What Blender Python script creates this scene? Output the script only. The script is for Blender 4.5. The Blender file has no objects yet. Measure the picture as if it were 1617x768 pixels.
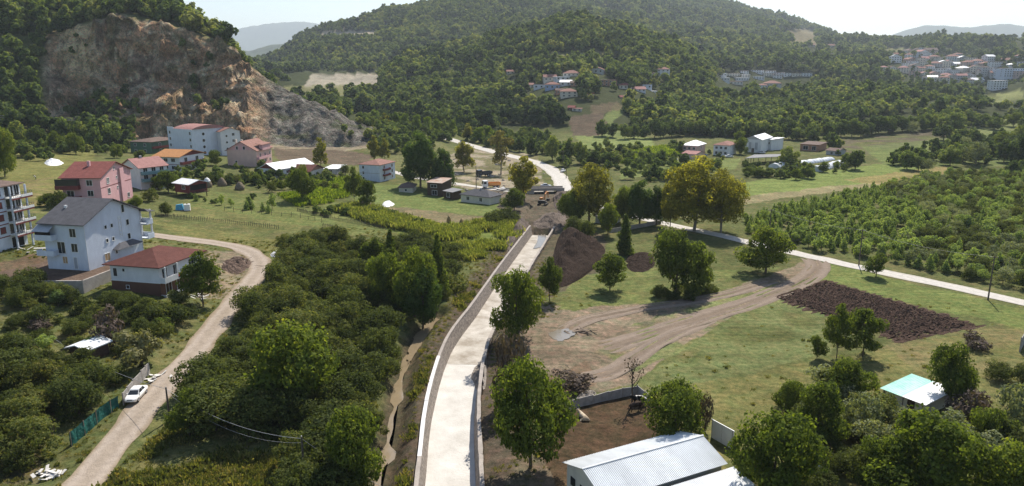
import bpy, math, random
import numpy as np
from mathutils import Vector, Matrix
R = math.radians
scene = bpy.context.scene
rng = np.random.default_rng(7)
random.seed(7)

# ------------------------------------------------------------------ camera, sky, sun, exposure
CAM_H, PITCH, FPX = 44.0, R(13.3), 1150.0
W0, H0 = 1617.0, 768.0
cam_data = bpy.data.cameras.new('camera'); cam = bpy.data.objects.new('camera', cam_data)
scene.collection.objects.link(cam); scene.camera = cam
cam.location = (0, 0, CAM_H); cam.rotation_euler = (R(90) - PITCH, 0, 0)
cam_data.sensor_width = 36.0; cam_data.lens = 36.0 * FPX / W0
cam_data.clip_start = 0.5; cam_data.clip_end = 60000

SUN_EL, SUN_AZ = R(48), R(20)          # azimuth measured from +Y towards +X
world = bpy.data.worlds.new('World'); scene.world = world; world.use_nodes = True
wn = world.node_tree.nodes; wl = world.node_tree.links
sky = wn.new('ShaderNodeTexSky'); sky.sky_type = 'NISHITA'; sky.sun_disc = False
sky.sun_elevation = SUN_EL; sky.sun_rotation = SUN_AZ
sky.altitude = 100; sky.air_density = 1.0; sky.dust_density = 0.8; sky.ozone_density = 1.0
wl.new(sky.outputs['Color'], wn['Background'].inputs['Color'])
wn['Background'].inputs['Strength'].default_value = 0.10

sd = bpy.data.lights.new('sun', 'SUN'); so = bpy.data.objects.new('sun', sd); scene.collection.objects.link(so)
sd.energy = 5.0; sd.angle = R(0.53); sd.color = (1.0, 0.925, 0.81)
sdir = Vector((math.sin(SUN_AZ) * math.cos(SUN_EL), math.cos(SUN_AZ) * math.cos(SUN_EL), math.sin(SUN_EL)))
so.rotation_euler = sdir.to_track_quat('Z', 'Y').to_euler(); so.location = (200, 500, 400)

scene.view_settings.view_transform = 'Standard'; scene.view_settings.look = 'None'
scene.view_settings.gamma = 1.0; scene.view_settings.use_curve_mapping = False
scene.view_settings.exposure = 0.58
scene.render.engine = 'CYCLES'
cy = scene.cycles
cy.use_denoising = True; cy.denoising_prefilter = 'NONE'; cy.max_bounces = 5; cy.diffuse_bounces = 2; cy.glossy_bounces = 2
cy.transmission_bounces = 3; cy.volume_bounces = 0; cy.transparent_max_bounces = 6
cy.caustics_reflective = False; cy.caustics_refractive = False

# ------------------------------------------------------------------ small helpers
C = scene.collection
_f = np.array([0, math.cos(PITCH), -math.sin(PITCH)]); _u = np.array([0, math.sin(PITCH), math.cos(PITCH)])
def project(X, Y, Z):
    d = Y * _f[1] + (Z - CAM_H) * _f[2]
    v = Y * _u[1] + (Z - CAM_H) * _u[2]
    d = np.maximum(d, 1e-3)
    return W0 / 2 + FPX * X / d, H0 / 2 - FPX * v / d
def ray(px, py):
    x = (np.asarray(px, float) - W0 / 2) / FPX; v = (H0 / 2 - np.asarray(py, float)) / FPX
    return x, _f[1] + v * _u[1], _f[2] + v * _u[2]

def _hash(i, j, s):
    n = (i * 374761393 + j * 668265263 + s * 2147483647 + 1013904223) & 0xffffffff
    n = ((n ^ (n >> 13)) * 1274126177) & 0xffffffff
    return ((n ^ (n >> 16)) & 0xffff) / 65535.0
def vnoise(x, y, s=0):
    x = np.asarray(x, float); y = np.asarray(y, float)
    i = np.floor(x).astype(np.int64); j = np.floor(y).astype(np.int64)
    fx = x - i; fy = y - j
    fx = fx * fx * fx * (fx * (fx * 6 - 15) + 10); fy = fy * fy * fy * (fy * (fy * 6 - 15) + 10)
    a = _hash(i, j, s); b = _hash(i + 1, j, s); c = _hash(i, j + 1, s); d = _hash(i + 1, j + 1, s)
    return (a * (1 - fx) + b * fx) * (1 - fy) + (c * (1 - fx) + d * fx) * fy
def fbm(x, y, s=0, o=4, g=0.5):
    t = 0; a = 1; n = 0
    for k in range(o):
        t = t + a * vnoise(x * 2 ** k + 17.3 * k, y * 2 ** k - 9.1 * k, s + k); n += a; a *= g
    return t / n
def sstep(a, b, x):
    t = np.clip((x - a) / (b - a), 0, 1); return t * t * (3 - 2 * t)
def inpoly(px, py, poly):
    px = np.asarray(px, float); py = np.asarray(py, float)
    ins = np.zeros(px.shape, bool); n = len(poly)
    for k in range(n):
        x1, y1 = poly[k]; x2, y2 = poly[(k + 1) % n]
        c = ((y1 > py) != (y2 > py))
        ins ^= c & (px < (x2 - x1) * (py - y1) / ((y2 - y1) if y2 != y1 else 1e-9) + x1)
    return ins
def segdist(px, py, pts):
    """distance to a polyline, and the signed side / arc parameter of the nearest point"""
    px = np.asarray(px, float); py = np.asarray(py, float)
    best = np.full(px.shape, 1e9)
    for (x1, y1), (x2, y2) in zip(pts[:-1], pts[1:]):
        dx, dy = x2 - x1, y2 - y1; L = dx * dx + dy * dy + 1e-12
        t = np.clip(((px - x1) * dx + (py - y1) * dy) / L, 0, 1)
        best = np.minimum(best, np.hypot(px - x1 - t * dx, py - y1 - t * dy))
    return best

def new_mesh(name, verts, faces, smooth=False):
    me = bpy.data.meshes.new(name)
    verts = np.asarray(verts, np.float32); faces = np.asarray(faces)
    me.vertices.add(len(verts)); me.vertices.foreach_set('co', verts.ravel())
    k = faces.shape[1]
    me.loops.add(faces.size); me.loops.foreach_set('vertex_index', faces.ravel().astype(np.int32))
    me.polygons.add(len(faces)); me.polygons.foreach_set('loop_start', np.arange(0, faces.size, k, dtype=np.int32))
    me.polygons.foreach_set('loop_total', np.full(len(faces), k, np.int32))
    me.update(calc_edges=True)
    me.polygons.foreach_set('use_smooth', np.full(len(faces), smooth, bool))
    return me
def obj(name, me, mat=None, parent=None, loc=None, rot=None):
    o = bpy.data.objects.new(name, me); C.objects.link(o)
    if mat is not None and me is not None and not me.materials: me.materials.append(mat)
    if parent is not None: o.parent = parent
    if loc is not None: o.location = loc
    if rot is not None: o.rotation_euler = rot if not isinstance(rot, (int, float)) else (0, 0, rot)
    return o
def tag(o, label, cat, group=None):
    o['label'] = label; o['category'] = cat
    if group: o['group'] = group
    return o
def thing(name, label, cat, loc=(0, 0, 0), rz=0.0, group=None):
    o = bpy.data.objects.new(name, None); C.objects.link(o); o.empty_display_size = 0.3
    o.location = loc; o.rotation_euler = (0, 0, rz)
    return tag(o, label, cat, group)
def structure(o): o['kind'] = 'structure'; return o
def stuff(o, label=None, cat=None):
    o['kind'] = 'stuff'
    if label: o['label'] = label; o['category'] = cat
    return o

class MB:
    """collects boxes, prisms and tubes into one mesh"""
    def __init__(s): s.v = []; s.f = []
    def poly(s, pts):
        n = len(s.v); s.v += [tuple(p) for p in pts]; s.f.append(tuple(range(n, n + len(pts)))); return s
    def box(s, x0, x1, y0, y1, z0, z1):
        n = len(s.v)
        s.v += [(x0, y0, z0), (x1, y0, z0), (x1, y1, z0), (x0, y1, z0), (x0, y0, z1), (x1, y0, z1), (x1, y1, z1), (x0, y1, z1)]
        s.f += [tuple(n + i for i in q) for q in ((0, 3, 2, 1), (4, 5, 6, 7), (0, 1, 5, 4), (1, 2, 6, 5), (2, 3, 7, 6), (3, 0, 4, 7))]
        return s
    def hexa(s, p):
        n = len(s.v); s.v += [tuple(q) for q in p]
        s.f += [tuple(n + i for i in q) for q in ((0, 3, 2, 1), (4, 5, 6, 7), (0, 1, 5, 4), (1, 2, 6, 5), (2, 3, 7, 6), (3, 0, 4, 7))]
        return s
    def tube(s, pts, rad, n=7, cap=True):
        pts = [Vector(p) for p in pts]
        if not hasattr(rad, '__len__'): rad = [rad] * len(pts)
        rings = []
        for i, p in enumerate(pts):
            t = (pts[min(i + 1, len(pts) - 1)] - pts[max(i - 1, 0)]); t = t.normalized() if t.length > 1e-6 else Vector((0, 0, 1))
            a = t.orthogonal().normalized() if abs(t.z) < 0.95 else Vector((1, 0, 0)).cross(t).normalized()
            b = t.cross(a).normalized(); st = len(s.v); rings.append(st)
            for k in range(n):
                q = 2 * math.pi * k / n; s.v.append(tuple(p + (a * math.cos(q) + b * math.sin(q)) * rad[i]))
        for r0, r1 in zip(rings[:-1], rings[1:]):
            for k in range(n): s.f.append((r0 + k, r0 + (k + 1) % n, r1 + (k + 1) % n, r1 + k))
        if cap:
            s.f.append(tuple(rings[0] + k for k in range(n))[::-1]); s.f.append(tuple(rings[-1] + k for k in range(n)))
        return s
    def lathe(s, prof, n=14, c=(0, 0)):
        st = len(s.v)
        for r, z in prof:
            for k in range(n):
                q = 2 * math.pi * k / n; s.v.append((c[0] + r * math.cos(q), c[1] + r * math.sin(q), z))
        for i in range(len(prof) - 1):
            for k in range(n): s.f.append((st + i * n + k, st + i * n + (k + 1) % n, st + (i + 1) * n + (k + 1) % n, st + (i + 1) * n + k))
        s.f.append(tuple(st + k for k in range(n))[::-1]); s.f.append(tuple(st + (len(prof) - 1) * n + k for k in range(n)))
        return s
    def mesh(s, name, smooth=False):
        me = bpy.data.meshes.new(name); me.from_pydata(s.v, [], s.f); me.update()
        if smooth: me.polygons.foreach_set('use_smooth', np.full(len(me.polygons), True))
        return me
    def build(s, name, mat, parent=None, loc=None, rot=None, smooth=False):
        return obj(name, s.mesh(name, smooth), mat, parent, loc, rot)

# ------------------------------------------------------------------ materials
def nd(nt, t, **kw):
    n = nt.nodes.new(t)
    for k, v in kw.items(): setattr(n, k, v)
    return n
def mat(name, col, rough=0.85, var=0.18, scale=1.5, bump=0.0, bscale=6.0, spec=0.3, metal=0.0, col2=None, stretch=None, coords='Object'):
    m = bpy.data.materials.new(name); m.use_nodes = True; nt = m.node_tree
    b = nt.nodes['Principled BSDF']; b.inputs['Roughness'].default_value = rough
    b.inputs['Specular IOR Level'].default_value = spec if rough < .78 else min(spec, .04); b.inputs['Metallic'].default_value = metal
    tc = nd(nt, 'ShaderNodeTexCoord'); src = tc.outputs[coords]
    if stretch:
        mp = nd(nt, 'ShaderNodeMapping'); mp.inputs['Scale'].default_value = stretch
        nt.links.new(src, mp.inputs['Vector']); src = mp.outputs['Vector']
    n = nd(nt, 'ShaderNodeTexNoise'); n.inputs['Scale'].default_value = scale; n.inputs['Detail'].default_value = 6; n.inputs['Roughness'].default_value = 0.65
    nt.links.new(src, n.inputs['Vector'])
    rp = nd(nt, 'ShaderNodeValToRGB'); rp.color_ramp.elements[0].position = 0.3; rp.color_ramp.elements[1].position = 0.7
    lo = col2 if col2 else tuple(c * (1 - var) for c in col); hi = col if col2 else tuple(min(1, c * (1 + var)) for c in col)
    rp.color_ramp.elements[0].color = (*lo, 1); rp.color_ramp.elements[1].color = (*hi, 1)
    nt.links.new(n.outputs['Fac'], rp.inputs['Fac']); nt.links.new(rp.outputs['Color'], b.inputs['Base Color'])
    if bump:
        n2 = nd(nt, 'ShaderNodeTexNoise'); n2.inputs['Scale'].default_value = bscale; n2.inputs['Detail'].default_value = 5
        nt.links.new(src, n2.inputs['Vector'])
        bp = nd(nt, 'ShaderNodeBump'); bp.inputs['Strength'].default_value = bump; bp.inputs['Distance'].default_value = 0.3
        nt.links.new(n2.outputs['Fac'], bp.inputs['Height']); nt.links.new(bp.outputs['Normal'], b.inputs['Normal'])
    return m
def leafmat(name, dark, light, trans=0.35, objvar=0.35, hue=None, tcol=None):
    """leaf colour runs between two leaf tones by leaf and by plant; thin leaves let light through"""
    m = bpy.data.materials.new(name); m.use_nodes = True; nt = m.node_tree; L = nt.links
    nt.nodes.remove(nt.nodes['Principled BSDF']); out = nt.nodes['Material Output']
    at = nd(nt, 'ShaderNodeAttribute', attribute_name='tint'); oi = nd(nt, 'ShaderNodeObjectInfo')
    mm = nd(nt, 'ShaderNodeMath', operation='MULTIPLY_ADD'); L.new(oi.outputs['Random'], mm.inputs[0]); mm.inputs[1].default_value = objvar; mm.inputs[2].default_value = -objvar / 2
    ad = nd(nt, 'ShaderNodeMath', operation='ADD', use_clamp=True); L.new(at.outputs['Fac'], ad.inputs[0]); L.new(mm.outputs[0], ad.inputs[1])
    rp = nd(nt, 'ShaderNodeValToRGB'); e = rp.color_ramp.elements
    e[0].position = 0.0; e[0].color = (*dark, 1); e[1].position = 0.78; e[1].color = (*light, 1)
    if hue: q = e.new(1.0); q.color = (*hue, 1)
    L.new(ad.outputs[0], rp.inputs['Fac'])
    df = nd(nt, 'ShaderNodeBsdfPrincipled'); df.inputs['Roughness'].default_value = 0.75; df.inputs['Specular IOR Level'].default_value = 0.04
    L.new(rp.outputs['Color'], df.inputs['Base Color'])
    tr = nd(nt, 'ShaderNodeBsdfTranslucent')
    mx = nd(nt, 'ShaderNodeMix', data_type='RGBA', blend_type='MULTIPLY'); mx.inputs['Factor'].default_value = 1.0
    L.new(rp.outputs['Color'], mx.inputs['A']); mx.inputs['B'].default_value = (*(tcol or (1.9, 1.85, 0.65)), 1)
    L.new(mx.outputs['Result'], tr.inputs['Color'])
    ms = nd(nt, 'ShaderNodeMixShader'); ms.inputs['Fac'].default_value = trans
    L.new(df.outputs[0], ms.inputs[1]); L.new(tr.outputs[0], ms.inputs[2]); L.new(ms.outputs[0], out.inputs['Surface'])
    return m
# ------------------------------------------------------------------ terrain: heights by azimuth column and distance
PROF = {
 -1400: [(70,1),(120,8),(200,16),(300,30),(400,70),(520,120),(800,130),(1500,90),(3500,80)],
 -500: [(70,1),(120,8),(200,16),(300,26),(380,50),(450,90),(540,120),(800,130),(1500,90),(3500,80)],
 -200: [(80,1),(120,7),(160,10),(250,14),(340,17),(385,30),(450,80),(540,115),(800,120),(1500,90),(3500,80)],
 0: [(80,0),(110,3),(140,7),(200,9),(260,10),(340,10),(385,16),(420,45),(470,85),(540,112),(700,105),(1000,70),(1500,60),(3500,60)],
 60: [(80,0),(110,2.5),(140,6.3),(200,8.3),(260,9),(350,8.6),(392,13),(420,36),(455,66),(475,80),(540,106),(700,100),(1000,66),(1500,60),(3500,60)],
 120: [(80,0),(110,2),(140,5.5),(200,7.5),(260,8),(360,7),(400,8),(432,32),(440,60),(470,76),(540,103),(700,92),(1000,60),(1500,60),(3500,60)],
 200: [(80,0),(140,4.5),(200,6.5),(260,7),(340,6),(388,5),(396,8),(434,38),(446,75),(470,82),(530,92),(650,80),(900,45),(1500,60),(3500,60)],
 300: [(100,0),(140,3),(200,5),(260,5.5),(340,5.5),(388,5),(396,7),(434,36),(450,66),(490,78),(550,76),(700,50),(900,35),(1200,50),(3500,60)],
 362: [(100,0),(140,2.5),(200,4),(340,4.5),(388,5),(398,9),(430,30),(448,60),(472,62),(520,46),(650,22),(850,30),(1200,48),(3500,60)],
 384: [(100,0),(140,2.3),(200,3.9),(340,4.3),(390,5),(400,9),(450,49),(480,45),(530,34),(650,20),(850,28),(1200,49),(3500,60)],
 430: [(100,0),(140,2),(200,3.5),(340,4),(397,5),(408,8),(450,37),(500,24),(600,15),(800,25),(1000,33),(1300,40),(1700,66),(1900,70),(3500,60)],
 480: [(100,0),(140,1.5),(200,3),(340,3),(397,4),(440,29),(500,17),(600,14),(800,24),(1000,33),(1250,50),(1700,104),(1900,108),(3500,60)],
 540: [(100,0),(140,.5),(200,2),(340,2),(400,4),(430,18),(480,11),(600,12),(800,22),(980,33),(1200,50),(1700,137),(2000,140),(3500,60)],
 600: [(140,0),(200,1),(340,1),(420,7),(520,9),(620,10),(760,20),(860,28),(950,35),(1000,34),(1150,44),(1700,159),(2000,160),(3500,80)],
 700: [(200,0),(340,0),(440,4),(520,6),(600,10),(700,24),(850,54),(950,66),(1020,60),(1200,55),(1700,185),(2000,190),(3500,100)],
 800: [(200,0),(340,-1),(440,2),(500,4),(600,14),(700,38),(850,78),(950,93),(1050,84),(1250,80),(1700,209),(2100,230),(3500,120)],
 900: [(200,0),(340,-1),(440,1),(490,4),(560,17),(620,29),(700,42),(800,66),(950,112),(1050,104),(1300,100),(1900,200),(2800,324),(3500,260)],
 1000: [(340,-1),(440,1),(490,4),(560,15),(620,25),(700,36),(800,56),(950,91),(1050,82),(1300,85),(1900,170),(2800,351),(3500,260)],
 1080: [(340,0),(470,2),(600,10),(700,18),(800,36),(950,71),(1050,62),(1300,72),(1900,150),(2800,311),(3500,240)],
 1170: [(340,0),(470,2),(600,8),(750,14),(930,18),(1000,32),(1080,42),(1300,58),(1900,130),(2800,270),(3500,200)],
 1250: [(340,0),(470,2),(600,8),(750,14),(930,18),(1000,32),(1080,38),(1300,58),(1900,115),(2800,224),(3500,150)],
 1310: [(340,0),(470,2),(600,8),(750,13),(930,18),(1050,30),(1300,60),(1900,100),(2800,180),(3500,110)],
 1360: [(340,0),(470,2),(600,8),(750,13),(930,18),(1050,28),(1300,60),(1800,90),(2800,138),(3500,90)],
 1450: [(340,0),(470,2),(600,8),(750,14),(930,22),(1050,30),(1300,66),(1500,85),(1800,108),(2300,100),(3500,70)],
 1540: [(340,0),(470,3),(600,9),(750,16),(930,23),(1050,30),(1300,66),(1500,86),(1800,113),(2300,105),(3500,80)],
 1617: [(340,0),(470,3),(600,10),(750,18),(930,24),(1050,30),(1300,66),(1500,90),(1800,130),(2300,120),(3500,90)],
 1900: [(340,0),(470,3),(600,10),(750,18),(930,24),(1050,30),(1300,70),(1500,100),(1800,150),(2300,130),(3500,90)],
 3000: [(340,0),(470,3),(600,10),(750,18),(930,24),(1050,30),(1300,70),(1500,100),(1800,150),(2300,130),(3500,90)],
}
def _rows():
    y = 22.0; out = []
    while y < 3500:
        out.append(y)
        if y < 60: s = 0.02
        elif y < 260: s = 0.0052
        elif y < 392: s = 0.0062
        elif y < 428: s = 0.0022
        elif y < 452: s = 0.0009
        elif y < 470: s = 0.003
        elif y < 700: s = 0.010
        else: s = 0.014
        y *= 1 + s
    return np.array(out)
ROWS = _rows()
_a = np.arange(-0.80, 0.8001, 0.0026)
COLS = np.concatenate([np.linspace(-1.7, -0.80, 60)[:-1], _a, np.linspace(0.80, 1.7, 60)[1:]])
_pk = sorted(PROF); _cu = np.array([(p - W0 / 2) / FPX * math.cos(PITCH) for p in _pk])
_ly = np.log(ROWS)
_tab = np.array([np.interp(_ly, [math.log(20)] + [math.log(a) for a, b in PROF[p]], [0] + [b for a, b in PROF[p]]) for p in _pk])
def _smooth(a, ax, n, wts=None):
    for _ in range(n):
        b = np.take(a, np.clip(np.arange(a.shape[ax]) - 1, 0, None), ax); c = np.take(a, np.clip(np.arange(a.shape[ax]) + 1, None, a.shape[ax] - 1), ax)
        a = (b + 2 * a + c) / 4
    return a
HG = np.empty((len(COLS), len(ROWS)))
for r in range(len(ROWS)): HG[:, r] = np.interp(COLS, _cu, _tab[:, r])
HG = _smooth(_smooth(HG, 1, 4), 0, 24)
UG, YG = np.meshgrid(COLS, ROWS, indexing='ij'); XG = UG * YG
# roughness of the hills: spurs and gullies
_far = sstep(430, 800, YG)
HG += _far * (fbm(XG / 170, YG / 190, 3, 3) - 0.5) * np.clip(YG / 22, 0, 52)
HG += _far * (np.abs(fbm(XG / 85, YG / 150, 9, 3) - 0.5) * -1 + .1) * np.clip(YG / 22, 0, 60)
_mid = sstep(150, 300, YG) * (1 - sstep(430, 560, YG))
HG += _mid * (fbm(XG / 40, YG / 40, 5, 3) - 0.5) * 1.6
HG += (fbm(XG / 9, YG / 9, 21, 3) - 0.5) * 0.28
# quarry cliff: broken rock, gullies running down the face, ledges
PXG, PYG = project(XG, YG, HG)
_cl = sstep(390, 400, YG) * (1 - sstep(440, 460, YG))
_cm = _cl * sstep(40, 110, PXG) * (1 - sstep(580, 625, PXG))
_rough = np.where(PXG < 395, 1.0, 0.3)
gully = np.abs(fbm(XG / 13 + YG / 60, YG / 40, 31, 4) - 0.5) * 2
HG += _cm * _rough * (-(gully ** 0.8) * 13 + 4.0 + (fbm(XG / 26, YG / 17, 37, 4) - 0.5) * 18 + (fbm(XG / 5, YG / 6, 41, 4) - 0.5) * 8 + (np.abs(fbm(XG / 2.2, HG / 6, 43, 3) - .5) - .15) * 7)
_ph = HG / 13.0 + fbm(XG / 30, YG / 30, 45, 2) * 1.4
HG += _cm * _rough * (np.sin(_ph * 2 * math.pi) * 1.3)

def h_at(X, Y):
    X = np.asarray(X, float); Y = np.asarray(Y, float)
    u = np.clip(X / np.maximum(Y, 1), COLS[0] + 1e-6, COLS[-1] - 1e-6); y = np.clip(Y, ROWS[0] + 1e-6, ROWS[-1] - 1e-6)
    i = np.clip(np.searchsorted(COLS, u) - 1, 0, len(COLS) - 2); j = np.clip(np.searchsorted(ROWS, y) - 1, 0, len(ROWS) - 2)
    a = (u - COLS[i]) / (COLS[i + 1] - COLS[i]); b = (y - ROWS[j]) / (ROWS[j + 1] - ROWS[j])
    return (HG[i, j] * (1 - a) + HG[i + 1, j] * a) * (1 - b) + (HG[i, j + 1] * (1 - a) + HG[i + 1, j + 1] * a) * b
_ts = np.exp(np.linspace(math.log(24), math.log(3400), 1500))
def hit(px, py):
    """where the sight line through a photo pixel first meets the ground"""
    x, dy, dz = ray(px, py); t = _ts / dy
    X = x * t; Y = _ts; Z = CAM_H + dz * t
    below = Z < h_at(X, Y)
    k = int(np.argmax(below)) if below.any() else len(_ts) - 1
    if k > 0:
        a, b = _ts[k - 1], _ts[k]
        for _ in range(18):
            m = (a + b) / 2; tm = m / dy
            if CAM_H + dz * tm < h_at(x * tm, m): b = m
            else: a = m
        Yk = b
    else: Yk = _ts[k]
    tk = Yk / dy; Xk = float(x * tk)
    return Vector((Xk, float(Yk), float(h_at(Xk, Yk))))
def at_z(px, py, z):
    x, dy, dz = ray(px, py); t = (z - CAM_H) / dz
    return Vector((float(x * t), float(dy * t), z))
def at_y(px, py, Y):
    x, dy, dz = ray(px, py); t = Y / dy
    return Vector((float(x * t), Y, float(CAM_H + dz * t)))
def gz(x, y): return float(h_at(x, y))
def pxm(p):
    """photo pixels per metre at a point"""
    return FPX / (p[1] * _f[1] + (p[2] - CAM_H) * _f[2])

def resample(pts, step):
    pts = [Vector(p) for p in pts]
    # Catmull-Rom through the points, then even steps
    P = [2 * pts[0] - pts[1]] + pts + [2 * pts[-1] - pts[-2]]; out = []
    for i in range(1, len(P) - 2):
        for k in range(24):
            t = k / 24; a, b, c, d = P[i - 1], P[i], P[i + 1], P[i + 2]
            out.append(0.5 * ((2 * b) + (c - a) * t + (2 * a - 5 * b + 4 * c - d) * t * t + (3 * b - a - 3 * c + d) * t ** 3))
    out.append(P[-2]); res = [out[0]]; acc = 0
    for a, b in zip(out[:-1], out[1:]):
        acc += (b - a).length
        if acc >= step: res.append(b); acc = 0
    return res

# paths of the river works and roads, as ground points
CH_Z = -2.6
chan_c = resample([at_z(px, py, CH_Z) for px, py in ((706, 960), (709, 850), (711, 768), (717, 650), (739, 560), (776, 500), (812, 440), (838, 400), (857, 371))], 1.0)
chan_xy = [(p.x, p.y) for p in chan_c]
stream_xy = [(p.x, p.y) for p in (at_z(px, py, -1.6) for px, py in ((575, 850), (592, 800), (606, 740), (618, 690), (628, 625), (640, 575), (655, 540), (676, 512), (690, 500)))]
road_px = {
 'gravel_road': [(60, 860), (92, 812), (129, 768), (182, 703), (248, 620), (304, 560), (345, 508), (391, 450), (410, 424), (404, 405), (380, 392), (340, 384), (300, 379), (250, 372), (200, 366)],
 'concrete_road': [(905, 312), (960, 331), (1020, 346), (1080, 359), (1150, 375), (1220, 391), (1300, 410), (1400, 431), (1500, 452), (1617, 478), (1760, 512)],
 'valley_road': [(700, 217), (740, 229), (790, 243), (830, 252), (862, 263), (880, 276), (888, 290), (893, 302)],
 'site_road': [(600, 265), (650, 279), (700, 287), (760, 296), (820, 303), (880, 303)],
}
ROADW = {'gravel_road': 4.5, 'concrete_road': 4.6, 'valley_road': 7.5, 'site_road': 4.0}
ROADS = {k: resample([hit(*q) for q in v], 1.5) for k, v in road_px.items()}
# level the ground across the roads, dig the channel and the old stream bed
for k, path in ROADS.items():
    xy = [(p.x, p.y) for p in path]; w = ROADW[k] / 2
    x0, x1 = min(p[0] for p in xy) - 9, max(p[0] for p in xy) + 9; y0, y1 = min(p[1] for p in xy) - 9, max(p[1] for p in xy) + 9
    m = (XG > x0) & (XG < x1) & (YG > y0) & (YG < y1)
    zs = np.array([gz(p.x, p.y) for p in path]); zs = np.convolve(np.pad(zs, 6, 'edge'), np.ones(13) / 13, 'valid')
    for p, z in zip(path, zs): p.z = z
    P = np.array(xy); gx, gy = XG[m], YG[m]; best = np.full(gx.shape, 1e9); bz = np.zeros(gx.shape)
    for (qx, qy), z in zip(xy, zs):
        d = np.hypot(gx - qx, gy - qy); c = d < best; best[c] = d[c]; bz[c] = z
    f = 1 - sstep(w + 0.3, w + 4.5, best)
    hv = HG[m]; HG[m] = hv * (1 - f) + (bz - 0.07) * f
dch = segdist(XG, YG, chan_xy)
f = 1 - sstep(3.5, 4.1, dch); HG = HG * (1 - f) + (CH_Z - 0.35) * f
fl = (1 - sstep(4.1, 7.0, dch)) * (dch > 3.8); HG = HG * (1 - fl) + (fl * -0.25)
dst = segdist(XG, YG, stream_xy)
f = (1 - sstep(.6, 3.4, dst)) * (dch > 4.6); HG = HG * (1 - f) + (-1.95) * f
# the cut at the head of the channel, where the excavator works
_ex = [(845, 372), (870, 372), (905, 345), (890, 312), (838, 318), (825, 350)]
PXG, PYG = project(XG, YG, HG)
_m = inpoly(PXG, PYG, _ex) & (YG < 400)
HG[_m] += (-1.2 + (fbm(XG[_m] / 3, YG[_m] / 3, 61, 3) - 0.5) * 1.6)
PXG, PYG = project(XG, YG, HG)

# ------------------------------------------------------------------ ground colours by land use (surface colour only)
jx = (fbm(XG / 6, YG / 6, 71, 3) - 0.5) * np.clip(2200 / YG, 3, 26); jy = (fbm(XG / 6, YG / 6, 79, 3) - 0.5) * np.clip(1500 / YG, 2, 16)
QX, QY = PXG + jx, PYG + jy
GRASS, GRASS2, DRY, SOIL, DARKSOIL, MUD, PALE = (.108, .124, .048), (.145, .19, .05), (.19, .165, .085), (.15, .115, .085), (.065, .05, .042), (.215, .172, .138), (.34, .31, .27)
COLR = np.empty((*HG.shape, 3))
n1 = fbm(XG / 14, YG / 14, 81, 4)[..., None]; n2 = fbm(XG / 4, YG / 4, 85, 3)[..., None]
COLR[:] = np.array(GRASS) * (0.75 + 0.5 * n1); COLR[:] = COLR * (1 - sstep(.5, .75, n2) * .45) + np.array(DRY) * sstep(.5, .75, n2) * .45
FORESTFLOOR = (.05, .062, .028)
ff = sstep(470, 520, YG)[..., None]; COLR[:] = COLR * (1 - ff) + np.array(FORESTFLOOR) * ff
def paint(poly, col, amt=1.0, spotty=None, near=0, far=9999):
    m = inpoly(QX, QY, poly) & (YG > near) & (YG < far)
    a = np.full(m.sum(), amt)
    if spotty is not None:
        s, lo, hi, seed = spotty; a = amt * sstep(lo, hi, fbm(XG[m] / s, YG[m] / s, seed, 4))
    COLR[m] = COLR[m] * (1 - a[:, None]) + np.array(col) * (0.82 + 0.36 * n2[m]) * a[:, None]
# meadows and fields
paint([(0, 205), (60, 215), (150, 240), (150, 300), (60, 330), (0, 300)], (.17, .17, .06), .8)
paint([(20, 285), (95, 280), (95, 335), (30, 340)], (.2, .165, .085), .7, (5, .4, .6, 91))
paint([(230, 345), (470, 385), (430, 410), (300, 380)], (.16, .16, .06), .8)
paint([(240, 325), (300, 320), (480, 345), (470, 372), (330, 352)], (.15, .155, .06), .7)
paint([(300, 300), (560, 320), (640, 345), (700, 360), (560, 372), (440, 350), (300, 325)], (.135, .16, .055), .8)
paint([(540, 300), (600, 290), (640, 292), (800, 325), (795, 340), (760, 342), (640, 330), (560, 318)], (.14, .18, .06), .9)
paint([(600, 332), (640, 328), (765, 345), (760, 356), (700, 355), (620, 345)], (.2, .165, .11), .85)
paint([(590, 345), (700, 352), (800, 350), (815, 380), (760, 400), (690, 385), (600, 360)], (.16, .2, .05), .8)
paint([(1165, 290), (1300, 270), (1400, 258), (1470, 266), (1480, 275), (1300, 300), (1165, 312)], (.165, .215, .065), .95, None, 150, 520)
paint([(1160, 312), (1300, 296), (1420, 284), (1400, 294), (1250, 312), (1150, 328)], (.26, .225, .14), .85, None, 150, 520)
paint([(1330, 284), (1500, 262), (1490, 278), (1380, 290)], (.25, .2, .09), .8, None, 150, 520)
paint([(905, 212), (1030, 218), (1035, 235), (920, 236)], (.19, .235, .085), .95)
paint([(985, 262), (1060, 255), (1170, 250), (1160, 268), (1060, 275), (980, 282)], (.16, .2, .07), .9)
paint([(965, 195), (990, 175), (975, 160), (950, 190), (955, 215), (985, 215)], (.15, .19, .07), .9)
paint([(895, 185), (950, 178), (962, 200), (945, 216), (905, 214)], (.105, .08, .065), .95)
paint([(930, 168), (975, 160), (985, 172), (940, 182)], (.13, .1, .075), .8)
paint([(1380, 215), (1520, 198), (1500, 225), (1390, 246), (1330, 240), (1310, 222)], (.12, .1, .08), .85, (12, .35, .6, 95))
paint([(1370, 243), (1480, 225), (1490, 240), (1400, 258)], (.17, .21, .07), .9)
paint([(1540, 155), (1617, 142), (1617, 158), (1560, 168)], (.2, .22, .09), .9)
paint([(1535, 200), (1617, 180), (1617, 205), (1550, 212)], (.18, .21, .085), .8)
paint([(1360, 232), (1617, 205), (1617, 262), (1400, 262)], (.13, .17, .06), .7)
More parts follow.
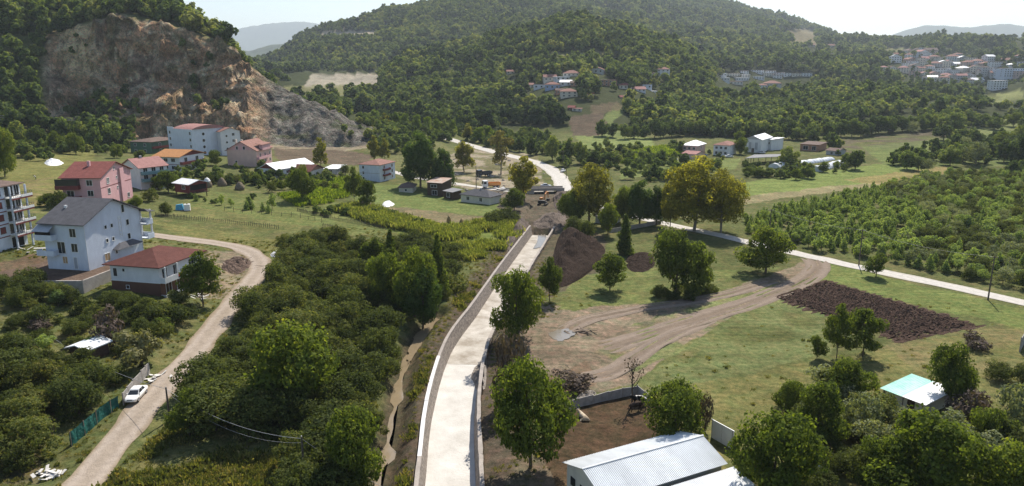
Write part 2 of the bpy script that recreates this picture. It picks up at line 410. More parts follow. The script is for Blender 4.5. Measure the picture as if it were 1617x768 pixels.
# quarry floor, benches, river works
paint([(420, 216), (560, 214), (600, 232), (540, 240), (430, 236)], (.3, .255, .2), .9)
paint([(425, 222), (560, 220), (590, 232), (540, 238), (430, 234)], (.20, .165, .13), .9, (7, .45, .55, 109))
paint([(430, 234), (540, 238), (600, 246), (560, 262), (440, 256)], (.13, .10, .082), .95)
paint([(560, 205), (640, 200), (720, 240), (700, 285), (600, 262)], (.16, .165, .075), .7)
paint([(690, 250), (760, 232), (850, 246), (860, 300), (800, 312), (700, 290)], (.16, .15, .085), .9)
paint([(690, 250), (760, 232), (850, 246), (860, 300), (800, 312), (700, 290)], (.29, .25, .205), .95, (9, .42, .52, 108))
paint([(770, 300), (860, 296), (905, 312), (905, 340), (880, 372), (840, 372), (800, 345)], (.12, .10, .085), .95)
paint([(820, 345), (905, 345), (960, 380), (950, 430), (870, 470), (800, 440)], (.105, .085, .07), .8)
# the churned field right of the channel
paint([(800, 520), (840, 470), (900, 490), (1000, 480), (1100, 470), (1230, 430), (1290, 405), (1300, 425), (1240, 462), (1150, 500), (1060, 560), (1010, 600), (960, 620), (840, 620), (790, 600)], MUD, .95)
paint([(900, 440), (1000, 425), (1230, 425), (1150, 470), (1000, 482), (880, 490)], (.14, .165, .06), .9, (7, .3, .5, 99))
paint([(930, 560), (1000, 510), (1100, 480), (1230, 450), (1180, 500), (1100, 545), (1000, 590)], (.155, .18, .075), .9, (5, .28, .5, 101))
paint([(800, 520), (850, 480), (960, 500), (1000, 540), (950, 600), (850, 620), (795, 600)], (.17, .132, .105), .75, (6, .35, .6, 107))
paint([(1010, 600), (1160, 500), (1240, 470), (1300, 500), (1310, 560), (1100, 612), (1000, 625)], (.15, .175, .075), .85, (9, .25, .5, 103))
paint([(870, 590), (930, 570), (960, 600), (900, 630), (850, 620)], (.17, .12, .09), .8)
paint([(1000, 625), (1300, 570), (1617, 510), (1617, 768), (1100, 768)], (.17, .165, .065), .7)
paint([(1400, 545), (1617, 505), (1617, 580), (1460, 600)], (.2, .165, .09), .55, (9, .35, .6, 105))
paint([(1300, 415), (1617, 490), (1617, 520), (1400, 470), (1290, 440)], (.15, .19, .06), .8)
# cattle yard, channel banks, yards and verges
paint([(880, 650), (1005, 610), (1040, 640), (1040, 700), (900, 768), (840, 768)], (.078, .052, .036), .97)
paint([(770, 640), (850, 690), (880, 768), (775, 800)], (.15, .12, .095), .9)
paint([(765, 560), (830, 520), (840, 620), (790, 660), (768, 640)], (.16, .13, .105), .85)
b = (dch > 3.6) & (dch < 9.5) & (QX < 840); a = (1 - sstep(6.0, 9.5, dch[b] + (n2[b][:, 0] - .5) * 5)) * .95
COLR[b] = COLR[b] * (1 - a[:, None]) + np.array((.095, .075, .062)) * a[:, None]
b = (dst < 2.6) & (dch > 4.2); a = 1 - sstep(.9, 2.6, dst[b]); COLR[b] = COLR[b] * (1 - a[:, None]) + np.array((.085, .072, .05)) * a[:, None]
paint([(0, 415), (60, 400), (165, 425), (165, 445), (0, 445)], (.14, .1, .075), .95)
paint([(320, 395), (400, 400), (395, 440), (350, 470), (310, 470), (330, 430)], (.25, .2, .16), .8)
paint([(0, 690), (90, 650), (60, 768), (0, 768)], (.16, .12, .08), .6)
paint([(160, 768), (300, 660), (480, 700), (500, 768)], (.15, .15, .06), .7)
# clearings on the hills
paint([(490, 118), (600, 116), (600, 136), (480, 140)], (.33, .3, .27), .95, None, 700)
paint([(450, 136), (600, 134), (590, 150), (440, 152)], (.2, .2, .1), .8, None, 700)
paint([(510, 48), (595, 48), (590, 60), (505, 60)], (.36, .31, .26), .95, None, 700)
paint([(880, 82), (960, 82), (955, 100), (870, 100)], (.2, .2, .1), .8, None, 500)
paint([(1240, 45), (1290, 45), (1290, 75), (1255, 75)], (.24, .2, .13), .7, None, 700)
paint([(1400, 75), (1440, 75), (1440, 90), (1395, 92)], (.22, .22, .11), .8, None, 700)
# grass and soil a little duller and greyer overall
_lum = COLR.mean(-1, keepdims=True); COLR[:] = (COLR * .9 + _lum * .1) * np.array((.82, .83, .80))
# bare rock of the quarry face: tan limestone, reddish earth, grey shale to the right
slope_y = np.gradient(HG, axis=1) / np.gradient(YG, axis=1); slope_x = np.gradient(HG, axis=0) / np.maximum(np.gradient(XG, axis=0), 1e-6)
st = np.hypot(slope_x, slope_y)
CLIFF = np.clip(sstep(391, 396, YG) * (1 - sstep(449, 456, YG)) * sstep(60, 90, QX) * (1 - sstep(590, 625, QX)), 0, 1)
c1 = fbm(XG / 24, HG / 20, 111, 4)[..., None]; c2 = fbm(XG / 7, HG / 9 + YG / 7, 115, 4)[..., None]; c3 = fbm(XG / 3, HG / 3, 119, 3)[..., None]
rock = np.array((.37, .265, .18)) * (1 - sstep(.35, .65, c1)) + np.array((.25, .19, .15)) * sstep(.35, .65, c1)
rock = rock * (1 - .7 * sstep(.52, .7, c2)) + np.array((.46, .27, .17)) * .7 * sstep(.52, .7, c2)
rock = rock * (1 - .7 * sstep(.56, .68, c3)) + np.array((.66, .57, .44)) * .7 * sstep(.56, .68, c3)
shale = np.array((.235, .225, .215)) * (.7 + .7 * c2) * (1 - .5 * sstep(.55, .7, c3)) + np.array((.42, .405, .39)) * .5 * sstep(.55, .7, c3)
rock = np.minimum(rock * 1.25, .8); shale = shale * .75
g = sstep(395, 440, QX)[..., None]; rock = rock * (1 - g) + shale * g
veg = (sstep(.60, .70, fbm(XG / 9, YG / 9 + HG / 9, 123, 4)) * .6)[..., None]; rock = rock * (1 - veg) + np.array((.1, .12, .05)) * veg
pale = ((1 - sstep(14, 40, np.abs(QX - 118 - (QY - 60) * .1))) * (1 - sstep(100, 135, QY)))[..., None]; rock = rock * (1 - pale) + np.array((.80, .64, .42)) * pale
COLR = COLR * (1 - CLIFF[..., None]) + rock * CLIFF[..., None]

nc, nr = HG.shape
idx = np.arange(nc * nr).reshape(nc, nr)
faces = np.stack([idx[:-1, :-1], idx[1:, :-1], idx[1:, 1:], idx[:-1, 1:]], -1).reshape(-1, 4)
# the quarry wall is broken outwards too: ledges, overhangs and clefts
_bk = CLIFF * np.where(PXG < 400, 1.0, .35) * sstep(394, 404, YG) * (1 - sstep(444, 452, YG)); _bk = _smooth(_smooth(_bk, 0, 6), 1, 6)
YW = YG - _bk * ((fbm(XG / 9, HG / 7, 131, 4) - .5) * 11 + (np.abs(fbm(XG / 3.5, HG / 5, 137, 3) - .5) - .2) * 7 + np.round(fbm(XG / 30, HG / 5, 141, 2) * 5) * .9 - 2)
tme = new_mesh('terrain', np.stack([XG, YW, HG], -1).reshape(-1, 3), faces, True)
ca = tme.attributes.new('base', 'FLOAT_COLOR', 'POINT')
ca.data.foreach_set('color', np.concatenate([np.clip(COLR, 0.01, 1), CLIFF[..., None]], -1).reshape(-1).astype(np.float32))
def terrain_material():
    m = bpy.data.materials.new('ground'); m.use_nodes = True; nt = m.node_tree; L = nt.links; b = nt.nodes['Principled BSDF']
    b.inputs['Roughness'].default_value = 0.95; b.inputs['Specular IOR Level'].default_value = 0.02
    at = nd(nt, 'ShaderNodeAttribute', attribute_name='base'); tc = nd(nt, 'ShaderNodeTexCoord')
    def noise(sc, det=6, rg=.65):
        n = nd(nt, 'ShaderNodeTexNoise'); n.inputs['Scale'].default_value = sc; n.inputs['Detail'].default_value = det; n.inputs['Roughness'].default_value = rg
        L.new(tc.outputs['Object'], n.inputs['Vector']); return n.outputs['Fac']
    def rng_(src, lo, hi):
        r = nd(nt, 'ShaderNodeMapRange'); L.new(src, r.inputs['Value']); r.inputs['From Min'].default_value = .28; r.inputs['From Max'].default_value = .72
        r.inputs['To Min'].default_value = lo; r.inputs['To Max'].default_value = hi; return r.outputs['Result']
    mp = nd(nt, 'ShaderNodeMapping'); mp.inputs['Rotation'].default_value = (0, 0, R(-24)); mp.inputs['Scale'].default_value = (.10, 1.5, 1); L.new(tc.outputs['Object'], mp.inputs['Vector'])
    sn = nd(nt, 'ShaderNodeTexNoise'); sn.inputs['Scale'].default_value = .6; sn.inputs['Detail'].default_value = 5; L.new(mp.outputs['Vector'], sn.inputs['Vector']); streak = rng_(sn.outputs['Fac'], .82, 1.2)
    a = rng_(noise(1.1), .62, 1.42); c = rng_(noise(5.0, 4), .7, 1.32); e = rng_(noise(.16, 5), .8, 1.22)
    m1 = nd(nt, 'ShaderNodeMath', operation='MULTIPLY'); L.new(a, m1.inputs[0]); L.new(c, m1.inputs[1])
    m2 = nd(nt, 'ShaderNodeMath', operation='MULTIPLY'); L.new(m1.outputs[0], m2.inputs[0]); L.new(e, m2.inputs[1]); m3 = nd(nt, 'ShaderNodeMath', operation='MULTIPLY'); L.new(m2.outputs[0], m3.inputs[0]); L.new(streak, m3.inputs[1])
    vm = nd(nt, 'ShaderNodeVectorMath', operation='SCALE'); L.new(at.outputs['Color'], vm.inputs[0]); L.new(m3.outputs[0], vm.inputs['Scale'])
    # dry blades of another hue among the green
    mx = nd(nt, 'ShaderNodeMix', data_type='RGBA', blend_type='MULTIPLY'); mx.inputs['Factor'].default_value = 1
    rp = nd(nt, 'ShaderNodeValToRGB'); rp.color_ramp.elements[0].position = .35; rp.color_ramp.elements[0].color = (.9, 1.0, .85, 1); rp.color_ramp.elements[1].position = .68; rp.color_ramp.elements[1].color = (1.22, 1.02, .95, 1)
    L.new(noise(.55, 5), rp.inputs['Fac']); L.new(vm.outputs['Vector'], mx.inputs['A']); L.new(rp.outputs['Color'], mx.inputs['B'])
    rk = rng_(noise(.2, 12, .82), .36, 1.7); rk.node.inputs['From Min'].default_value = .38; rk.node.inputs['From Max'].default_value = .62
    rm = nd(nt, 'ShaderNodeMix', data_type='FLOAT'); rm.inputs['A'].default_value = 1.0; L.new(at.outputs['Alpha'], rm.inputs['Factor']); L.new(rk, rm.inputs['B'])
    rv = nd(nt, 'ShaderNodeVectorMath', operation='SCALE'); L.new(mx.outputs['Result'], rv.inputs[0]); L.new(rm.outputs['Result'], rv.inputs['Scale'])
    L.new(rv.outputs['Vector'], b.inputs['Base Color'])
    bp = nd(nt, 'ShaderNodeBump'); bp.inputs['Strength'].default_value = .7; bp.inputs['Distance'].default_value = .22
    L.new(noise(2.4, 8, .7), bp.inputs['Height'])
    # rock: coarser relief on the quarry face
    bp2 = nd(nt, 'ShaderNodeBump'); bp2.inputs['Distance'].default_value = 5.0
    L.new(at.outputs['Alpha'], bp2.inputs['Strength']); L.new(noise(.30, 9, .72), bp2.inputs['Height']); L.new(bp.outputs['Normal'], bp2.inputs['Normal'])
    L.new(bp2.outputs['Normal'], b.inputs['Normal'])
    return m
M_GROUND = terrain_material()
terrain = structure(obj('terrain', tme, M_GROUND))

# a wide sheet that carries the ground on to the horizon, and the far ranges
far_ground = structure(obj('ground', new_mesh('ground', [(-12000, -1500, -14), (12000, -1500, -14), (12000, 15000, -14), (-12000, 15000, -14)], np.array([[0, 1, 2, 3]])), mat('far_ground', (.07, .085, .04), 1, .3, .01)))
M_RANGE = mat('mountain_wood', (.055, .07, .035), 1.0, .35, .012, .0)
def mountain(name, Y, pts, depth, seed):
    xs = np.linspace(pts[0][0], pts[-1][0], 260); ys = np.interp(xs, [p[0] for p in pts], [p[1] for p in pts])
    V = []; K = 40
    top = [at_y(a, b_, Y) for a, b_ in zip(xs, ys)]
    qx = np.array([q.x for q in top]); qz = np.array([q.z for q in top]); T = (np.arange(K + 1) / K * 2 - 1)[:, None]
    S = (1 - np.abs(T)) ** 1.15; y = Y + T * depth + 0 * qx; x = qx * np.where(T < 0, y / Y, 1)
    z = -14 + (qz + 14) * S + (vnoise(x / 420, y / 420, seed) - .5) * 130 * np.abs(T) ** .5 * S + (vnoise(x / 60, y / 60, seed + 1) - .5) * 14 * S
    V = np.stack([x, y, z], -1).reshape(-1, 3)
    n = len(xs); idx = np.arange((K + 1) * n).reshape(K + 1, n)
    f = np.stack([idx[:-1, :-1], idx[:-1, 1:], idx[1:, 1:], idx[1:, :-1]], -1).reshape(-1, 4)
    return structure(obj(name, new_mesh(name, V, f, True), M_RANGE))
mountain('mountain_range', 12000, [(180, 112), (300, 70), (360, 50), (395, 42), (430, 37), (455, 35), (480, 34), (500, 38), (530, 46), (600, 60), (760, 95), (900, 115)], 2400, 5)
mountain('mountain_range', 4500, [(250, 112), (330, 96), (390, 80), (430, 72), (470, 69), (520, 75), (600, 95), (700, 115)], 900, 15)
mountain('mountain_range', 8500, [(1200, 110), (1330, 75), (1380, 65), (1430, 48), (1460, 40), (1490, 40), (1530, 44), (1560, 40), (1590, 38), (1620, 42), (1750, 40), (1900, 60), (2200, 110)], 2000, 25)
# where the far houses stand (photo pixel of the front foot, width): the woods leave them room
FAR_HOUSES = [(941, 116, 22), (902, 121, 26), (953, 117, 10), (869, 129, 20), (889, 127, 22), (893, 136, 18), (906, 137, 10), (961, 136, 26), (838, 139, 10), (851, 141, 17), (872, 142, 23), (899, 154, 26), (885, 149, 14), (902, 174, 10), (911, 176, 15), (988, 141, 20), (1010, 145, 20), (1022, 141, 16), (1047, 123, 20), (1034, 124, 16), (1034, 147, 9), (984, 156, 8), (932, 152, 10), (806, 117, 12)]
row = [(1138, 121, 18), (1158, 121, 20), (1143, 128, 18), (1176, 117, 12), (1178, 123, 13), (1196, 116, 20), (1172, 128, 20), (1163, 134, 20), (1198, 126, 18), (1217, 117, 16), (1214, 121, 16), (1232, 120, 14), (1245, 121, 14), (1258, 121, 14), (1273, 121, 18), (1228, 124, 14)]
FAR_HOUSES += row
FAR_HOUSES += [(1222, 137, 24), (1205, 139, 14), (1607, 63, 9), (1282, 74, 10), (1313, 75, 10)]
# ------------------------------------------------------------------ foliage
M_BARK = mat('bark', (.13, .10, .075), .95, .35, 3, .4, 12)
M_BARK_PALE = mat('bark_pale', (.22, .19, .15), .95, .3, 3, .3, 12)
L_WALNUT = leafmat('leaf_walnut', (.022, .042, .012), (.140, .180, .036), .44, .25, (.25, .255, .05))
L_PLANE = leafmat('leaf_plane', (.06, .068, .018), (.28, .265, .045), .48, .25, (.50, .39, .06))
L_POPLAR = leafmat('leaf_poplar', (0.029, 0.055, 0.019), (0.093, 0.144, 0.034), .34, .25)
L_HAZEL = leafmat('leaf_hazel', (.020, .033, .013), (.115, .138, .043), .36, .45, (.21, .20, .06))
L_FRUIT = leafmat('leaf_fruit', (.08, .12, .052), (.25, .32, .12), .44, .5, (.35, .39, .15))
L_WILLOW = leafmat('leaf_willow', (0.086, 0.110, 0.068), (0.232, 0.256, 0.146), .32, .5, (0.292, 0.300, 0.169))
L_FOREST = leafmat('leaf_forest', (.032, .056, .021), (.142, .19, .06), .42, .7, (.24, .255, .08))
L_BRIGHT = leafmat('leaf_bright', (.05, .085, .014), (.17, .23, .035), .42, .3, (.28, .3, .05))
L_CORN = leafmat('leaf_corn', (.085, .11, .03), (.20, .225, .065), .38, .5, (.30, .28, .10))
L_DRY = leafmat('leaf_dry', (.06, .05, .042), (.13, .10, .085), .15, .3)
L_WEED = leafmat('leaf_weed', (0.064, 0.083, 0.026), (0.181, 0.182, 0.059), .3, .8, (0.280, 0.226, 0.099))

def crown_mesh(name, lobes, n, size, seed, tint=(.15, .85), up=0.25, fill=0.22, mat_=None, aspect=0.62, out=.9, rnd=.5):
    """leaf-sprays spread through the crown's volume: many small folded leaf faces on uneven lobes"""
    g = np.random.default_rng(seed)
    lob = np.array(lobes, float)                           # cx cy cz rx ry rz
    wt = (lob[:, 3] * lob[:, 4] + lob[:, 4] * lob[:, 5] + lob[:, 3] * lob[:, 5]); wt /= wt.sum()
    m = int(n * 1.9)
    li = g.choice(len(lob), m, p=wt)
    d = g.normal(size=(m, 3)); d /= np.linalg.norm(d, axis=1)[:, None]
    # clumps: pull directions towards a set of spray directions for light and dark tufts with gaps between
    ns = 40; sd_ = g.normal(size=(len(lob), ns, 3)); sd_ /= np.linalg.norm(sd_, axis=2)[:, :, None]
    pick = g.integers(0, ns, m); sp = sd_[li, pick]
    k = np.where(g.random(m) < .84, g.uniform(.6, .92, m), 0)[:, None]
    d = d * (1 - k) + sp * k; d /= np.linalg.norm(d, axis=1)[:, None]
    spr = g.uniform(.68, 1.3, (len(lob), ns))[li, pick]
    r = np.where(g.random(m) < fill, g.uniform(.35, .8, m), g.uniform(.86, 1.06, m)) * np.where(k[:, 0] > 0, spr, .9)
    p = lob[li, :3] + d * lob[li, 3:] * r[:, None]
    keep = np.ones(m, bool)
    for q in range(len(lob)):
        e = np.linalg.norm((p - lob[q, :3]) / lob[q, 3:], axis=1); keep &= ~((e < .62) & (li != q))
    keep &= p[:, 2] > 0.05
    p, d, li, pick = p[keep][:n], d[keep][:n], li[keep][:n], pick[keep][:n]; m = len(p)
    ltint = g.uniform(tint[0], tint[1], (len(lob), ns))[li, pick] * .6 + g.uniform(tint[0], tint[1], m) * .4
    nrm = d * out + g.normal(size=(m, 3)) * rnd + np.array([0, 0, up]); nrm /= np.linalg.norm(nrm, axis=1)[:, None]
    a = np.cross(nrm, g.normal(size=(m, 3))); a /= np.linalg.norm(a, axis=1)[:, None]; b = np.cross(nrm, a)
    s = size * g.uniform(.6, 1.35, m)[:, None]; w = s * aspect
    V = np.stack([p - a * s, p + b * w - nrm * s * .12, p + a * s - nrm * s * .3, p - b * w - nrm * s * .12], 1).reshape(-1, 3)
    F = np.arange(4 * m).reshape(m, 4)
    me = new_mesh(name, V, F, False)
    at = me.attributes.new('tint', 'FLOAT', 'FACE'); at.data.foreach_set('value', ltint.astype(np.float32))
    if mat_ is not None: me.materials.append(mat_)
    return me
def lobes_round(g, h, w, n, low=.35, flat=.8):
    """uneven lobes of a broad crown h tall, w wide; low is where the crown begins"""
    out = []; ch = h * (1 - low)
    for i in range(n):
        t = (i + .5) / n; z = h * low + ch * (.18 + .64 * g.random()); q = 2 * math.pi * (i * .618 + g.random() * .15)
        zz = (z - h * low) / ch; rad = w / 2 * math.sqrt(max(.08, 1 - (2 * zz - .8) ** 2 * .8)) * g.uniform(.5, .86)
        r = w * g.uniform(.11, .25)
        out.append((rad * math.cos(q), rad * math.sin(q), z, r, r, r * flat))
    out.append((0, 0, h * low + ch * .5, w * .26, w * .26, ch * .36))
    out.append((g.normal() * w * .05, g.normal() * w * .05, h - w * .14, w * .17, w * .17, w * .14))
    return out
def lobes_cone(g, h, w, n, low=.12):
    out = []
    for i in range(n):
        t = i / (n - 1); z = h * (low + (1 - low) * (.08 + .86 * t)); r = w / 2 * (1 - t) ** .7 * .6 + w * .1
        q = i * 2.4 + g.random(); out.append((math.cos(q) * w * .18 * (1 - t), math.sin(q) * w * .18 * (1 - t), z, r, r, max(r, h / n * .8)))
    return out
def trunk_mesh(name, lobes, h, r0, g, stems=1, mat_=None, lean=0.0, limbs=True):
    b = MB()
    for s in range(stems):
        ox, oy = (0, 0) if stems == 1 else (g.normal() * r0 * 2.2, g.normal() * r0 * 2.2)
        top = Vector((lean * h + g.normal() * .03 * h + ox * 2.5, g.normal() * .03 * h + oy * 2.5, h * .82))
        mid = top * .5 + Vector((g.normal() * .02 * h, g.normal() * .02 * h, 0))
        b.tube([(ox, oy, -.3), (ox, oy, .1), mid, top], [r0 * 1.35, r0, r0 * .7, r0 * .16], 7)
    if limbs:
        for (cx, cy, cz, rx, ry, rz) in lobes[:9]:
            z0 = max(h * .2, cz - math.hypot(cx, cy) * .9 - rz * .4); st = Vector((lean * z0, 0, z0))
            b.tube([st, (st + Vector((cx, cy, cz))) * .5 + Vector((0, 0, -.05 * h)), (cx, cy, cz)], [r0 * .5, r0 * .33, r0 * .1], 5, False)
    me = b.mesh(name, True)
    if mat_ is not None: me.materials.append(mat_)
    return me

TREES = {}
def make_kind(kind, variants, builder):
    TREES[kind] = [builder(np.random.default_rng(hash_(kind) + i * 13), i) for i in range(variants)]
def hash_(s): return sum(ord(c) * (i + 3) for i, c in enumerate(s)) % 9973
def broad(leaf, h=8, w=7, n=9, leaves=3600, size=.30, low=.3, r0=.2, bark=None, tint=(.1, .9), flat=.8, stems=1, up=.25):
    def f(g, i):
        lb = lobes_round(g, h, w, n, low, flat)
        return (trunk_mesh('trunk', lb, h, r0, g, stems, bark or M_BARK), crown_mesh('crown', lb, leaves, size, int(g.integers(1e6)), tint, up, .14, leaf))
    return f
def conic(leaf, h=3.5, w=1.8, n=6, leaves=500, size=.2, low=.12, r0=.06, tint=(.1, .9), bark=None):
    def f(g, i):
        lb = lobes_cone(g, h, w, n, low)
        return (trunk_mesh('trunk', lb, h, r0, g, 1, bark or M_BARK, 0, False), crown_mesh('crown', lb, leaves, size, int(g.integers(1e6)), tint, .3, .25, leaf))
    return f
make_kind('walnut', 4, broad(L_WALNUT, 8, 8, 18, 12000, .17, .03, .2))
make_kind('young', 3, broad(L_WALNUT, 7, 5.0, 14, 6800, .15, .10, .11))
make_kind('plane', 3, broad(L_PLANE, 16, 11, 24, 17000, .22, .12, .3, M_BARK_PALE, flat=1.0))
make_kind('poplar', 3, broad(L_POPLAR, 15, 9, 20, 13000, .25, .07, .3, flat=1.25))
make_kind('hazel', 6, broad(L_HAZEL, 4.6, 5.2, 14, 5600, .125, .04, .07, flat=.9, stems=4))
make_kind('bush', 4, broad(L_HAZEL, 2.2, 3.2, 10, 2400, .10, .0, .04, flat=.8, stems=3))
make_kind('brightbush', 3, broad(L_BRIGHT, 3, 3.2, 7, 1300, .18, .05, .05, stems=2))
make_kind('fruit', 5, conic(L_FRUIT, 3.4, 1.9, 7, 1100, .13))
make_kind('fruitround', 4, broad(L_FRUIT, 3.2, 3.0, 8, 1500, .13, .14, .07))
make_kind('willow', 4, broad(L_WILLOW, 3.4, 3.6, 9, 2000, .11, .06, .07))
make_kind('mid', 4, broad(L_FOREST, 10, 8, 14, 4200, .34, .05, .22, flat=.95))
make_kind('midbright', 3, broad(L_BRIGHT, 10, 7, 12, 3600, .32, .06, .2, flat=1.0))
make_kind('column', 3, conic(L_WALNUT, 13, 5.0, 10, 6000, .26, .05, .2))
make_kind('gold', 2, broad(L_PLANE, 13, 7, 15, 7000, .26, .08, .22, flat=1.1))

def plant(kind, p, h, label, cat='tree', name='tree', group=None, var=None, wide=1.0, rz=None, parts=True):
    """one tree or shrub, standing at p and h metres tall: its own trunk and crown"""
    ms = TREES[kind]; k = (int(rng.integers(len(ms))) if var is None else var % len(ms)); tm, cm = ms[k]
    if 'top' not in cm: cm['top'] = float(max(v.co.z for v in cm.vertices))
    s = h / cm['top']
    t = thing(name, label, cat, (p[0], p[1], p[2] - .05), rng.uniform(0, 6.28) if rz is None else rz, group)
    t.scale = (s * wide, s * wide, s)
    obj('trunk', tm, None, t); obj('crown', cm, None, t)
    return t

# ------------------------------------------------------------------ scattered growth (woods, weeds): one object each
def scatter(name, pts, sc, rz, vi, protos):
    me = bpy.data.meshes.new(name); pts = np.asarray(pts, np.float32)
    me.vertices.add(len(pts)); me.vertices.foreach_set('co', pts.ravel())
    for nm, dat in (('sc', sc), ('rz', rz)):
        a = me.attributes.new(nm, 'FLOAT', 'POINT'); a.data.foreach_set('value', np.asarray(dat, np.float32))
    a = me.attributes.new('vi', 'INT', 'POINT'); a.data.foreach_set('value', np.asarray(vi, np.int32))
    o = bpy.data.objects.new(name, me); C.objects.link(o)
    col = bpy.data.collections.new(name + '_kinds')
    for i, (m_) in enumerate(protos): col.objects.link(bpy.data.objects.new('kind_%02d' % i, m_))
    ng = bpy.data.node_groups.new(name, 'GeometryNodeTree')
    ng.interface.new_socket('Geometry', in_out='INPUT', socket_type='NodeSocketGeometry'); ng.interface.new_socket('Geometry', in_out='OUTPUT', socket_type='NodeSocketGeometry')
    N = ng.nodes.new; L = ng.links.new
    gi, go = N('NodeGroupInput'), N('NodeGroupOutput'); ip = N('GeometryNodeInstanceOnPoints'); ci = N('GeometryNodeCollectionInfo')
    ci.inputs['Collection'].default_value = col; ci.inputs['Separate Children'].default_value = True; ci.inputs['Reset Children'].default_value = True
    def na(nm, t):
        n = N('GeometryNodeInputNamedAttribute'); n.data_type = t; n.inputs['Name'].default_value = nm; return n.outputs['Attribute']
    cx = N('ShaderNodeCombineXYZ'); L(na('rz', 'FLOAT'), cx.inputs['Z'])
    L(gi.outputs[0], ip.inputs['Points']); L(ci.outputs['Instances'], ip.inputs['Instance']); ip.inputs['Pick Instance'].default_value = True
    L(na('vi', 'INT'), ip.inputs['Instance Index']); L(cx.outputs[0], ip.inputs['Rotation']); L(na('sc', 'FLOAT'), ip.inputs['Scale']); L(ip.outputs[0], go.inputs[0])
    md = o.modifiers.new('scatter', 'NODES'); md.node_group = ng
    return o
def far_tree(seed, h, w, n, leaf, size, low=.1, tint=(.1, .9)):
    g = np.random.default_rng(seed); lb = lobes_round(g, h, w, 7, low, .95); return crown_mesh('wood', lb, n, size, seed, tint, .35, .12, leaf, .8, 1.4, .33)
FAR = [far_tree(900 + i, 10 + (i % 3) * 1.8, 9.0 + (i % 2) * 1.5, 620, L_FOREST, .82) for i in range(7)]
FAR += [far_tree(950 + i, 9, 8.5, 620, L_FOREST, .80, .1, (.5, 1.1)) for i in range(2)]
FAR += [far_tree(970 + i, 11, 8.0, 620, L_FOREST, .78, .1, (-.1, .35)) for i in range(2)]
def jitter_grid(x0, x1, y0, y1, step, seed):
    g = np.random.default_rng(seed); xs = np.arange(x0, x1, step); ys = np.arange(y0, y1, step)
    X, Y = np.meshgrid(xs, ys); X = X + (np.arange(len(ys)) % 2 * step / 2)[:, None]
    X = (X + g.uniform(-.42, .42, X.shape) * step).ravel(); Y = (Y + g.uniform(-.42, .42, Y.shape) * step).ravel()
    return X, Y, g
CLEAR = [  # not wooded, in photo pixels at the ground
 [(480, 114), (604, 112), (600, 152), (430, 156), (430, 140)], [(500, 50), (598, 50), (592, 62), (500, 62)],
 [(560, 175), (640, 185), (720, 215), (900, 235), (900, 260), (540, 262), (500, 232)],
 [(900, 212), (1040, 216), (1040, 300), (880, 300)], [(890, 165), (985, 150), (995, 215), (900, 216)],
 [(860, 84), (962, 80), (955, 100), (870, 102)],
 [(1130, 121), (1285, 121), (1285, 143), (1120, 143)],
 [(1240, 47), (1288, 47), (1290, 75), (1255, 75)], [(1396, 76), (1440, 75), (1440, 92), (1395, 92)],
 [(1398, 100), (1480, 84), (1617, 112), (1617, 150), (1480, 142), (1398, 124)],
 [(1540, 150), (1617, 138), (1617, 172), (1560, 172)],
 [(1030, 216), (1300, 222), (1400, 215), (1520, 195), (1617, 176), (1640, 300), (1030, 300)]]
def visible_cull(X, Y, Z, m=8):
    """drop what the photo's side of the hills never shows: points deep behind a crest"""
    ok = np.ones(len(X), bool)
    for t in np.linspace(.25, .97, 40):
        ok &= (CAM_H + (Z + 12 - CAM_H) * t) > h_at(X * t, Y * t) - m
    return ok
def wood(name, x0, x1, y0, y1, step, seed, label, region=None, extra=None, smin=.8, smax=1.25):
    X, Y, g = jitter_grid(x0, x1, y0, y1, step, seed); Z = h_at(X, Y); px, py = project(X, Y, Z)
    ok = (px > -260) & (px < 1880) & (np.abs(X / Y) < 1.2)
    for c in CLEAR: ok &= ~inpoly(px + g.normal(size=len(px)) * 2, py + g.normal(size=len(px)), c)
    for hx, hy, hw in FAR_HOUSES:
        ok &= ~((np.abs(px - hx) < hw / 2 + 4) & (py > hy - 5) & (py < hy + 26) & (g.random(len(px)) < .93))
    if region is not None: ok &= inpoly(px, py, region)
    if extra is not None: ok &= extra(X, Y, Z, px, py)
    ok &= visible_cull(X, Y, Z) & ((fbm(X / 22, Y / 22, seed + 13, 3) < .66) | (g.random(len(X)) < .35))
    X, Y, Z = X[ok], Y[ok], Z[ok]; n = len(X)
    # bushy and tall patches, thin spots
    pt = fbm(X / 60, Y / 60, seed + 5, 3); sc = (smin * .75 + (smax * 1.12 - smin * .75) * g.random(n) ** 1.2) * (.62 + .55 * pt)
    pt2 = fbm(X / 110, Y / 110, seed + 9, 3) + g.normal(size=n) * .1
    vi = np.where(pt + g.normal(size=n) * .12 > .58, g.integers(7, 9, n), np.where(pt2 > .58, g.integers(9, 11, n), g.integers(0, 7, n)))
    o = scatter(name, np.stack([X, Y, Z - .3], -1), sc, g.uniform(0, 6.28, n), vi, FAR)
    print('WOOD', name, n)
    return stuff(o, label, 'forest')
wood('forest', -700, -130, 365, 640, 5.6, 201, 'dense dark wood on the hill above the quarry face', None, lambda X, Y, Z, px, py: (px < 392) & ((Y > 455 + 4 * np.sin(X / 9)) | ((px < 70) & (Y > 372)) | ((px < 205) & (Y > 370) & (Y < 400) & (py > 165 + px * .25) & (fbm(X / 14, Y / 14, 6, 2) > .36)) | ((px < 118) & (Y > 447))))
wood('forest', -500, -100, 455, 900, 7.0, 211, 'scrub and trees behind the grey shale spur', None, lambda X, Y, Z, px, py: (px > 392) & (px < 640) & (Y > 475) & (fbm(X / 30, Y / 30, 5, 3) > .42))
wood('forest', -700, 330, 950, 2050, 7.8, 221, 'wooded hillside of the hill left of centre', None, lambda X, Y, Z, px, py: (Y > 1010) & (px < 905), .9, 1.3)
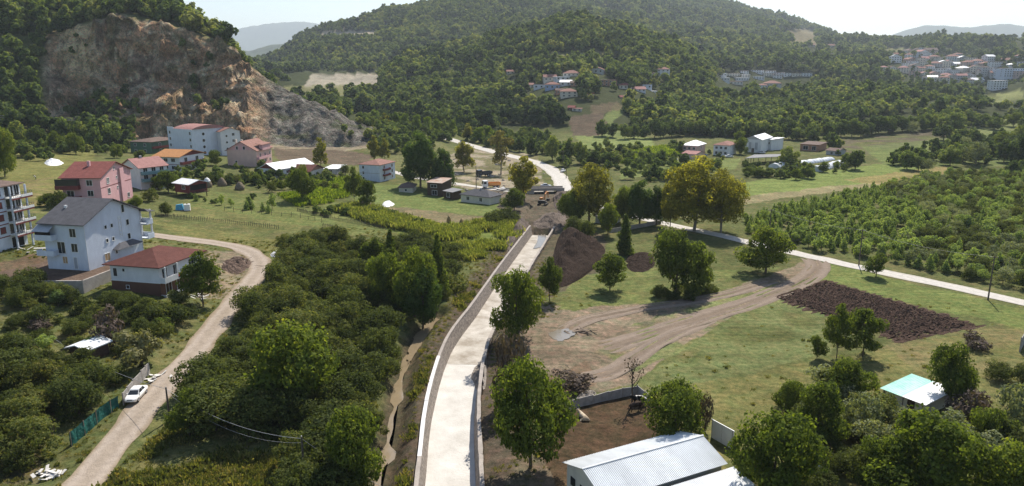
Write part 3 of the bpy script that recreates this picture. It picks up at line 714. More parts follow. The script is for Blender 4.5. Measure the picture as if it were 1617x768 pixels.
wood('forest', -220, 380, 470, 1000, 5.9, 231, 'wooded front slope of the central hill behind the village', None, lambda X, Y, Z, px, py: (px > 545) & (px < 1215) & ((px < 985) | (Y > 690)) & (Y > 490 + 30 * fbm(X / 25, Y * 0, 7, 2)))
wood('forest', 60, 460, 470, 980, 5.6, 241, 'low wood on the gentle rise behind the farm houses', None, lambda X, Y, Z, px, py: (px > 984) & (px < 1470) & (Y > 482 + np.clip((px - 1300) * 1.1, 0, 400) + 14 * np.sin(X / 13)) & ((px < 1420) | (fbm(X / 25, Y / 25, 9, 2) > .45)))
wood('forest', 100, 1700, 960, 3000, 10.5, 251, 'wooded slopes of the high hill right of centre', None, lambda X, Y, Z, px, py: (px > 880) & (px < 1420) & (Y > 990), 1.15, 1.7)
wood('forest', 560, 1900, 980, 2000, 9.6, 261, 'woods around and above the hillside town', None, lambda X, Y, Z, px, py: (px >= 1380) & (px < 1860) & (Y > 985), .9, 1.35)
wood('forest', 280, 900, 520, 980, 10.5, 271, 'scattered trees and scrub on the slope below the town', None, lambda X, Y, Z, px, py: (px > 1440) & (px < 1800) & (fbm(X / 35, Y / 35, 11, 3) > .40))
# scrub on the quarry face foot and the meadow edges
X, Y, g = jitter_grid(-380, -60, 392, 470, 3.4, 281); Z = h_at(X, Y); px, py = project(X, Y, Z)
ok = (((px < 215) & (py > 150) & (py > 240 - px * .55)) | ((px > 600) & (px < 640) & (py > 200)) ) & (fbm(X / 12, Y / 12, 13, 3) > .42)
ok |= (px > 100) & (px < 560) & (fbm(X / 10, Y / 10, 14, 3) > .72) & (g.random(len(X)) < .5)
X, Y, Z = X[ok], Y[ok], Z[ok]; n = len(X)
stuff(scatter('scrub', np.stack([X, Y, Z - .2], -1), g.uniform(.22, .62, n), g.uniform(0, 6.28, n), g.integers(0, 9, n), FAR), 'bushes and scrub growing at the foot of the quarry face', 'scrub')
# ------------------------------------------------------------------ roads, channel, stream, tilled ground
def frames(path):
    out = []
    for i, p in enumerate(path):
        t = path[min(i + 1, len(path) - 1)] - path[max(i - 1, 0)]; t.z = 0; t.normalize(); out.append((p, t, Vector((t.y, -t.x, 0))))   # right-hand side
    return out
def strip(name, path, offs, zf, smooth=True, jit=0.0, seed=0):
    """a ribbon along a path: offs are across offsets, zf(p, i, j, off) the height"""
    g = np.random.default_rng(seed); V = []; A = []
    fr = frames(path)
    for i, (p, t, r) in enumerate(fr):
        for j, o in enumerate(offs):
            e = o + (float(vnoise(i * .35, j * 3.3, seed) - .5) * 2 * jit if j in (0, len(offs) - 1) else 0)
            q = p + r * e; V.append((q.x, q.y, zf(q, i, j, o))); A.append(2 * j / (len(offs) - 1) - 1)
    n = len(offs); idx = np.arange(len(V)).reshape(-1, n)
    f = np.stack([idx[:-1, :-1], idx[:-1, 1:], idx[1:, 1:], idx[1:, :-1]], -1).reshape(-1, 4)
    me = new_mesh(name, V, f, smooth)
    a = me.attributes.new('across', 'FLOAT', 'POINT'); a.data.foreach_set('value', np.array(A, np.float32))
    return me
def road_mat(name, base, rut, edge, s=1.0, sharp=0.6):
    m = mat(name, base, .95, .16, 1.2 * s, .35, 5.0 * s, .15); nt = m.node_tree; L = nt.links; b = nt.nodes['Principled BSDF']
    src = b.inputs['Base Color'].links[0].from_socket
    at = nd(nt, 'ShaderNodeAttribute', attribute_name='across'); ab = nd(nt, 'ShaderNodeMath', operation='ABSOLUTE'); L.new(at.outputs['Fac'], ab.inputs[0])
    n = nd(nt, 'ShaderNodeTexNoise'); n.inputs['Scale'].default_value = .5; n.inputs['Detail'].default_value = 6; tc = nd(nt, 'ShaderNodeTexCoord'); L.new(tc.outputs['Object'], n.inputs['Vector'])
    ad = nd(nt, 'ShaderNodeMath', operation='MULTIPLY_ADD'); L.new(n.outputs['Fac'], ad.inputs[0]); ad.inputs[1].default_value = .5; ad.inputs[2].default_value = -.25
    sm = nd(nt, 'ShaderNodeMath', operation='ADD'); L.new(ab.outputs[0], sm.inputs[0]); L.new(ad.outputs[0], sm.inputs[1])
    rp = nd(nt, 'ShaderNodeValToRGB'); e = rp.color_ramp.elements; e[0].position = .15; e[0].color = (*rut, 1); e[1].position = .45; e[1].color = (1, 1, 1, 1)
    q = e.new(.62); q.color = (1, 1, 1, 1); q = e.new(.95); q.color = (*edge, 1); L.new(sm.outputs[0], rp.inputs['Fac'])
    mx = nd(nt, 'ShaderNodeMix', data_type='RGBA', blend_type='MULTIPLY'); mx.inputs['Factor'].default_value = 1; L.new(src, mx.inputs['A']); L.new(rp.outputs['Color'], mx.inputs['B']); L.new(mx.outputs['Result'], b.inputs['Base Color'])
    return m
M_GRAVEL = road_mat('gravel', (.35, .295, .245), (.86, .85, .82), (.72, .68, .58))
M_CONC_ROAD = road_mat('road_concrete', (.50, .475, .44), (.95, .95, .94), (.8, .78, .72))
M_TRACK = road_mat('track_mud', (.225, .18, .145), (.8, .78, .74), (.85, .85, .8))
for k, path in ROADS.items():
    w = ROADW[k] / 2; offs = [w * t for t in (-1, -.72, -.45, -.15, .15, .45, .72, 1)]
    dz = {0: .0, 7: .0}
    me = strip(k, path, offs, lambda p, i, j, o, path=path, w=w: path[i].z + .03 - .035 * (abs(o) / w) ** 4 - (.035 if .4 < abs(o) / w < .8 else 0) * float(vnoise(i * .2, o)), True, .45, hash_(k))
    structure(obj(k, me, M_CONC_ROAD if k in ('concrete_road', 'valley_road', 'site_road') else M_GRAVEL))

# --- rutted dirt tracks over the field
def track(px, w, seed, lift=.03):
    path = resample([hit(*q) for q in px], .8); n = 21; offs = list(np.linspace(-w / 2, w / 2, n))
    g = np.random.default_rng(seed); ph = g.uniform(0, 6, 4)
    def zf(p, i, j, o):
        r = math.sin(o * 4.2 + ph[0] + .5 * math.sin(i * .02 + ph[1])) * .07 + float(vnoise(i * .3, j * .7, seed) - .5) * .13
        e = 1 - (abs(o) / (w / 2)) ** 6; fe = min(1, i / 8, (len(path) - 1 - i) / 8); e *= fe
        return gz(p.x, p.y) + lift + (r + .03) * max(e, 0) - (.12 if abs(o) > w * .495 else 0) - .1 * (1 - fe)
    return structure(obj('dirt_track', strip('dirt_track', path, offs, zf, True, .5, seed), M_TRACK))
track([(1262, 402), (1287, 412), (1290, 426), (1265, 446), (1215, 467), (1150, 489), (1070, 514), (990, 540), (925, 556)], 6.0, 401)
track([(1235, 440), (1160, 462), (1080, 478), (1000, 490), (930, 505), (880, 530)], 4.0, 405, .045)
track([(1130, 500), (1060, 530), (1010, 560), (960, 590), (900, 600)], 4.2, 409, .06)

# --- ploughed plot with real furrows
M_PLOUGH = mat('ploughed_earth', (.085, .056, .043), 1, .45, 1.4, .9, 7)
def ploughed(name, c, nu, nv, amp, furrows, m, seed):
    A, B, Cc, D = [np.array(hit(*q)) for q in c]
    I, J = np.meshgrid(np.arange(nu + 1), np.arange(nv + 1), indexing='ij'); s, t = I / nu, J / nv
    P = (A * (1 - t)[..., None] + B * t[..., None]) * (1 - s)[..., None] + (D * (1 - t)[..., None] + Cc * t[..., None]) * s[..., None]
    ed = np.minimum(np.minimum(s, 1 - s), np.minimum(t, 1 - t)); e = np.minimum(1, np.minimum(np.minimum(s, 1 - s) * 26, np.minimum(t, 1 - t) * 18))
    jj = (vnoise(I * .21, J * .3, seed) - .5) * 3.2 * (1 - np.minimum(1, ed * 12)); X = P[..., 0] + jj; Y = P[..., 1] + jj * .7
    Z = h_at(X, Y) + .02 + e * (.1 + amp * np.sin(t * furrows * 2 * math.pi + vnoise(I * .06, J * 0, seed) * 2.0) + (vnoise(I * .55, J * .55, seed + 1) - .5) * amp * 2.4)
    Z[[0, -1], :] -= .15; Z[:, [0, -1]] -= .15; V = np.stack([X, Y, Z], -1).reshape(-1, 3)
    idx = np.arange(len(V)).reshape(nu + 1, nv + 1); f = np.stack([idx[:-1, :-1], idx[1:, :-1], idx[1:, 1:], idx[:-1, 1:]], -1).reshape(-1, 4)
    return structure(obj(name, new_mesh(name, V, f, False), m))
ploughed('ploughed_field', [(1218, 470), (1302, 442), (1556, 516), (1425, 541)], 230, 110, .13, 24, M_PLOUGH, 421)

# --- flood channel: masonry side walls with concrete copings, cast floor slabs
M_FLOOR = mat('channel_concrete', (.62, .605, .575), .9, .1, .28, .25, 3, .2, col2=(.46, .44, .405))
M_FLOOR2 = mat('channel_concrete_stained', (.56, .53, .485), .85, .22, .3, .3, 3, .2, col2=(.27, .235, .19))
M_COPING = mat('coping_concrete', (.34, .305, .275), .9, .2, .8, .3, 6)
M_COPING_NEW = mat('coping_fresh', (.68, .67, .66), .9, .1, .8, .2, 6)
def masonry():
    m = bpy.data.materials.new('rubble_masonry'); m.use_nodes = True; nt = m.node_tree; L = nt.links; b = nt.nodes['Principled BSDF']; b.inputs['Roughness'].default_value = .95
    tc = nd(nt, 'ShaderNodeTexCoord'); v = nd(nt, 'ShaderNodeTexVoronoi'); v.inputs['Scale'].default_value = 3.2; L.new(tc.outputs['Object'], v.inputs['Vector'])
    v2 = nd(nt, 'ShaderNodeTexVoronoi', feature='DISTANCE_TO_EDGE'); v2.inputs['Scale'].default_value = 3.2; L.new(tc.outputs['Object'], v2.inputs['Vector'])
    hs = nd(nt, 'ShaderNodeSeparateColor'); L.new(v.outputs['Color'], hs.inputs['Color'])
    rp = nd(nt, 'ShaderNodeValToRGB'); e = rp.color_ramp.elements; e[0].color = (.12, .098, .08, 1); e[1].color = (.33, .28, .235, 1); q = e.new(.5); q.color = (.215, .175, .145, 1); L.new(hs.outputs[0], rp.inputs['Fac'])
    r2 = nd(nt, 'ShaderNodeValToRGB'); r2.color_ramp.elements[0].position = .02; r2.color_ramp.elements[0].color = (1, 1, 1, 1); r2.color_ramp.elements[1].position = .07; r2.color_ramp.elements[1].color = (0, 0, 0, 1); L.new(v2.outputs['Distance'], r2.inputs['Fac'])
    mx = nd(nt, 'ShaderNodeMix', data_type='RGBA'); L.new(r2.outputs['Color'], mx.inputs['Factor']); L.new(rp.outputs['Color'], mx.inputs['A']); mx.inputs['B'].default_value = (.26, .235, .21, 1); L.new(mx.outputs['Result'], b.inputs['Base Color'])
    bp = nd(nt, 'ShaderNodeBump'); bp.inputs['Strength'].default_value = .8; bp.inputs['Distance'].default_value = .08; L.new(v2.outputs['Distance'], bp.inputs['Height']); L.new(bp.outputs['Normal'], b.inputs['Normal'])
    return m
M_MASONRY = masonry()
chan = thing('flood_channel', 'pale concrete flood channel with stone side walls running up the valley', 'channel', (chan_c[0].x, chan_c[0].y, CH_Z))
fr = frames(chan_c); HW = 2.85; TOPZ = 0.30
def seg_prism(a, b, prof, name, m, parent, rough=0.0, seed=0):
    """sweep a closed across/height profile along the channel from step a to b"""
    V = []; n = len(prof)
    for i in range(a, b + 1):
        p, t, r = fr[i]
        for j, (o, z) in enumerate(prof):
            e = (float(vnoise(i * .8, j * 5.1, seed)) - .5) * rough; q = p + r * (o + e); V.append((q.x - chan_c[0].x, q.y - chan_c[0].y, z - CH_Z + e * .4))
    me_f = []; k = b - a
    for i in range(k):
        for j in range(n): me_f.append((i * n + j, i * n + (j + 1) % n, (i + 1) * n + (j + 1) % n, (i + 1) * n + j))
    me_f.append(tuple(range(n))[::-1]); me_f.append(tuple(k * n + j for j in range(n)))
    me = bpy.data.meshes.new(name); me.from_pydata(V, [], me_f); me.update(); return obj(name, me, m, parent)
NP = len(fr)
cuts = [0, 14, 27, 38, 49, 61, 74, 88, 103, 118, NP - 1]; cuts = [c for c in cuts if c < NP - 1] + [NP - 1]
for q, (a, b) in enumerate(zip(cuts[:-1], cuts[1:])):
    z = CH_Z + .02 * (q % 2) + (.05 if q == len(cuts) - 2 else 0)
    seg_prism(a, b, [(-HW - .2, z - .3), (HW + .2, z - .3), (HW + .2, z), (-HW - .2, z)][::-1], 'floor_slab', M_FLOOR2 if q >= 3 else M_FLOOR, chan, .0, q)
for s, sgn in (('left', -1), ('right', 1)):
    seg_prism(0, NP - 1, [(sgn * HW, CH_Z - .25), (sgn * (HW + .95), CH_Z - .25), (sgn * (HW + .95), TOPZ - .14), (sgn * (HW + .5), TOPZ - .14)][::sgn], 'side_wall', M_MASONRY, chan, .05, 11)
    ccuts = list(range(0, NP - 1, 9)) + [NP - 1]
    for q, (a, b) in enumerate(zip(ccuts[:-1], ccuts[1:])):
        if b <= a: continue
        hz = .05 if (s == 'left' and 3 <= q <= 3) else 0
        seg_prism(a, b, [(sgn * (HW + .46), TOPZ - .14 + .003), (sgn * (HW + .98), TOPZ - .14 + .003), (sgn * (HW + .96), TOPZ + hz), (sgn * (HW + .48), TOPZ + hz)][::sgn], 'coping', M_COPING_NEW if (s == 'left' and q in (2, 3)) else M_COPING, chan, .06 if s == 'left' else .16, 13 + q)
# --- muddy water
M_WATER = mat('muddy_water', (.23, .18, .115), .12, .1, .5, .05, 2, .5)
M_WATER2 = mat('shallow_water', (.20, .175, .14), .12, .1, .5, .03, 2, .6)
spath = resample([Vector((x, y, -1.62)) for x, y in stream_xy], 1.0)
structure(obj('stream', strip('stream', spath, [-.55, -.28, 0, .28, .55], lambda p, i, j, o: -1.84, True, .8, 5), M_WATER))
def blob(name, px, z, m, n=40, jit=.18, seed=1, kind=True):
    pts = [at_z(a, b, z) if z is not None else hit(a, b) for a, b in px]; c = sum(pts, Vector()) / len(pts)
    ring = []
    P = pts + [pts[0]]
    for k in range(len(pts)):
        for t in np.linspace(0, 1, 7)[:-1]:
            q = P[k].lerp(P[k + 1], float(t)); f_ = 1 + (float(vnoise(k * 3.1 + t * 5, 0, seed)) - .5) * jit * 2; ring.append(c + (q - c) * f_)
    zz = [(z if z is not None else gz(q.x, q.y) + .06) for q in ring]
    mz = sorted(zz)[len(zz) // 2] - .0; b = MB(); b.poly([(q.x, q.y, mz) for q in ring]); o = b.build(name, m)
    return structure(o) if kind else o
blob('stream_pool', [(642, 560), (655, 536), (676, 512), (690, 502), (684, 518), (668, 540), (656, 560), (646, 572)], -1.64, M_WATER, seed=9)
blob('puddle', [(866, 528), (880, 520), (898, 519), (907, 528), (900, 536), (885, 540), (872, 536)], None, M_WATER2, seed=3)
blob('puddle', [(806, 500), (822, 494), (832, 505), (828, 520), (812, 522)], None, M_WATER2, seed=6)
blob('channel_water', [(843, 392), (866, 391), (866, 380), (861, 371), (850, 371)], CH_Z + .12, M_WATER2, seed=7)

# --- heaps
def mound(name, label, cat, px, h, m, seed, rough=.25, peak=(.5, .5), power=.8, lump=1.0, group=None):
    pts = [hit(a, b) for a, b in px]; n = 56; ring = resample(pts + [pts[0]], .2)
    c = sum(pts, Vector()) / len(pts); ring = [ring[int(k * len(ring) / n)] for k in range(n)]; K = 22; V = []
    z0 = gz(c.x, c.y)
    T = (np.arange(K + 1) / K)[:, None]; rx = np.array([q.x for q in ring]); ry = np.array([q.y for q in ring])
    X = c.x + (rx - c.x) * (1 - T); Y = c.y + (ry - c.y) * (1 - T); nn = fbm(X / lump, Y / lump, seed, 4) - .5; n3 = fbm(X / lump * .3, Y / lump * .3, seed + 3, 2) - .5
    Z = h_at(X, Y) - .25 * (1 - T) ** 4 + h * (np.minimum(1, T * 1.25) ** power) * (1 + n3 * 1.5) + nn * rough * h * np.minimum(1, T * 4)
    V = np.stack([X - c.x, Y - c.y, Z - z0], -1).reshape(-1, 3)
    idx = np.arange(len(V)).reshape(K + 1, n); f = []
    for k in range(K):
        for i in range(n): f.append((idx[k, i], idx[k, (i + 1) % n], idx[k + 1, (i + 1) % n], idx[k + 1, i]))
    o = obj(name, new_mesh(name, V, np.array(f), False), m); o.location = (c.x, c.y, z0)
    # outline may run either way round: keep faces up
    if o.data.polygons[0].normal.z < 0: o.data.flip_normals()
    return tag(o, label, cat, group)
M_HEAP = mat('heap_soil', (.040, .028, .022), 1, .45, 2.0, 1.0, 5)
M_HEAP2 = mat('heap_clay', (.16, .13, .11), 1, .4, 2.0, 1.0, 5)
M_RUBBLE = mat('rubble', (.34, .30, .26), 1, .45, 3.0, 1.0, 8)
mound('soil_heap', 'big dark heap of dug soil beside the head of the channel', 'soil heap', [(866, 440), (872, 405), (884, 372), (905, 356), (930, 368), (952, 388), (956, 402), (935, 428), (898, 452), (872, 456)], 3.4, M_HEAP, 431, .45, power=.65, lump=2.2)
mound('soil_heap', 'low dark heap of clods in the grass beside the rounded tree', 'soil heap', [(986, 420), (990, 405), (1012, 397), (1032, 402), (1036, 420), (1020, 431), (996, 430)], 1.1, M_HEAP, 433, .6, lump=.8)
mound('earth_bank', 'brown earth bank left of the channel head below the bushes', 'earth bank', [(792, 392), (806, 372), (818, 350), (834, 350), (836, 362), (822, 384), (804, 408)], 1.8, M_HEAP2, 435, .3)
mound('spoil_heap', 'ridge of grey spoil in front of the excavator', 'spoil heap', [(838, 352), (858, 338), (884, 336), (900, 348), (890, 362), (866, 366), (846, 362)], 1.6, M_HEAP2, 437, .5, lump=1.0)
mound('spoil_heap', 'brown spoil bank right of the small bridge', 'spoil heap', [(872, 312), (882, 300), (896, 304), (902, 330), (892, 342), (876, 330)], 1.7, M_HEAP2, 439, .4)
mound('rubble_heap', 'small pile of broken pale stones behind the cattle yard wall', 'rubble', [(902, 632), (920, 620), (940, 618), (942, 626), (920, 636)], .7, M_RUBBLE, 443, .9, lump=.35)
mound('debris_heap', 'heap of dark timber and building waste inside the road bend', 'debris', [(346, 428), (352, 412), (378, 405), (398, 410), (396, 424), (372, 436)], .8, mat('waste', (.14, .10, .08), 1, .6, 2, 1, 6), 445, .9, lump=.6)
mound('bank_slip', 'slipped earth and broken concrete against the right channel wall', 'rubble', [(748, 612), (742, 596), (752, 578), (766, 572), (768, 600), (762, 618)], .6, M_RUBBLE, 447, .9, lump=.5).location.z = CH_Z
# ------------------------------------------------------------------ buildings
M_GLASS = mat('window_glass', (.022, .026, .032), .12, .2, .6, 0, 1, .6)
M_FRAME = mat('white_frame', (.72, .72, .70), .6, .06, 2)
M_FRAME_BROWN = mat('brown_frame', (.10, .055, .04), .6, .15, 2)
M_DARK = mat('dark_opening', (.03, .028, .026), .9, .3, 1)
M_PLY = mat('board_window', (.42, .28, .15), .8, .15, 2)
M_METAL = mat('grey_metal', (.35, .37, .40), .5, .12, 2, 0, 1, .5)
M_RAIL = mat('dark_rail', (.05, .045, .045), .5, .1, 2)
def wallmat(name, c, streak=.10): return mat(name, c, .92, streak, .7, .12, 9, .15, stretch=(1, 1, .45))
W_WHITE = wallmat('wall_white', (.66, .67, .68)); W_BLUE = wallmat('wall_blue_white', (.60, .65, .72)); W_PINK = wallmat('wall_pink', (.60, .36, .37)); W_PINK2 = wallmat('wall_salmon', (.60, .43, .37))
W_CREAM = wallmat('wall_cream', (.62, .58, .50)); W_BROWN = wallmat('wall_brown', (.16, .085, .06)); W_GREEN = wallmat('wall_green', (.10, .17, .12)); W_GREY = wallmat('wall_grey', (.42, .42, .42)); W_BRICK = wallmat('wall_brick', (.34, .19, .13), .3); W_LBLUE = wallmat('wall_blue', (.34, .42, .58)); W_MAROON = wallmat('wall_maroon', (.19, .06, .055)); W_TEAL = wallmat('wall_teal', (.16, .27, .30)); W_WOOD = mat('dark_wood', (.09, .06, .045), .9, .4, 3, .3, 8, stretch=(4, 4, 1)); W_CONC = mat('wall_concrete', (.40, .37, .34), .95, .22, .8, .3, 5)
def roofmat(name, c, rough=.8, sc=3.4, amt=.25, axis='X'):
    m = mat(name, c, rough, .2, 1.0, 0, 1, .3); nt = m.node_tree; L = nt.links; b = nt.nodes['Principled BSDF']
    tc = nd(nt, 'ShaderNodeTexCoord'); w = nd(nt, 'ShaderNodeTexWave', wave_type='BANDS', bands_direction='DIAGONAL'); w.inputs['Scale'].default_value = sc; w.inputs['Distortion'].default_value = .6
    L.new(tc.outputs['Object'], w.inputs['Vector']); bp = nd(nt, 'ShaderNodeBump'); bp.inputs['Strength'].default_value = amt; bp.inputs['Distance'].default_value = .08; L.new(w.outputs['Fac'], bp.inputs['Height']); L.new(bp.outputs['Normal'], b.inputs['Normal'])
    return m
R_RED = roofmat('roof_red', (.20, .075, .066)); R_DUSTY = roofmat('roof_dusty_red', (.26, .145, .12)); R_BROWN = roofmat('roof_brown', (.115, .05, .042)); R_GREY = roofmat('roof_grey', (.10, .10, .11)); R_ORANGE = roofmat('roof_orange', (.40, .20, .09)); R_WHITE = roofmat('roof_white', (.72, .73, .75), .5); R_DBROWN = roofmat('roof_dark_brown', (.15, .11, .095)); R_PINK = roofmat('roof_pink', (.33, .18, .165)); R_RUST = mat('roof_rust', (.42, .38, .34), .7, .4, .5, .2, 3, col2=(.28, .13, .07)); R_MIDGREY = roofmat('roof_mid_grey', (.24, .24, .25))
_wm = {}
def window_mesh(w, h, round_=False):
    k = (round(w, 2), round(h, 2), round_)
    if k not in _wm:
        f = MB(); p = MB()
        if round_:
            n = 16; f.lathe([(w / 2 + .08, -.06), (w / 2 + .08, .03)], n); p.lathe([(w / 2, .0), (w / 2, .04)], n)
            for b in (f, p): b.v = [(x, -z, y) for x, y, z in b.v]
        else:
            t = .09
            f.box(-w / 2 - t, w / 2 + t, -.05, .06, h / 2, h / 2 + t).box(-w / 2 - t - .05, w / 2 + t + .05, -.10, .06, -h / 2 - t, -h / 2)
            f.box(-w / 2 - t, -w / 2, -.05, .06, -h / 2, h / 2).box(w / 2, w / 2 + t, -.05, .06, -h / 2, h / 2)
            if w > .9: f.box(-.03, .03, -.035, .06, -h / 2, h / 2)
            p.box(-w / 2, w / 2, -.02, .05, -h / 2, h / 2)
        _wm[k] = (f.mesh('window'), p.mesh('pane'))
    return _wm[k]
class House:
    """a building laid out from three foot corners: left, near, right. Front face A (y=0), right face B (x=w), back C, left D"""
    def __init__(s, name, label, cat, Lp, Np, Rp, wall, height, zbase=None, group=None, foot=1.2, w=None, d=None):
        g = (lambda q: at_z(q[0], q[1], zbase)) if zbase is not None else (lambda q: hit(*q))
        Lw, Nw, Rw = g(Lp), g(Np), g(Rp); z = zbase if zbase is not None else min(Lw.z, Nw.z, Rw.z) + .1
        ex = Nw - Lw; ex.z = 0; s.w = w or ex.length; ex.normalize(); ey = Vector((-ex.y, ex.x, 0)); rr = Rw - Nw; rr.z = 0; s.d = d or max(3.0, abs(rr.dot(ey)))
        if w: Lw = Nw - ex * w
        s.h = height; s.t = thing(name, label, cat, (Lw.x, Lw.y, z), math.atan2(ex.y, ex.x), group); s.z = z
        s.wall = MB().box(0, s.w, 0, s.d, -foot, height).build('wall', wall, s.t); s.wm = wall
    def place(s, face, q, z, out=0.0):
        return {'A': ((q, -out, z), 0), 'B': ((s.w + out, q, z), R(90)), 'C': ((s.w - q, s.d + out, z), R(180)), 'D': ((-out, s.d - q, z), R(270))}[face]
    def win(s, face, q, z, w=1.2, h=1.3, frame=None, pane=None, name='window', round_=False):
        fm, pm = window_mesh(w, h, round_); L_ = s.w if face in 'AC' else s.d
        loc, rz = s.place(face, q * L_, z, .02)
        f = bpy.data.objects.new(name, fm); C.objects.link(f); f.parent = s.t; f.location = loc; f.rotation_euler = (0, 0, rz)
        p = bpy.data.objects.new('pane', pm); C.objects.link(p); p.parent = f
        if not fm.materials: fm.materials.append(None); pm.materials.append(None)
        for o, m in ((f, frame or M_FRAME), (p, pane or M_GLASS)): o.material_slots[0].link = 'OBJECT'; o.material_slots[0].material = m
        return f
    def wins(s, face, qs, zs, w=1.2, h=1.3, **k):
        for z in zs:
            for q in qs: s.win(face, q, z, w, h, **k)
    def door(s, face, q, w=1.0, h=2.1, m=None): return s.win(face, q, h / 2 + .05, w, h, pane=m or W_WOOD, name='door')
    def local_box(s, face, q0, q1, o0, o1, z0, z1):
        """box on a face: along q0..q1 metres, out o0..o1, z0..z1 in house coordinates"""
        if face == 'A': return (q0, q1, -o1, -o0, z0, z1)
        if face == 'B': return (s.w + o0, s.w + o1, q0, q1, z0, z1)
        if face == 'C': return (s.w - q1, s.w - q0, s.d + o0, s.d + o1, z0, z1)
        return (-o1, -o0, s.d - q1, s.d - q0, z0, z1)
    def balcony(s, face, q0, q1, z, out=1.2, m=None, rail='solid', rm=None, hgt=.9):
        b = MB().box(*s.local_box(face, q0, q1, .003, out, z - .18, z)).build('balcony', m or s.wm, s.t); r = MB(); t = .1
        if rail == 'solid': segs = [(q0, q1, out - t, out), (q0, q0 + t, .01, out - t), (q1 - t, q1, .01, out - t)]
        if rail == 'solid':
            for (a, c, e, f) in segs: r.box(*s.local_box(face, a, c, e, f, z + .002, z + hgt))
        else:
            for zz in (.45, .9): r.box(*s.local_box(face, q0, q1, out - .06, out, z + zz - .05, z + zz))
            r.box(*s.local_box(face, q0, q0 + .06, .01, out, z + .85, z + .9)); r.box(*s.local_box(face, q1 - .06, q1, .01, out, z + .85, z + .9))
            n = max(2, int((q1 - q0) / .5))
            for k in range(n + 1):
                q = q0 + (q1 - q0 - .05) * k / n; r.box(*s.local_box(face, q, q + .05, out - .055, out - .005, z, z + .84))
        r.build('railing', rm or m or s.wm, b); return b
    def slab(s, nm, m, *a): return MB().box(*s.local_box(*a)).build(nm, m, s.t)
    def gable(s, m, rise, along='x', ov=.5, th=.16, wall=None, z=None):
        w, d, h = s.w, s.d, (z if z is not None else s.h); r = MB()
        if along == 'x':
            y0, y1, ym = -ov, d + ov, d / 2; k = rise / (d / 2); e = h - k * ov
            for a, b_, za, zb in ((y0, ym, e, h + rise), (y1, ym, e, h + rise)):
                r.hexa([(-ov, a, za), (w + ov, a, za), (w + ov, b_, zb), (-ov, b_, zb), (-ov, a, za + th), (w + ov, a, za + th), (w + ov, b_, zb + th), (-ov, b_, zb + th)])
            gb = MB()
            for x0, x1 in ((.004, .2), (w - .2, w - .004)):
                n = len(gb.v); gb.v += [(x0, 0.004, h + .002), (x0, d - .004, h + .002), (x0, ym, h + rise - .02), (x1, 0.004, h + .002), (x1, d - .004, h + .002), (x1, ym, h + rise - .02)]
                gb.f += [(n, n + 2, n + 1), (n + 3, n + 4, n + 5), (n, n + 1, n + 4, n + 3), (n + 1, n + 2, n + 5, n + 4), (n + 2, n, n + 3, n + 5)]
        else:
            x0, x1, xm = -ov, w + ov, w / 2; k = rise / (w / 2); e = h - k * ov
            for a, b_ in ((x0, xm), (x1, xm)):
                r.hexa([(a, -ov, e), (b_, -ov, h + rise), (b_, d + ov, h + rise), (a, d + ov, e), (a, -ov, e + th), (b_, -ov, h + rise + th), (b_, d + ov, h + rise + th), (a, d + ov, e + th)])
            gb = MB()
            for y0, y1 in ((.004, .2), (d - .2, d - .004)):
                n = len(gb.v); gb.v += [(0.004, y0, h + .002), (w - .004, y0, h + .002), (xm, y0, h + rise - .02), (0.004, y1, h + .002), (w - .004, y1, h + .002), (xm, y1, h + rise - .02)]
                gb.f += [(n, n + 1, n + 2), (n + 3, n + 5, n + 4), (n, n + 3, n + 4, n + 1), (n + 1, n + 4, n + 5, n + 2), (n + 2, n + 5, n + 3, n)]
        s.gables(gb, wall or s.wm); s.roof = r.build('roof', m, s.t); return s.roof
    def gables(s, gb, m):
        h_ = len(gb.v) // 2; k = len(gb.f) // 2
        for i in range(2):
            q = MB(); q.v = gb.v[i * h_:(i + 1) * h_]; q.f = [tuple(a - i * h_ for a in f) for f in gb.f[i * k:(i + 1) * k]]; q.build('gable', m, s.t)
    def hip(s, m, rise, ov=.55, th=.16):
        w, d, h = s.w, s.d, s.h; q = min(w, d) / 2 + ov
        if w > d: a, b_ = (q - ov, d / 2), (w - q + ov, d / 2)
        else: a, b_ = (w / 2, q - ov), (w / 2, d - q + ov)
        if abs(w - d) < .3: a = b_ = (w / 2, d / 2); b_ = (a[0] + .02, a[1] + .02)
        z = h - .05; c = [(-ov, -ov), (w + ov, -ov), (w + ov, d + ov), (-ov, d + ov)]
        V = [(x, y, z) for x, y in c] + [(x, y, z + th) for x, y in c] + [(*a, h + rise), (*b_, h + rise)]
        F = [(0, 3, 2, 1), (0, 1, 5, 4), (1, 2, 6, 5), (2, 3, 7, 6), (3, 0, 4, 7)]
        F += [(4, 5, 9, 8), (5, 6, 9), (6, 7, 8, 9), (7, 4, 8)] if w > d else [(4, 5, 8), (5, 6, 9, 8), (6, 7, 9), (7, 4, 8, 9)]
        r = MB(); r.v = V; r.f = F; s.roof = r.build('roof', m, s.t); return s.roof
    def shed(s, m, rise, ov=.4, th=.1):
        w, d, h = s.w, s.d, s.h; r = MB(); r.hexa([(-ov, -ov, h + .01), (w + ov, -ov, h + .01), (w + ov, d + ov, h + rise), (-ov, d + ov, h + rise), (-ov, -ov, h + th), (w + ov, -ov, h + th), (w + ov, d + ov, h + rise + th), (-ov, d + ov, h + rise + th)])
        s.roof = r.build('roof', m, s.t); return s.roof
    def flat(s, m, ov=.35, th=.25):
        s.roof = MB().box(-ov, s.w + ov, -ov, s.d + ov, s.h + .003, s.h + th).build('roof', m, s.t); return s.roof
    def chimney(s, x, y, z0, z1, m=None, r=.3): return MB().box(x - r, x + r, y - r, y + r, z0, z1).build('chimney', m or W_CREAM, s.roof)

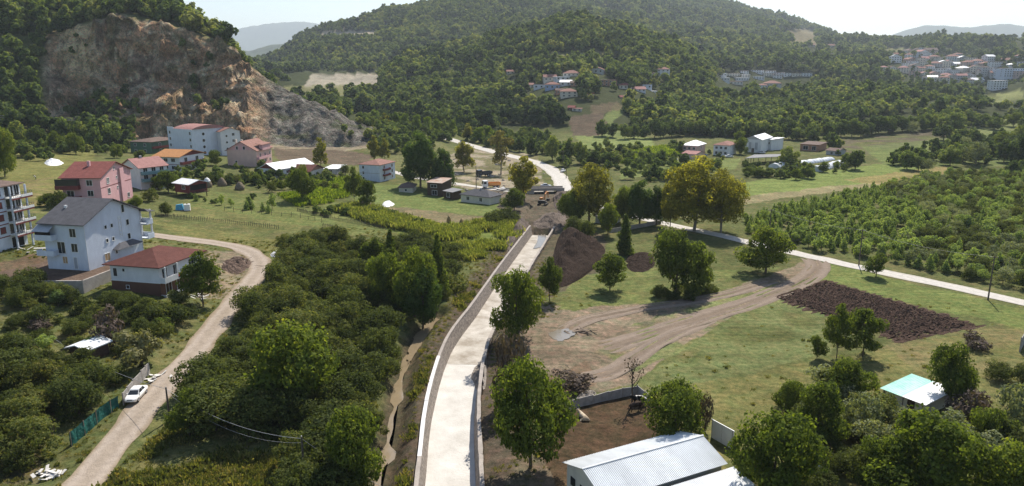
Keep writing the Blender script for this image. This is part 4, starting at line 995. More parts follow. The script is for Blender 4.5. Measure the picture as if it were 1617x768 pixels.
# --- the yard on a concrete retaining wall, and the blue-white house on it
yn, yl, yr = hit(133, 464), hit(-60, 446), hit(190, 438)
YZ = yn.z + 2.3
ret = thing('retaining_wall', 'grey concrete retaining wall holding up the yard of the blue-white house', 'wall', (yn.x, yn.y, yn.z))
ex = (yl - yn); ex.z = 0; ey = (yr - yn); ey.z = 0; exn = ex.normalized(); eyn = ey.normalized()
def wall_run(a, b, t, z0, z1, name, m, parent, off):
    dv = (b - a).normalized(); nv = Vector((-dv.y, dv.x, 0)) * t; P = [a - off, b - off, b - off + nv, a - off + nv]
    return MB().hexa([(p.x, p.y, z0) for p in P] + [(p.x, p.y, z1) for p in P]).build(name, m, parent)
o0 = Vector((yn.x, yn.y, 0)); la = Vector((yl.x, yl.y, 0)); ra = Vector((yr.x, yr.y, 0))
wall_run(la, o0, .3, -1.5, 2.45, 'wall_section', W_CONC, ret, o0); wall_run(o0 + eyn * .004, ra, .3, -1.5, 2.45, 'wall_section', W_CONC, ret, o0)
back = ra + ex + Vector((0, 14, 0)); br = ra + Vector((0, 14, 0))
MB().poly([(p.x - yn.x, p.y - yn.y, 2.28) for p in (la + Vector((.3, .3, 0)), o0 + Vector((-.1, .3, 0)), ra, br, back)]).build('soil', mat('yard_soil', (.12, .085, .065), 1, .3, .6, .6, 3), ret)

b2 = House('apartment_house', 'tall blue-white gabled house with dark grey roof standing on a retaining wall', 'house', (77, 424), (141, 428), (240, 399), W_BLUE, 9.2, YZ, foot=2.5)
b2.gable(R_GREY, 3.4, 'x', .75)
for z in (7.3, 4.4): b2.win('A', .72, z, 1.3, 1.6)
b2.win('A', .4, 4.3, 1.6, 2.2); b2.win('A', .45, 1.9, 1.0, 1.3, pane=M_PLY); b2.win('A', .70, 1.4, .7, 2.2, pane=M_METAL, name='door')
for z in (7.4, 4.7): b2.win('B', .36, z, .55, .65); b2.win('B', .47, z, .55, .65)
for z in (7.2, 4.3): b2.win('B', .76, z, .7, 1.1)
b2.win('B', .70, 10.2, .7, 1.5); b2.win('B', .33, 1.5, 1.3, 1.4, pane=M_PLY); b2.win('B', .5, 1.9, .5, .6)
b2.balcony('A', -.9, 2.9, 3.0, 1.3); b2.balcony('A', -.9, 2.9, 6.0, 1.3)
aw = MB().hexa([b2.local_box('A', 0, 0, 0, 0, 0, 0)[:0] or p for p in [(-1.0, -1.75, 7.6), (2.7, -1.75, 7.6), (2.7, 0, 8.7), (-1.0, 0, 8.7), (-1.0, -1.75, 7.66), (2.7, -1.75, 7.66), (2.7, 0, 8.76), (-1.0, 0, 8.76)]]).build('awning', M_METAL, b2.t)
b2.slab('awning_glazing', M_DARK, 'A', -.8, 2.6, 1.15, 1.22, 6.9, 7.5)
for z in (3.1, 6.1):
    b2.balcony('C', -1.6, 4.2, z, 1.9)
    for x in (-1.5, .9): MB().box(*b2.local_box('C', x, x + .28, 1.45, 1.73, z, z + 2.85)).build('column', W_WHITE, b2.t)
MB().hexa([(b2.w - 4.6, b2.d + .3, 8.7), (b2.w + 1.9, b2.d + .3, 8.7), (b2.w + 1.9, b2.d + 2.4, 8.4), (b2.w - 4.6, b2.d + 2.4, 8.4), (b2.w - 4.6, b2.d + .3, 9.3), (b2.w + 1.0, b2.d + .3, 9.3), (b2.w + 1.9, b2.d + 2.4, 8.55), (b2.w - 4.6, b2.d + 2.4, 8.55)]).build('porch_roof', R_GREY, b2.t)
# entrance canopy on the gable side and the raised ornament
MB().hexa([(b2.w + .01, b2.d * .44, 2.7), (b2.w + 1.2, b2.d * .44, 2.5), (b2.w + 1.2, b2.d * .94, 2.5), (b2.w + .01, b2.d * .94, 2.7), (b2.w + .01, b2.d * .56, 3.5), (b2.w + .3, b2.d * .56, 3.4), (b2.w + .3, b2.d * .82, 3.4), (b2.w + .01, b2.d * .82, 3.5)]).build('canopy', R_GREY, b2.t)
orn = MB(); yq = b2.d * .62
orn.box(b2.w, b2.w + .05, yq - .38, yq - .28, 4.6, 8.8).box(b2.w, b2.w + .05, yq + .28, yq + .38, 4.6, 8.8).box(b2.w, b2.w + .05, yq - .28, yq + .28, 8.7, 8.8).box(b2.w, b2.w + .05, yq - .28, yq + .28, 4.6, 4.7)
for k in range(5): orn.box(b2.w, b2.w + .045, yq - .15, yq + .15, 5.0 + k * .8, 5.25 + k * .8)
orn.build('ornament', M_FRAME, b2.t)
for q in (0.01, b2.d - .01): MB().box(b2.w + .01, b2.w + .1, q - .05 if q > 1 else .0, q + .0 if q > 1 else .09, -2, 8.9).build('downpipe', W_WHITE, b2.t)
b2.chimney(1.8, b2.d * .28, 10.2, 11.7, W_WHITE, .22)

b3 = House('villa', 'two-storey house with brown hipped roof, white upper floor and brown lower floor', 'house', (178, 456), (255, 469), (318, 443), W_WHITE, 5.9)
b3.hip(R_BROWN, 2.2, .9)
for f, L_ in (('A', b3.w), ('B', b3.d)): MB().box(*b3.local_box(f, -.02 if f == 'A' else .0, L_ + .03, .004, .04, -1.2, 2.75)).build('lower_cladding', W_BROWN, b3.t); MB().box(*b3.local_box(f, -.05, L_ + .08, .003, .09, 2.76, 2.92)).build('string_course', M_FRAME, b3.t)
b3.win('A', .10, 4.4, .8, 1.5); b3.win('A', .28, 4.9, .5, .55); b3.win('A', .33, 1.7, .6, .6)
b3.balcony('B', .0, b3.d * .62, 2.98, 1.2, W_WHITE); b3.balcony('B', .0, b3.d * .62, .25, 1.1, W_WHITE, hgt=.35)
for q, w_ in ((.12, 1.3), (.36, 1.1), (.74, 1.5)): b3.win('B', q, 4.2, w_, 2.1)
b3.win('B', .18, 1.4, 1.5, 2.2); b3.win('B', .42, 1.4, 1.2, 2.2, pane=W_BROWN)
for q in (.02, .29): b3.slab('post', W_WHITE, 'B', b3.d * q, b3.d * q + .25, .95, 1.2, 3.88, 5.85)
b3.balcony('B', b3.d * .62 + .01, b3.d + .1, 2.98, .9, W_WHITE)
fl_ = thing('flag', 'small red flag with white crescent and star on the white balcony', 'flag'); fl_.parent = None
fq = b3.local_box('B', b3.d * .30, b3.d * .30 + 1.05, 1.205, 1.22, 3.12, 3.82)
cx_, cy_, cz_ = fq[1], (fq[2] + fq[3]) / 2, (fq[4] + fq[5]) / 2
fl_.matrix_world = Matrix.Translation(b3.t.location) @ Matrix.Rotation(b3.t.rotation_euler.z, 4, 'Z') @ Matrix.Translation((fq[0], cy_, cz_))
M_FLAG = mat('flag_red', (.60, .02, .03), .8, .05)
MB().box(0, .015, -.525, .525, -.35, .35).build('cloth', M_FLAG, fl_)
cr = MB(); n = 18; P = []
for k in range(n + 1):
    q = R(45) + (R(315) - R(45)) * k / n; P.append((-.1 + .19 * math.cos(q), .19 * math.sin(q)))
for k in range(n + 1):
    q = R(315 - 16) - (R(315 - 16) - R(45 + 16)) * k / n; P.append((-.05 + .15 * math.cos(q), .15 * math.sin(q)))
cr.poly([(.018, a, b_) for a, b_ in P]); cr.build('crescent', M_FRAME, fl_)
stp = MB(); stp.poly([(.018, .14 + (.095 if k % 2 == 0 else .04) * math.cos(R(36 * k + 180)), (.095 if k % 2 == 0 else .04) * math.sin(R(36 * k + 180))) for k in range(10)]); stp.build('star', M_FRAME, fl_)

b1 = House('apartment_block', 'pale blue apartment block with stacked dark-railed balconies at the left edge', 'apartment block', (-115, 399), (-34, 408), (49, 386), W_BLUE, 13.2, None, foot=2.5)
b1.hip(R_DBROWN, 2.0, .7); q0_ = b1.d * .66
for k in range(1, 5): MB().box(-.03, b1.w + .02, -.05, -.004, 2.6 * k + .1, 2.6 * k + .3).build('floor_band', W_MAROON, b1.t); MB().box(b1.w + .004, b1.w + .05, -.05, b1.d + .02, 2.6 * k + .1, 2.6 * k + .3).build('floor_band', W_MAROON, b1.t)
for k in range(4):
    z = 2.6 * k + 2.95
    for q in (.16, .38, .54): b1.win('B', q, 2.6 * k + 4.2, 1.2, 1.2, frame=M_FRAME_BROWN, pane=W_MAROON)
    b1.balcony('B', q0_, b1.d + 1.2, z, 1.7, M_FRAME, 'rail', M_RAIL); b1.win('B', .76, z + 1.2, 2.2, 2.1); b1.win('B', .92, z + 1.2, 1.2, 2.1)
    b1.slab('parapet', M_FRAME, 'B', q0_ + (b1.d + 1.2 - q0_) * .45, b1.d + 1.2, 1.705, 1.78, z - .16, z + .34); b1.slab('balcony_edge', W_MAROON, 'B', q0_, b1.d + 1.2, 1.70, 1.76, z - .5, z - .165)
b1.win('B', .8, 1.2, 3.2, 2.2, pane=M_DARK, name='garage_opening')
for q in (.665, .985): b1.slab('column', W_BLUE, 'B', b1.d * q - .15, b1.d * q + .15, 1.25, 1.55, -2, 13.1)

b4 = House('gabled_house', 'pink gabled house with red roof and enclosed corner balconies', 'house', (102, 323), (163, 327), (232, 313), W_PINK, 8.8)
b4.gable(R_RED, 3.2, 'x', .6)
for z in (7.3, 4.4): b4.win('A', .72, z, 1.5, 1.5); b4.win('B', .24, z, 1.3, 1.5); b4.win('B', .52, z + .3, .5, .6)
b4.win('B', .47, 10.3, .5, .7); b4.slab('floor_band', W_MAROON, 'B', -.02, b4.d + .02, .004, .05, 5.7, 5.85); b4.slab('bay', W_PINK, 'B', b4.d * .6, b4.d * .72, .003, .45, -1, 9.9)
b4.win('B', .85, 1.5, 1.2, 1.2)
for z in (2.9, 5.8): b4.balcony('A', -1.2, b4.w * .48, z, 1.5, W_MAROON)
b4.slab('glazing', M_GLASS, 'A', -1.1, b4.w * .46, 1.3, 1.38, 6.72, 8.5); b4.slab('glazed_side', M_GLASS, 'A', b4.w * .46, b4.w * .47, .01, 1.3, 6.72, 8.5); b4.win('A', .2, 4.1, 1.8, 2.0)
b4.chimney(b4.w * .45, b4.d * .35, 10.5, 12.6, W_PINK, .35)

b5 = House('row_house', 'white house with pinkish roof and teal balcony fronts behind the pink house', 'house', (196, 293), (224, 300), (246, 292), W_WHITE, 7.2)
b5.gable(R_PINK, 2.4, 'y', .6)
for z in (2.7, 5.0): b5.balcony('B', .2, b5.d, z, 1.3, W_TEAL); b5.wins('B', (.2, .5, .8), (z + 1.3,), 1.3, 1.4)
b5.chimney(b5.w * .5, b5.d * .4, 8.8, 10.4, W_GREY, .3)

b6 = House('orange_roofed_house', 'two-storey white house with rusty orange roof and dark red gable balcony', 'house', (246, 268), (285, 271), (316, 265), W_WHITE, 6.0)
b6.gable(R_ORANGE, 1.9, 'x', .9, wall=W_MAROON)
b6.wins('A', (.15, .45, .75), (4.6, 1.7), 1.7, 1.3); b6.balcony('B', .2, b6.d * .95, 3.0, 1.2, W_MAROON); b6.wins('B', (.25, .7), (4.5, 1.5), 1.6, 1.6); b6.slab('floor_band', W_MAROON, 'A', 0, b6.w, .004, .06, 2.8, 3.0)

b7 = House('green_house', 'dark green two-storey house with low brown hipped roof below the quarry', 'house', (207, 241), (240, 243), (262, 238), W_GREEN, 6.0)
b7.hip(R_DBROWN, 1.4, .7); b7.wins('A', (.25, .7), (4.6, 1.7), 1.3, 1.2); b7.balcony('B', .5, b7.d * .7, 3.0, 1.2, W_MAROON); b7.wins('B', (.3, .65), (4.4, 1.5), 1.3, 1.6)

b8 = House('apartment_block', 'white four-storey block with round windows at the foot of the quarry', 'apartment block', (268, 243), (306, 246), (340, 241), W_BLUE, 12.6)
rf = MB(); n = 10
for a in range(n):
    q0, q1 = a / n, (a + 1) / n; z0_, z1_ = 12.61 + 1.7 * math.sin(math.pi * q0) ** .7, 12.61 + 1.7 * math.sin(math.pi * q1) ** .7
    rf.hexa([(b8.w * .25 - .2, b8.d * q0, 12.605), (b8.w + .4, b8.d * q0, 12.605), (b8.w + .4, b8.d * q1, 12.605), (b8.w * .25 - .2, b8.d * q1, 12.605), (b8.w * .25 - .2, b8.d * q0, z0_), (b8.w + .4, b8.d * q0, z0_), (b8.w + .4, b8.d * q1, z1_), (b8.w * .25 - .2, b8.d * q1, z1_)])
b8.roof = rf.build('roof', R_PINK, b8.t); b8.slab('parapet', W_BLUE, 'A', 0, b8.w * .24, -.3, .02, 12.6, 13.3)
b8.wins('A', (.1, .93), (10.8, 7.8, 4.8, 1.8), 1.1, 1.3)
for z in (10.2, 7.2, 4.2, 1.5): b8.win('B', .33, z, 1.4, 1.4, round_=True); b8.win('B', .8, z, 1.4, 1.4, round_=True)
b8b = House('apartment_block', 'narrow white block with small round windows right of the round-windowed block', 'apartment block', (338, 243), (351, 246), (367, 241), W_WHITE, 11.2)
b8b.gable(R_DUSTY, 1.6, 'x', .5)
for z in (9.0, 6.0, 3.0): b8b.win('B', .3, z, 1.0, 1.0, round_=True); b8b.win('B', .65, z + .6, 1.2, 1.2)
b8b.wins('A', (.5,), (9.5, 6.5, 3.5), 1.0, 1.2)

b9 = House('gabled_house', 'salmon three-storey house with red gable, dormers and balconies facing the valley', 'house', (360, 261), (406, 264), (429, 257), W_PINK2, 7.0)
b9.gable(R_DUSTY, 3.6, 'y', .7, wall=W_PINK); b9.win('A', .36, 7.9, .9, 1.3); b9.win('A', .6, 7.9, .9, 1.3); b9.wins('A', (.3,), (2.0,), .8, 1.0)
for z in (.4, 3.2): b9.balcony('B', .3, b9.d * .75, z, 1.2, W_PINK); b9.wins('B', (.25, .55, .87), (z + 1.3,), 1.2, 1.5)
MB().box(b9.w - .6, b9.w + .9, b9.d * .3, b9.d * .8, 6.5, 8.8).build('dormer', W_PINK, b9.t); MB().hexa([(b9.w - 2, b9.d * .25, 9.3), (b9.w + 1.2, b9.d * .25, 8.81), (b9.w + 1.2, b9.d * .85, 8.81), (b9.w - 2, b9.d * .85, 9.3), (b9.w - 2, b9.d * .25, 9.45), (b9.w + 1.2, b9.d * .25, 8.95), (b9.w + 1.2, b9.d * .85, 8.95), (b9.w - 2, b9.d * .85, 9.45)]).build('dormer_roof', R_DUSTY, b9.t)
for x, y in ((2.5, 4), (5.5, 3)): b9.chimney(min(x, b9.w - 1), min(y, b9.d - 1), 8.8, 11.2, W_CREAM, .35)

b10 = House('white_roofed_house', 'white house with a bright white sheet roof and maroon gable', 'house', (411, 280), (437, 283), (466, 272), W_WHITE, 3.9)
b10.gable(R_WHITE, 1.9, 'y', .7, wall=W_MAROON); b10.win('A', .4, 2.4, .9, 1.4); b10.win('A', .72, 2.4, .9, 1.4); b10.wins('B', (.3, .7), (2.3,), 1.2, 1.2)
b10b = House('bungalow', 'low house with brown tiled roof beside the white-roofed house', 'house', (450, 281), (489, 284), (508, 278), W_CREAM, 3.2)
b10b.gable(R_BROWN, 1.9, 'x', .6, wall=W_BRICK); b10b.wins('A', (.2, .5, .8), (1.8,), 1.2, 1.1); b10b.win('B', .5, 1.7, 1.2, 1.2)
MB().box(*b10b.local_box('A', .3, b10b.w * .35, .01, 1.8, 2.3, 2.42)).build('porch_roof', R_WHITE, b10b.t)
b10c = House('shed', 'small grey shed with a flat pale roof above the vegetable plot', 'shed', (511, 274), (533, 276), (542, 271), W_GREY, 2.4); b10c.shed(R_WHITE, .3, .3); b10c.win('A', .5, 1.2, 1.6, 1.5, pane=M_DARK, name='doorway')

b11 = House('hut', 'dark red wooden hut with a white sheet roof raised on posts', 'hut', (277, 303), (300, 306), (315, 300), W_MAROON, 2.9, hit(300, 311).z + 1.3, foot=0)
b11.gable(R_WHITE, .9, 'x', .7); b11.slab('veranda_opening', M_DARK, 'B', .3, b11.d - .3, .003, .05, .9, 2.5); b11.win('A', .6, 1.8, 1.4, 1.2); b11.balcony('B', .0, b11.d, .1, 1.1, W_WOOD, 'rail', W_WOOD)
for x in (.1, b11.w - .3):
    for y in (.1, b11.d - .3): MB().box(x, x + .2, y, y + .2, -1.8, -.002).build('post', W_WOOD, b11.t)

b12 = House('hip_roofed_house', 'grey three-storey house with red hipped roof and small front balconies', 'house', (568, 283), (600, 288), (621, 281), W_BLUE, 6.6)
b12.hip(R_DUSTY, 1.7, .5); b12.slab('floor_band', W_GREY, 'A', 0, b12.w, .004, .06, 3.2, 3.4)
for z in (1.1, 3.3, 5.5): b12.wins('B', (.3, .8), (z,), .9, 1.2); b12.win('A', .2, z, .8, 1.0)
for z in (2.2, 4.4): b12.balcony('B', b12.d * .2, b12.d * .6, z - .1, 1.0, W_MAROON, hgt=.6)
b13 = House('hut', 'low hut with a dark brown hipped roof left of the rusty shack', 'hut', (630, 303), (652, 305), (662, 300), W_CREAM, 2.0); b13.hip(R_DBROWN, 1.3, .5); b13.win('A', .5, 1.1, .7, .7)
b14 = House('shack', 'two-storey timber shack with a rusty sheet roof below the tall dark trees', 'shack', (675, 308), (698, 311), (708, 306), W_WOOD, 4.8); b14.shed(R_RUST, .9, .4); b14.win('A', .45, 3.6, 2.4, 1.0, pane=M_DARK, name='opening'); b14.win('A', .5, 1.2, 2.0, 1.6, pane=M_DARK, name='opening')
b14b = House('lean_to', 'small open lean-to with grey roof beside the rusty shack', 'shed', (701, 313), (715, 316), (722, 312), W_WOOD, 2.6); b14b.shed(R_MIDGREY, .5, .4); b14b.win('A', .5, 1.4, 1.6, 1.5, pane=M_DARK, name='opening')
b15 = House('bungalow', 'low concrete bungalow with dark grey hipped roof below the green field', 'house', (728, 319), (773, 324), (784, 319), W_CREAM, 2.6); b15.hip(R_GREY, 1.9, .5); b15.win('A', .25, 1.5, 1.2, 1.2); b15.win('A', .7, 1.5, 1.1, 1.3); b15.chimney(b15.w * .5, b15.d * .5, 3.9, 4.9, W_GREY, .3)

# --- farm houses across the valley
f1 = House('farmhouse', 'farm house with a bright white hipped roof above the yellowing plane trees', 'house', (1076, 243), (1100, 245), (1118, 240), W_PINK2, 4.6); f1.hip(R_WHITE, 2.2, .6); f1.wins('A', (.2, .5, .8), (3.2,), 1.2, 1.2); f1.wins('B', (.5,), (3.2,), 1.2, 1.2)
f1b = House('shed', 'brick shed with a pinkish roof in front of the white hip-roofed farm house', 'shed', (1077, 250), (1098, 252), (1106, 247), W_PINK2, 2.4); f1b.gable(R_PINK, 1.0, 'x', .4); f1b.win('A', .5, 1.2, .8, .8)
f2 = House('farmhouse', 'two-storey white farm house with a brown roof and a parked car before it', 'house', (1126, 245), (1150, 247), (1161, 242), W_WHITE, 5.4); f2.hip(R_DUSTY, 1.6, .6); f2.wins('A', (.2, .5, .8), (4.0, 1.4), 1.2, 1.3); f2.balcony('A', f2.w * .1, f2.w * .7, 2.7, 1.2, W_WHITE); f2.win('B', .5, 4.0, 1.2, 1.3)
f3 = House('farm_building', 'large white farm building with a bright gabled sheet roof', 'farm building', (1176, 240), (1201, 242), (1213, 236), W_WHITE, 7.0); f3.gable(R_WHITE, 1.8, 'y', .6, wall=W_GREY); f3.win('A', .3, 3.5, 1.4, 3.8, pane=M_METAL); f3.win('A', .7, 3.5, 1.4, 3.8, pane=M_METAL); f3.door('A', .5, 1.4, 2.2)
f3b = House('outbuilding', 'narrow white outbuilding with a flat white roof right of the farm building', 'outbuilding', (1208, 237), (1217, 238), (1222, 235), W_WHITE, 6.0); f3b.shed(R_WHITE, .4, .5); f3b.win('A', .5, 4.0, 1.6, 1.2)
f4 = House('brick_shed', 'small brick shed half hidden by trees at the wood edge', 'shed', (1263, 238), (1292, 240), (1300, 236), W_BRICK, 3.6); f4.shed(R_DBROWN, .5, .5); f4.win('A', .3, 1.7, 2.6, 2.0, pane=M_DARK, name='opening'); f4.win('A', .75, 1.7, 2.0, 2.0, pane=M_DARK, name='opening')
f5 = House('shed', 'low shed with a brown felt roof at the right end of the farm yard', 'shed', (1304, 244), (1322, 246), (1330, 243), W_GREY, 2.2); f5.gable(R_DBROWN, 1.0, 'x', .5); f5.win('A', .5, 1.0, 1.2, 1.2, pane=M_DARK, name='opening')
# open pavilion: a grey sheet roof on posts
pz = hit(1182, 262); pv_ = [hit(1176, 262), hit(1238, 258), hit(1246, 253), hit(1190, 255)]
pav = thing('open_barn', 'open-sided barn with a flat grey sheet roof on thin posts', 'barn', (pv_[0].x, pv_[0].y, pv_[0].z))
c0 = pv_[0]; Q = [p - c0 for p in pv_]
MB().hexa([(q.x, q.y, 3.4) for q in Q] + [(q.x, q.y, 3.6) for q in Q]).build('roof', R_MIDGREY, pav)
for k in range(4):
    for t in (0, .33, .66):
        q = Q[k].lerp(Q[(k + 1) % 4], t); MB().box(q.x - .1, q.x + .1, q.y - .1, q.y + .1, -.8, 3.398).build('post', W_WOOD, pav)
# polytunnels
def tunnel(px0, px1, w, h, label):
    a, b = hit(*px0), hit(*px1); dv = b - a; dv.z = 0; L_ = dv.length; t = thing('polytunnel', label, 'greenhouse', a, math.atan2(dv.y, dv.x)); m = MB(); n = 10; K = max(3, int(L_ / 2.5))
    for k in range(K):
        x0, x1 = L_ * k / K, L_ * (k + 1) / K
        for i in range(n):
            q0, q1 = math.pi * i / n, math.pi * (i + 1) / n; z0_ = 1 + .06 * math.sin(k * 2.3); z1_ = 1 + .06 * math.sin((k + 1) * 2.3)
            m.poly([(x0, -w / 2 * math.cos(q0), h * math.sin(q0) * z0_), (x1, -w / 2 * math.cos(q0), h * math.sin(q0) * z1_), (x1, -w / 2 * math.cos(q1), h * math.sin(q1) * z1_), (x0, -w / 2 * math.cos(q1), h * math.sin(q1) * z0_)])
    for x in (0, L_): m.poly([(x, -w / 2 * math.cos(math.pi * i / n), h * math.sin(math.pi * i / n)) for i in range(n + 1)])
    m.build('cover', M_POLY, t, smooth=False); r = MB()
    for k in range(K + 1): r.tube([(L_ * k / K, -(w / 2 + .03) * math.cos(math.pi * i / n), (h + .03) * math.sin(math.pi * i / n) * (1 + .06 * math.sin(k * 2.3))) for i in range(n + 1)], .04, 4)
    r.build('hoops', M_METAL, t); return t
M_POLY = mat('polythene', (.62, .65, .68), .35, .25, .5, .2, 2, .5)
tunnel((1222, 266), (1250, 256), 5.5, 2.2, 'bright white polytunnel behind the round dark bush')
tunnel((1252, 262), (1312, 252), 5.0, 2.0, 'long grey polytunnel between the trees and the farm yard')
tunnel((1288, 271), (1326, 259), 6.0, 2.4, 'pale polytunnel at the edge of the mown field')

# --- the cow barn in the foreground: corrugated sheets
M_SHEET = mat('corrugated_sheet', (.66, .69, .71), .6, .16, .35, 0, 1, .35, .0, stretch=(1, .3, 1))
M_SHEET_WHITE = mat('white_sheet', (.72, .74, .76), .5, .1, .5, 0, 1, .5)
M_SHEET_BLUE = mat('blue_sheet', (.02, .06, .30), .5, .15, .5, .1, 2)
M_SHEET_GREEN = mat('green_sheet', (.16, .50, .42), .5, .2, .6, .05, 2, col2=(.42, .62, .56))
def corrugated(o, ux, uy, lx, ly, pitch=.21, amp=.035, th=.01):
    """a corrugated sheet from corner o along unit vectors ux (waves across) and uy (down the waves)"""
    nrm = ux.cross(uy).normalized(); n = int(lx / pitch * 4) + 1; b = MB()
    for i in range(n):
        s_ = lx * i / (n - 1); z = amp * math.sin(2 * math.pi * s_ / pitch)
        for t in (0, .5, 1): b.v.append(tuple(o + ux * s_ + uy * ly * t + nrm * z))
    for i in range(n - 1):
        for t in range(2): b.f.append((i * 3 + t, (i + 1) * 3 + t, (i + 1) * 3 + t + 1, i * 3 + t + 1))
    return b
FL, NL, NR = at_z(895, 729, 3.0), at_z(951, 787, 3.0), at_z(1146, 728, 3.0)
along = NR - NL; LN = along.length; along.normalize(); acr = FL - NL; acr = acr - along * acr.dot(along); WD = acr.length; acr.normalize()
barn = thing('cow_barn', 'long cattle barn with a pale corrugated metal gable roof', 'barn', (NL.x, NL.y, 0), math.atan2(along.y, along.x))
X_, Y_, Z_ = Vector((1, 0, 0)), Vector((0, 1, 0)), Vector((0, 0, 1))
RISE = 1.25; sl = math.hypot(WD / 2, RISE); up1 = Vector((0, WD / 2, RISE)).normalized(); up2 = Vector((0, -WD / 2, RISE)).normalized()
corrugated(Vector((0, -.35, 3.0 - .16)), X_, up1, LN, sl + .38).build('roof_sheet', M_SHEET, barn); corrugated(Vector((LN, WD + .35, 3.0 - .16)), -X_, up2, LN, sl + .38).build('roof_sheet', M_SHEET, barn)
MB().hexa([(-.05, WD / 2 - .12, 3 + RISE - .0), (LN + .05, WD / 2 - .12, 3 + RISE - .0), (LN + .05, WD / 2 + .12, 3 + RISE - .0), (-.05, WD / 2 + .12, 3 + RISE - .0), (-.05, WD / 2 - .04, 3 + RISE + .05), (LN + .05, WD / 2 - .04, 3 + RISE + .05), (LN + .05, WD / 2 + .04, 3 + RISE + .05), (-.05, WD / 2 + .04, 3 + RISE + .05)]).build('ridge_cap', M_SHEET, barn)
MB().box(.35, LN - .35, .2, WD - .2, -.4, 2.75).build('wall', W_CREAM, barn)
gb = MB()
for x0, x1 in ((.36, .5), (LN - .5, LN - .36)):
    n = len(gb.v); gb.v += [(x0, .2, 2.76), (x0, WD - .2, 2.76), (x0, WD / 2, 2.95 + RISE), (x1, .2, 2.76), (x1, WD - .2, 2.76), (x1, WD / 2, 2.95 + RISE)]; gb.f += [(n, n + 2, n + 1), (n + 3, n + 4, n + 5), (n, n + 1, n + 4, n + 3), (n + 1, n + 2, n + 5, n + 4), (n + 2, n, n + 3, n + 5)]
for i in range(2):
    q = MB(); q.v = gb.v[i * 6:i * 6 + 6]; q.f = [tuple(a - i * 6 for a in f) for f in gb.f[i * 5:i * 5 + 5]]; q.build('gable', W_CREAM, barn)
for q in (.25, .55, .8): MB().box(.28, .345, WD * q - .45, WD * q + .45, .9, 1.9).build('window', M_GLASS, barn)
MB().box(.2, .34, WD * .35 - .5, WD * .35 + .5, -.2, 2.0).build('door', M_METAL, barn)
# lower roof on the near side, and the blue one
lean = thing('barn_annex', 'lower annex roof of pale corrugated sheet along the near side of the barn', 'barn', barn.location, barn.rotation_euler.z)
corrugated(Vector((3.0, -5.6, 1.85)), X_, Vector((0, 5.0, .62)).normalized(), LN - 2.4, 5.05, .21, .03).build('roof_sheet', M_SHEET_WHITE, lean); MB().box(3.3, LN - .9, -5.2, -.6, -.4, 1.72).build('wall', W_CREAM, lean)
bl = thing('blue_roofed_shed', 'small shed with a vivid blue sheet roof at the bottom of the picture', 'shed', barn.location, barn.rotation_euler.z)
corrugated(Vector((LN * .55, -9.6, 1.3)), X_, Vector((0, 3.9, .35)).normalized(), LN * .5, 3.9, .25, .03).build('roof_sheet', M_SHEET_BLUE, bl); MB().box(LN * .55 + .2, LN * 1.05 - .2, -9.4, -6.0, -.4, 1.2).build('wall', W_WOOD, bl)
# upright sheet screen at the far end
sp = [hit(1155, 712), hit(1124, 690)]; a_, b_ = at_z(1123, 684, 0.6), at_z(1158, 704, 0.6)
scr = thing('sheet_screen', 'upright screen of white corrugated sheets at the end of the barn', 'screen', (a_.x, a_.y, 0)); dv = (b_ - a_); dv.z = 0
corrugated(Vector((0, 0, -.2)), dv.normalized(), Z_, dv.length, 2.6, .21, .03).build('sheet', M_SHEET_WHITE, scr)
MB().hexa([(0 - .05, -.1, 2.4), (dv.x, dv.y - .1, 2.4), (dv.x, dv.y + .1, 2.4), (-.05, .1, 2.4), (0 - .05, -.1, 2.5), (dv.x, dv.y - .1, 2.5), (dv.x, dv.y + .1, 2.5), (-.05, .1, 2.5)]).build('top_rail', M_SHEET_WHITE, scr)
for t in (.05, .5, .95): q = dv * t; MB().box(q.x - .06, q.x + .06, q.y + .06, q.y + .18, -.5, 2.39).build('post', W_WOOD, scr)

# green-roofed shed on the right
gs = House('garden_shed', 'garden shed with a half green, half white sheet roof among the trees', 'shed', (1392, 633), (1457, 659), (1492, 634), W_CREAM, 1.7, foot=.6)
up_ = Vector((0, gs.d, .35)).normalized()
corrugated(Vector((-.3, -.3, 1.75)), X_, up_, gs.w * .55, gs.d + .6, .3, .02).build('green_sheet', M_SHEET_GREEN, gs.t); corrugated(Vector((gs.w * .55 - .29, -.3, 1.77)), X_, up_, gs.w * .45 + .6, gs.d + .6, .3, .02).build('white_sheet', M_SHEET_WHITE, gs.t)
gs.win('A', .7, .8, .8, 1.5, W_WOOD, W_WOOD, name='door')
for k in range(5): gs.slab('batten', W_WOOD, 'A', gs.w * (.04 + .23 * k), gs.w * (.04 + .23 * k) + .08, .004, .05, -.3, 1.69)
# tin roof in the left grove
tr_ = House('tool_shed', 'low tool shed with bent silvery sheets for a roof in the hazel grove', 'shed', (112, 566), (140, 573), (176, 560), W_WOOD, 2.0, foot=.6); tr_.gable(M_SHEET, .5, 'y', .5); tr_.win('A', .5, 1.0, 1.0, 1.0, pane=M_DARK, name='opening')
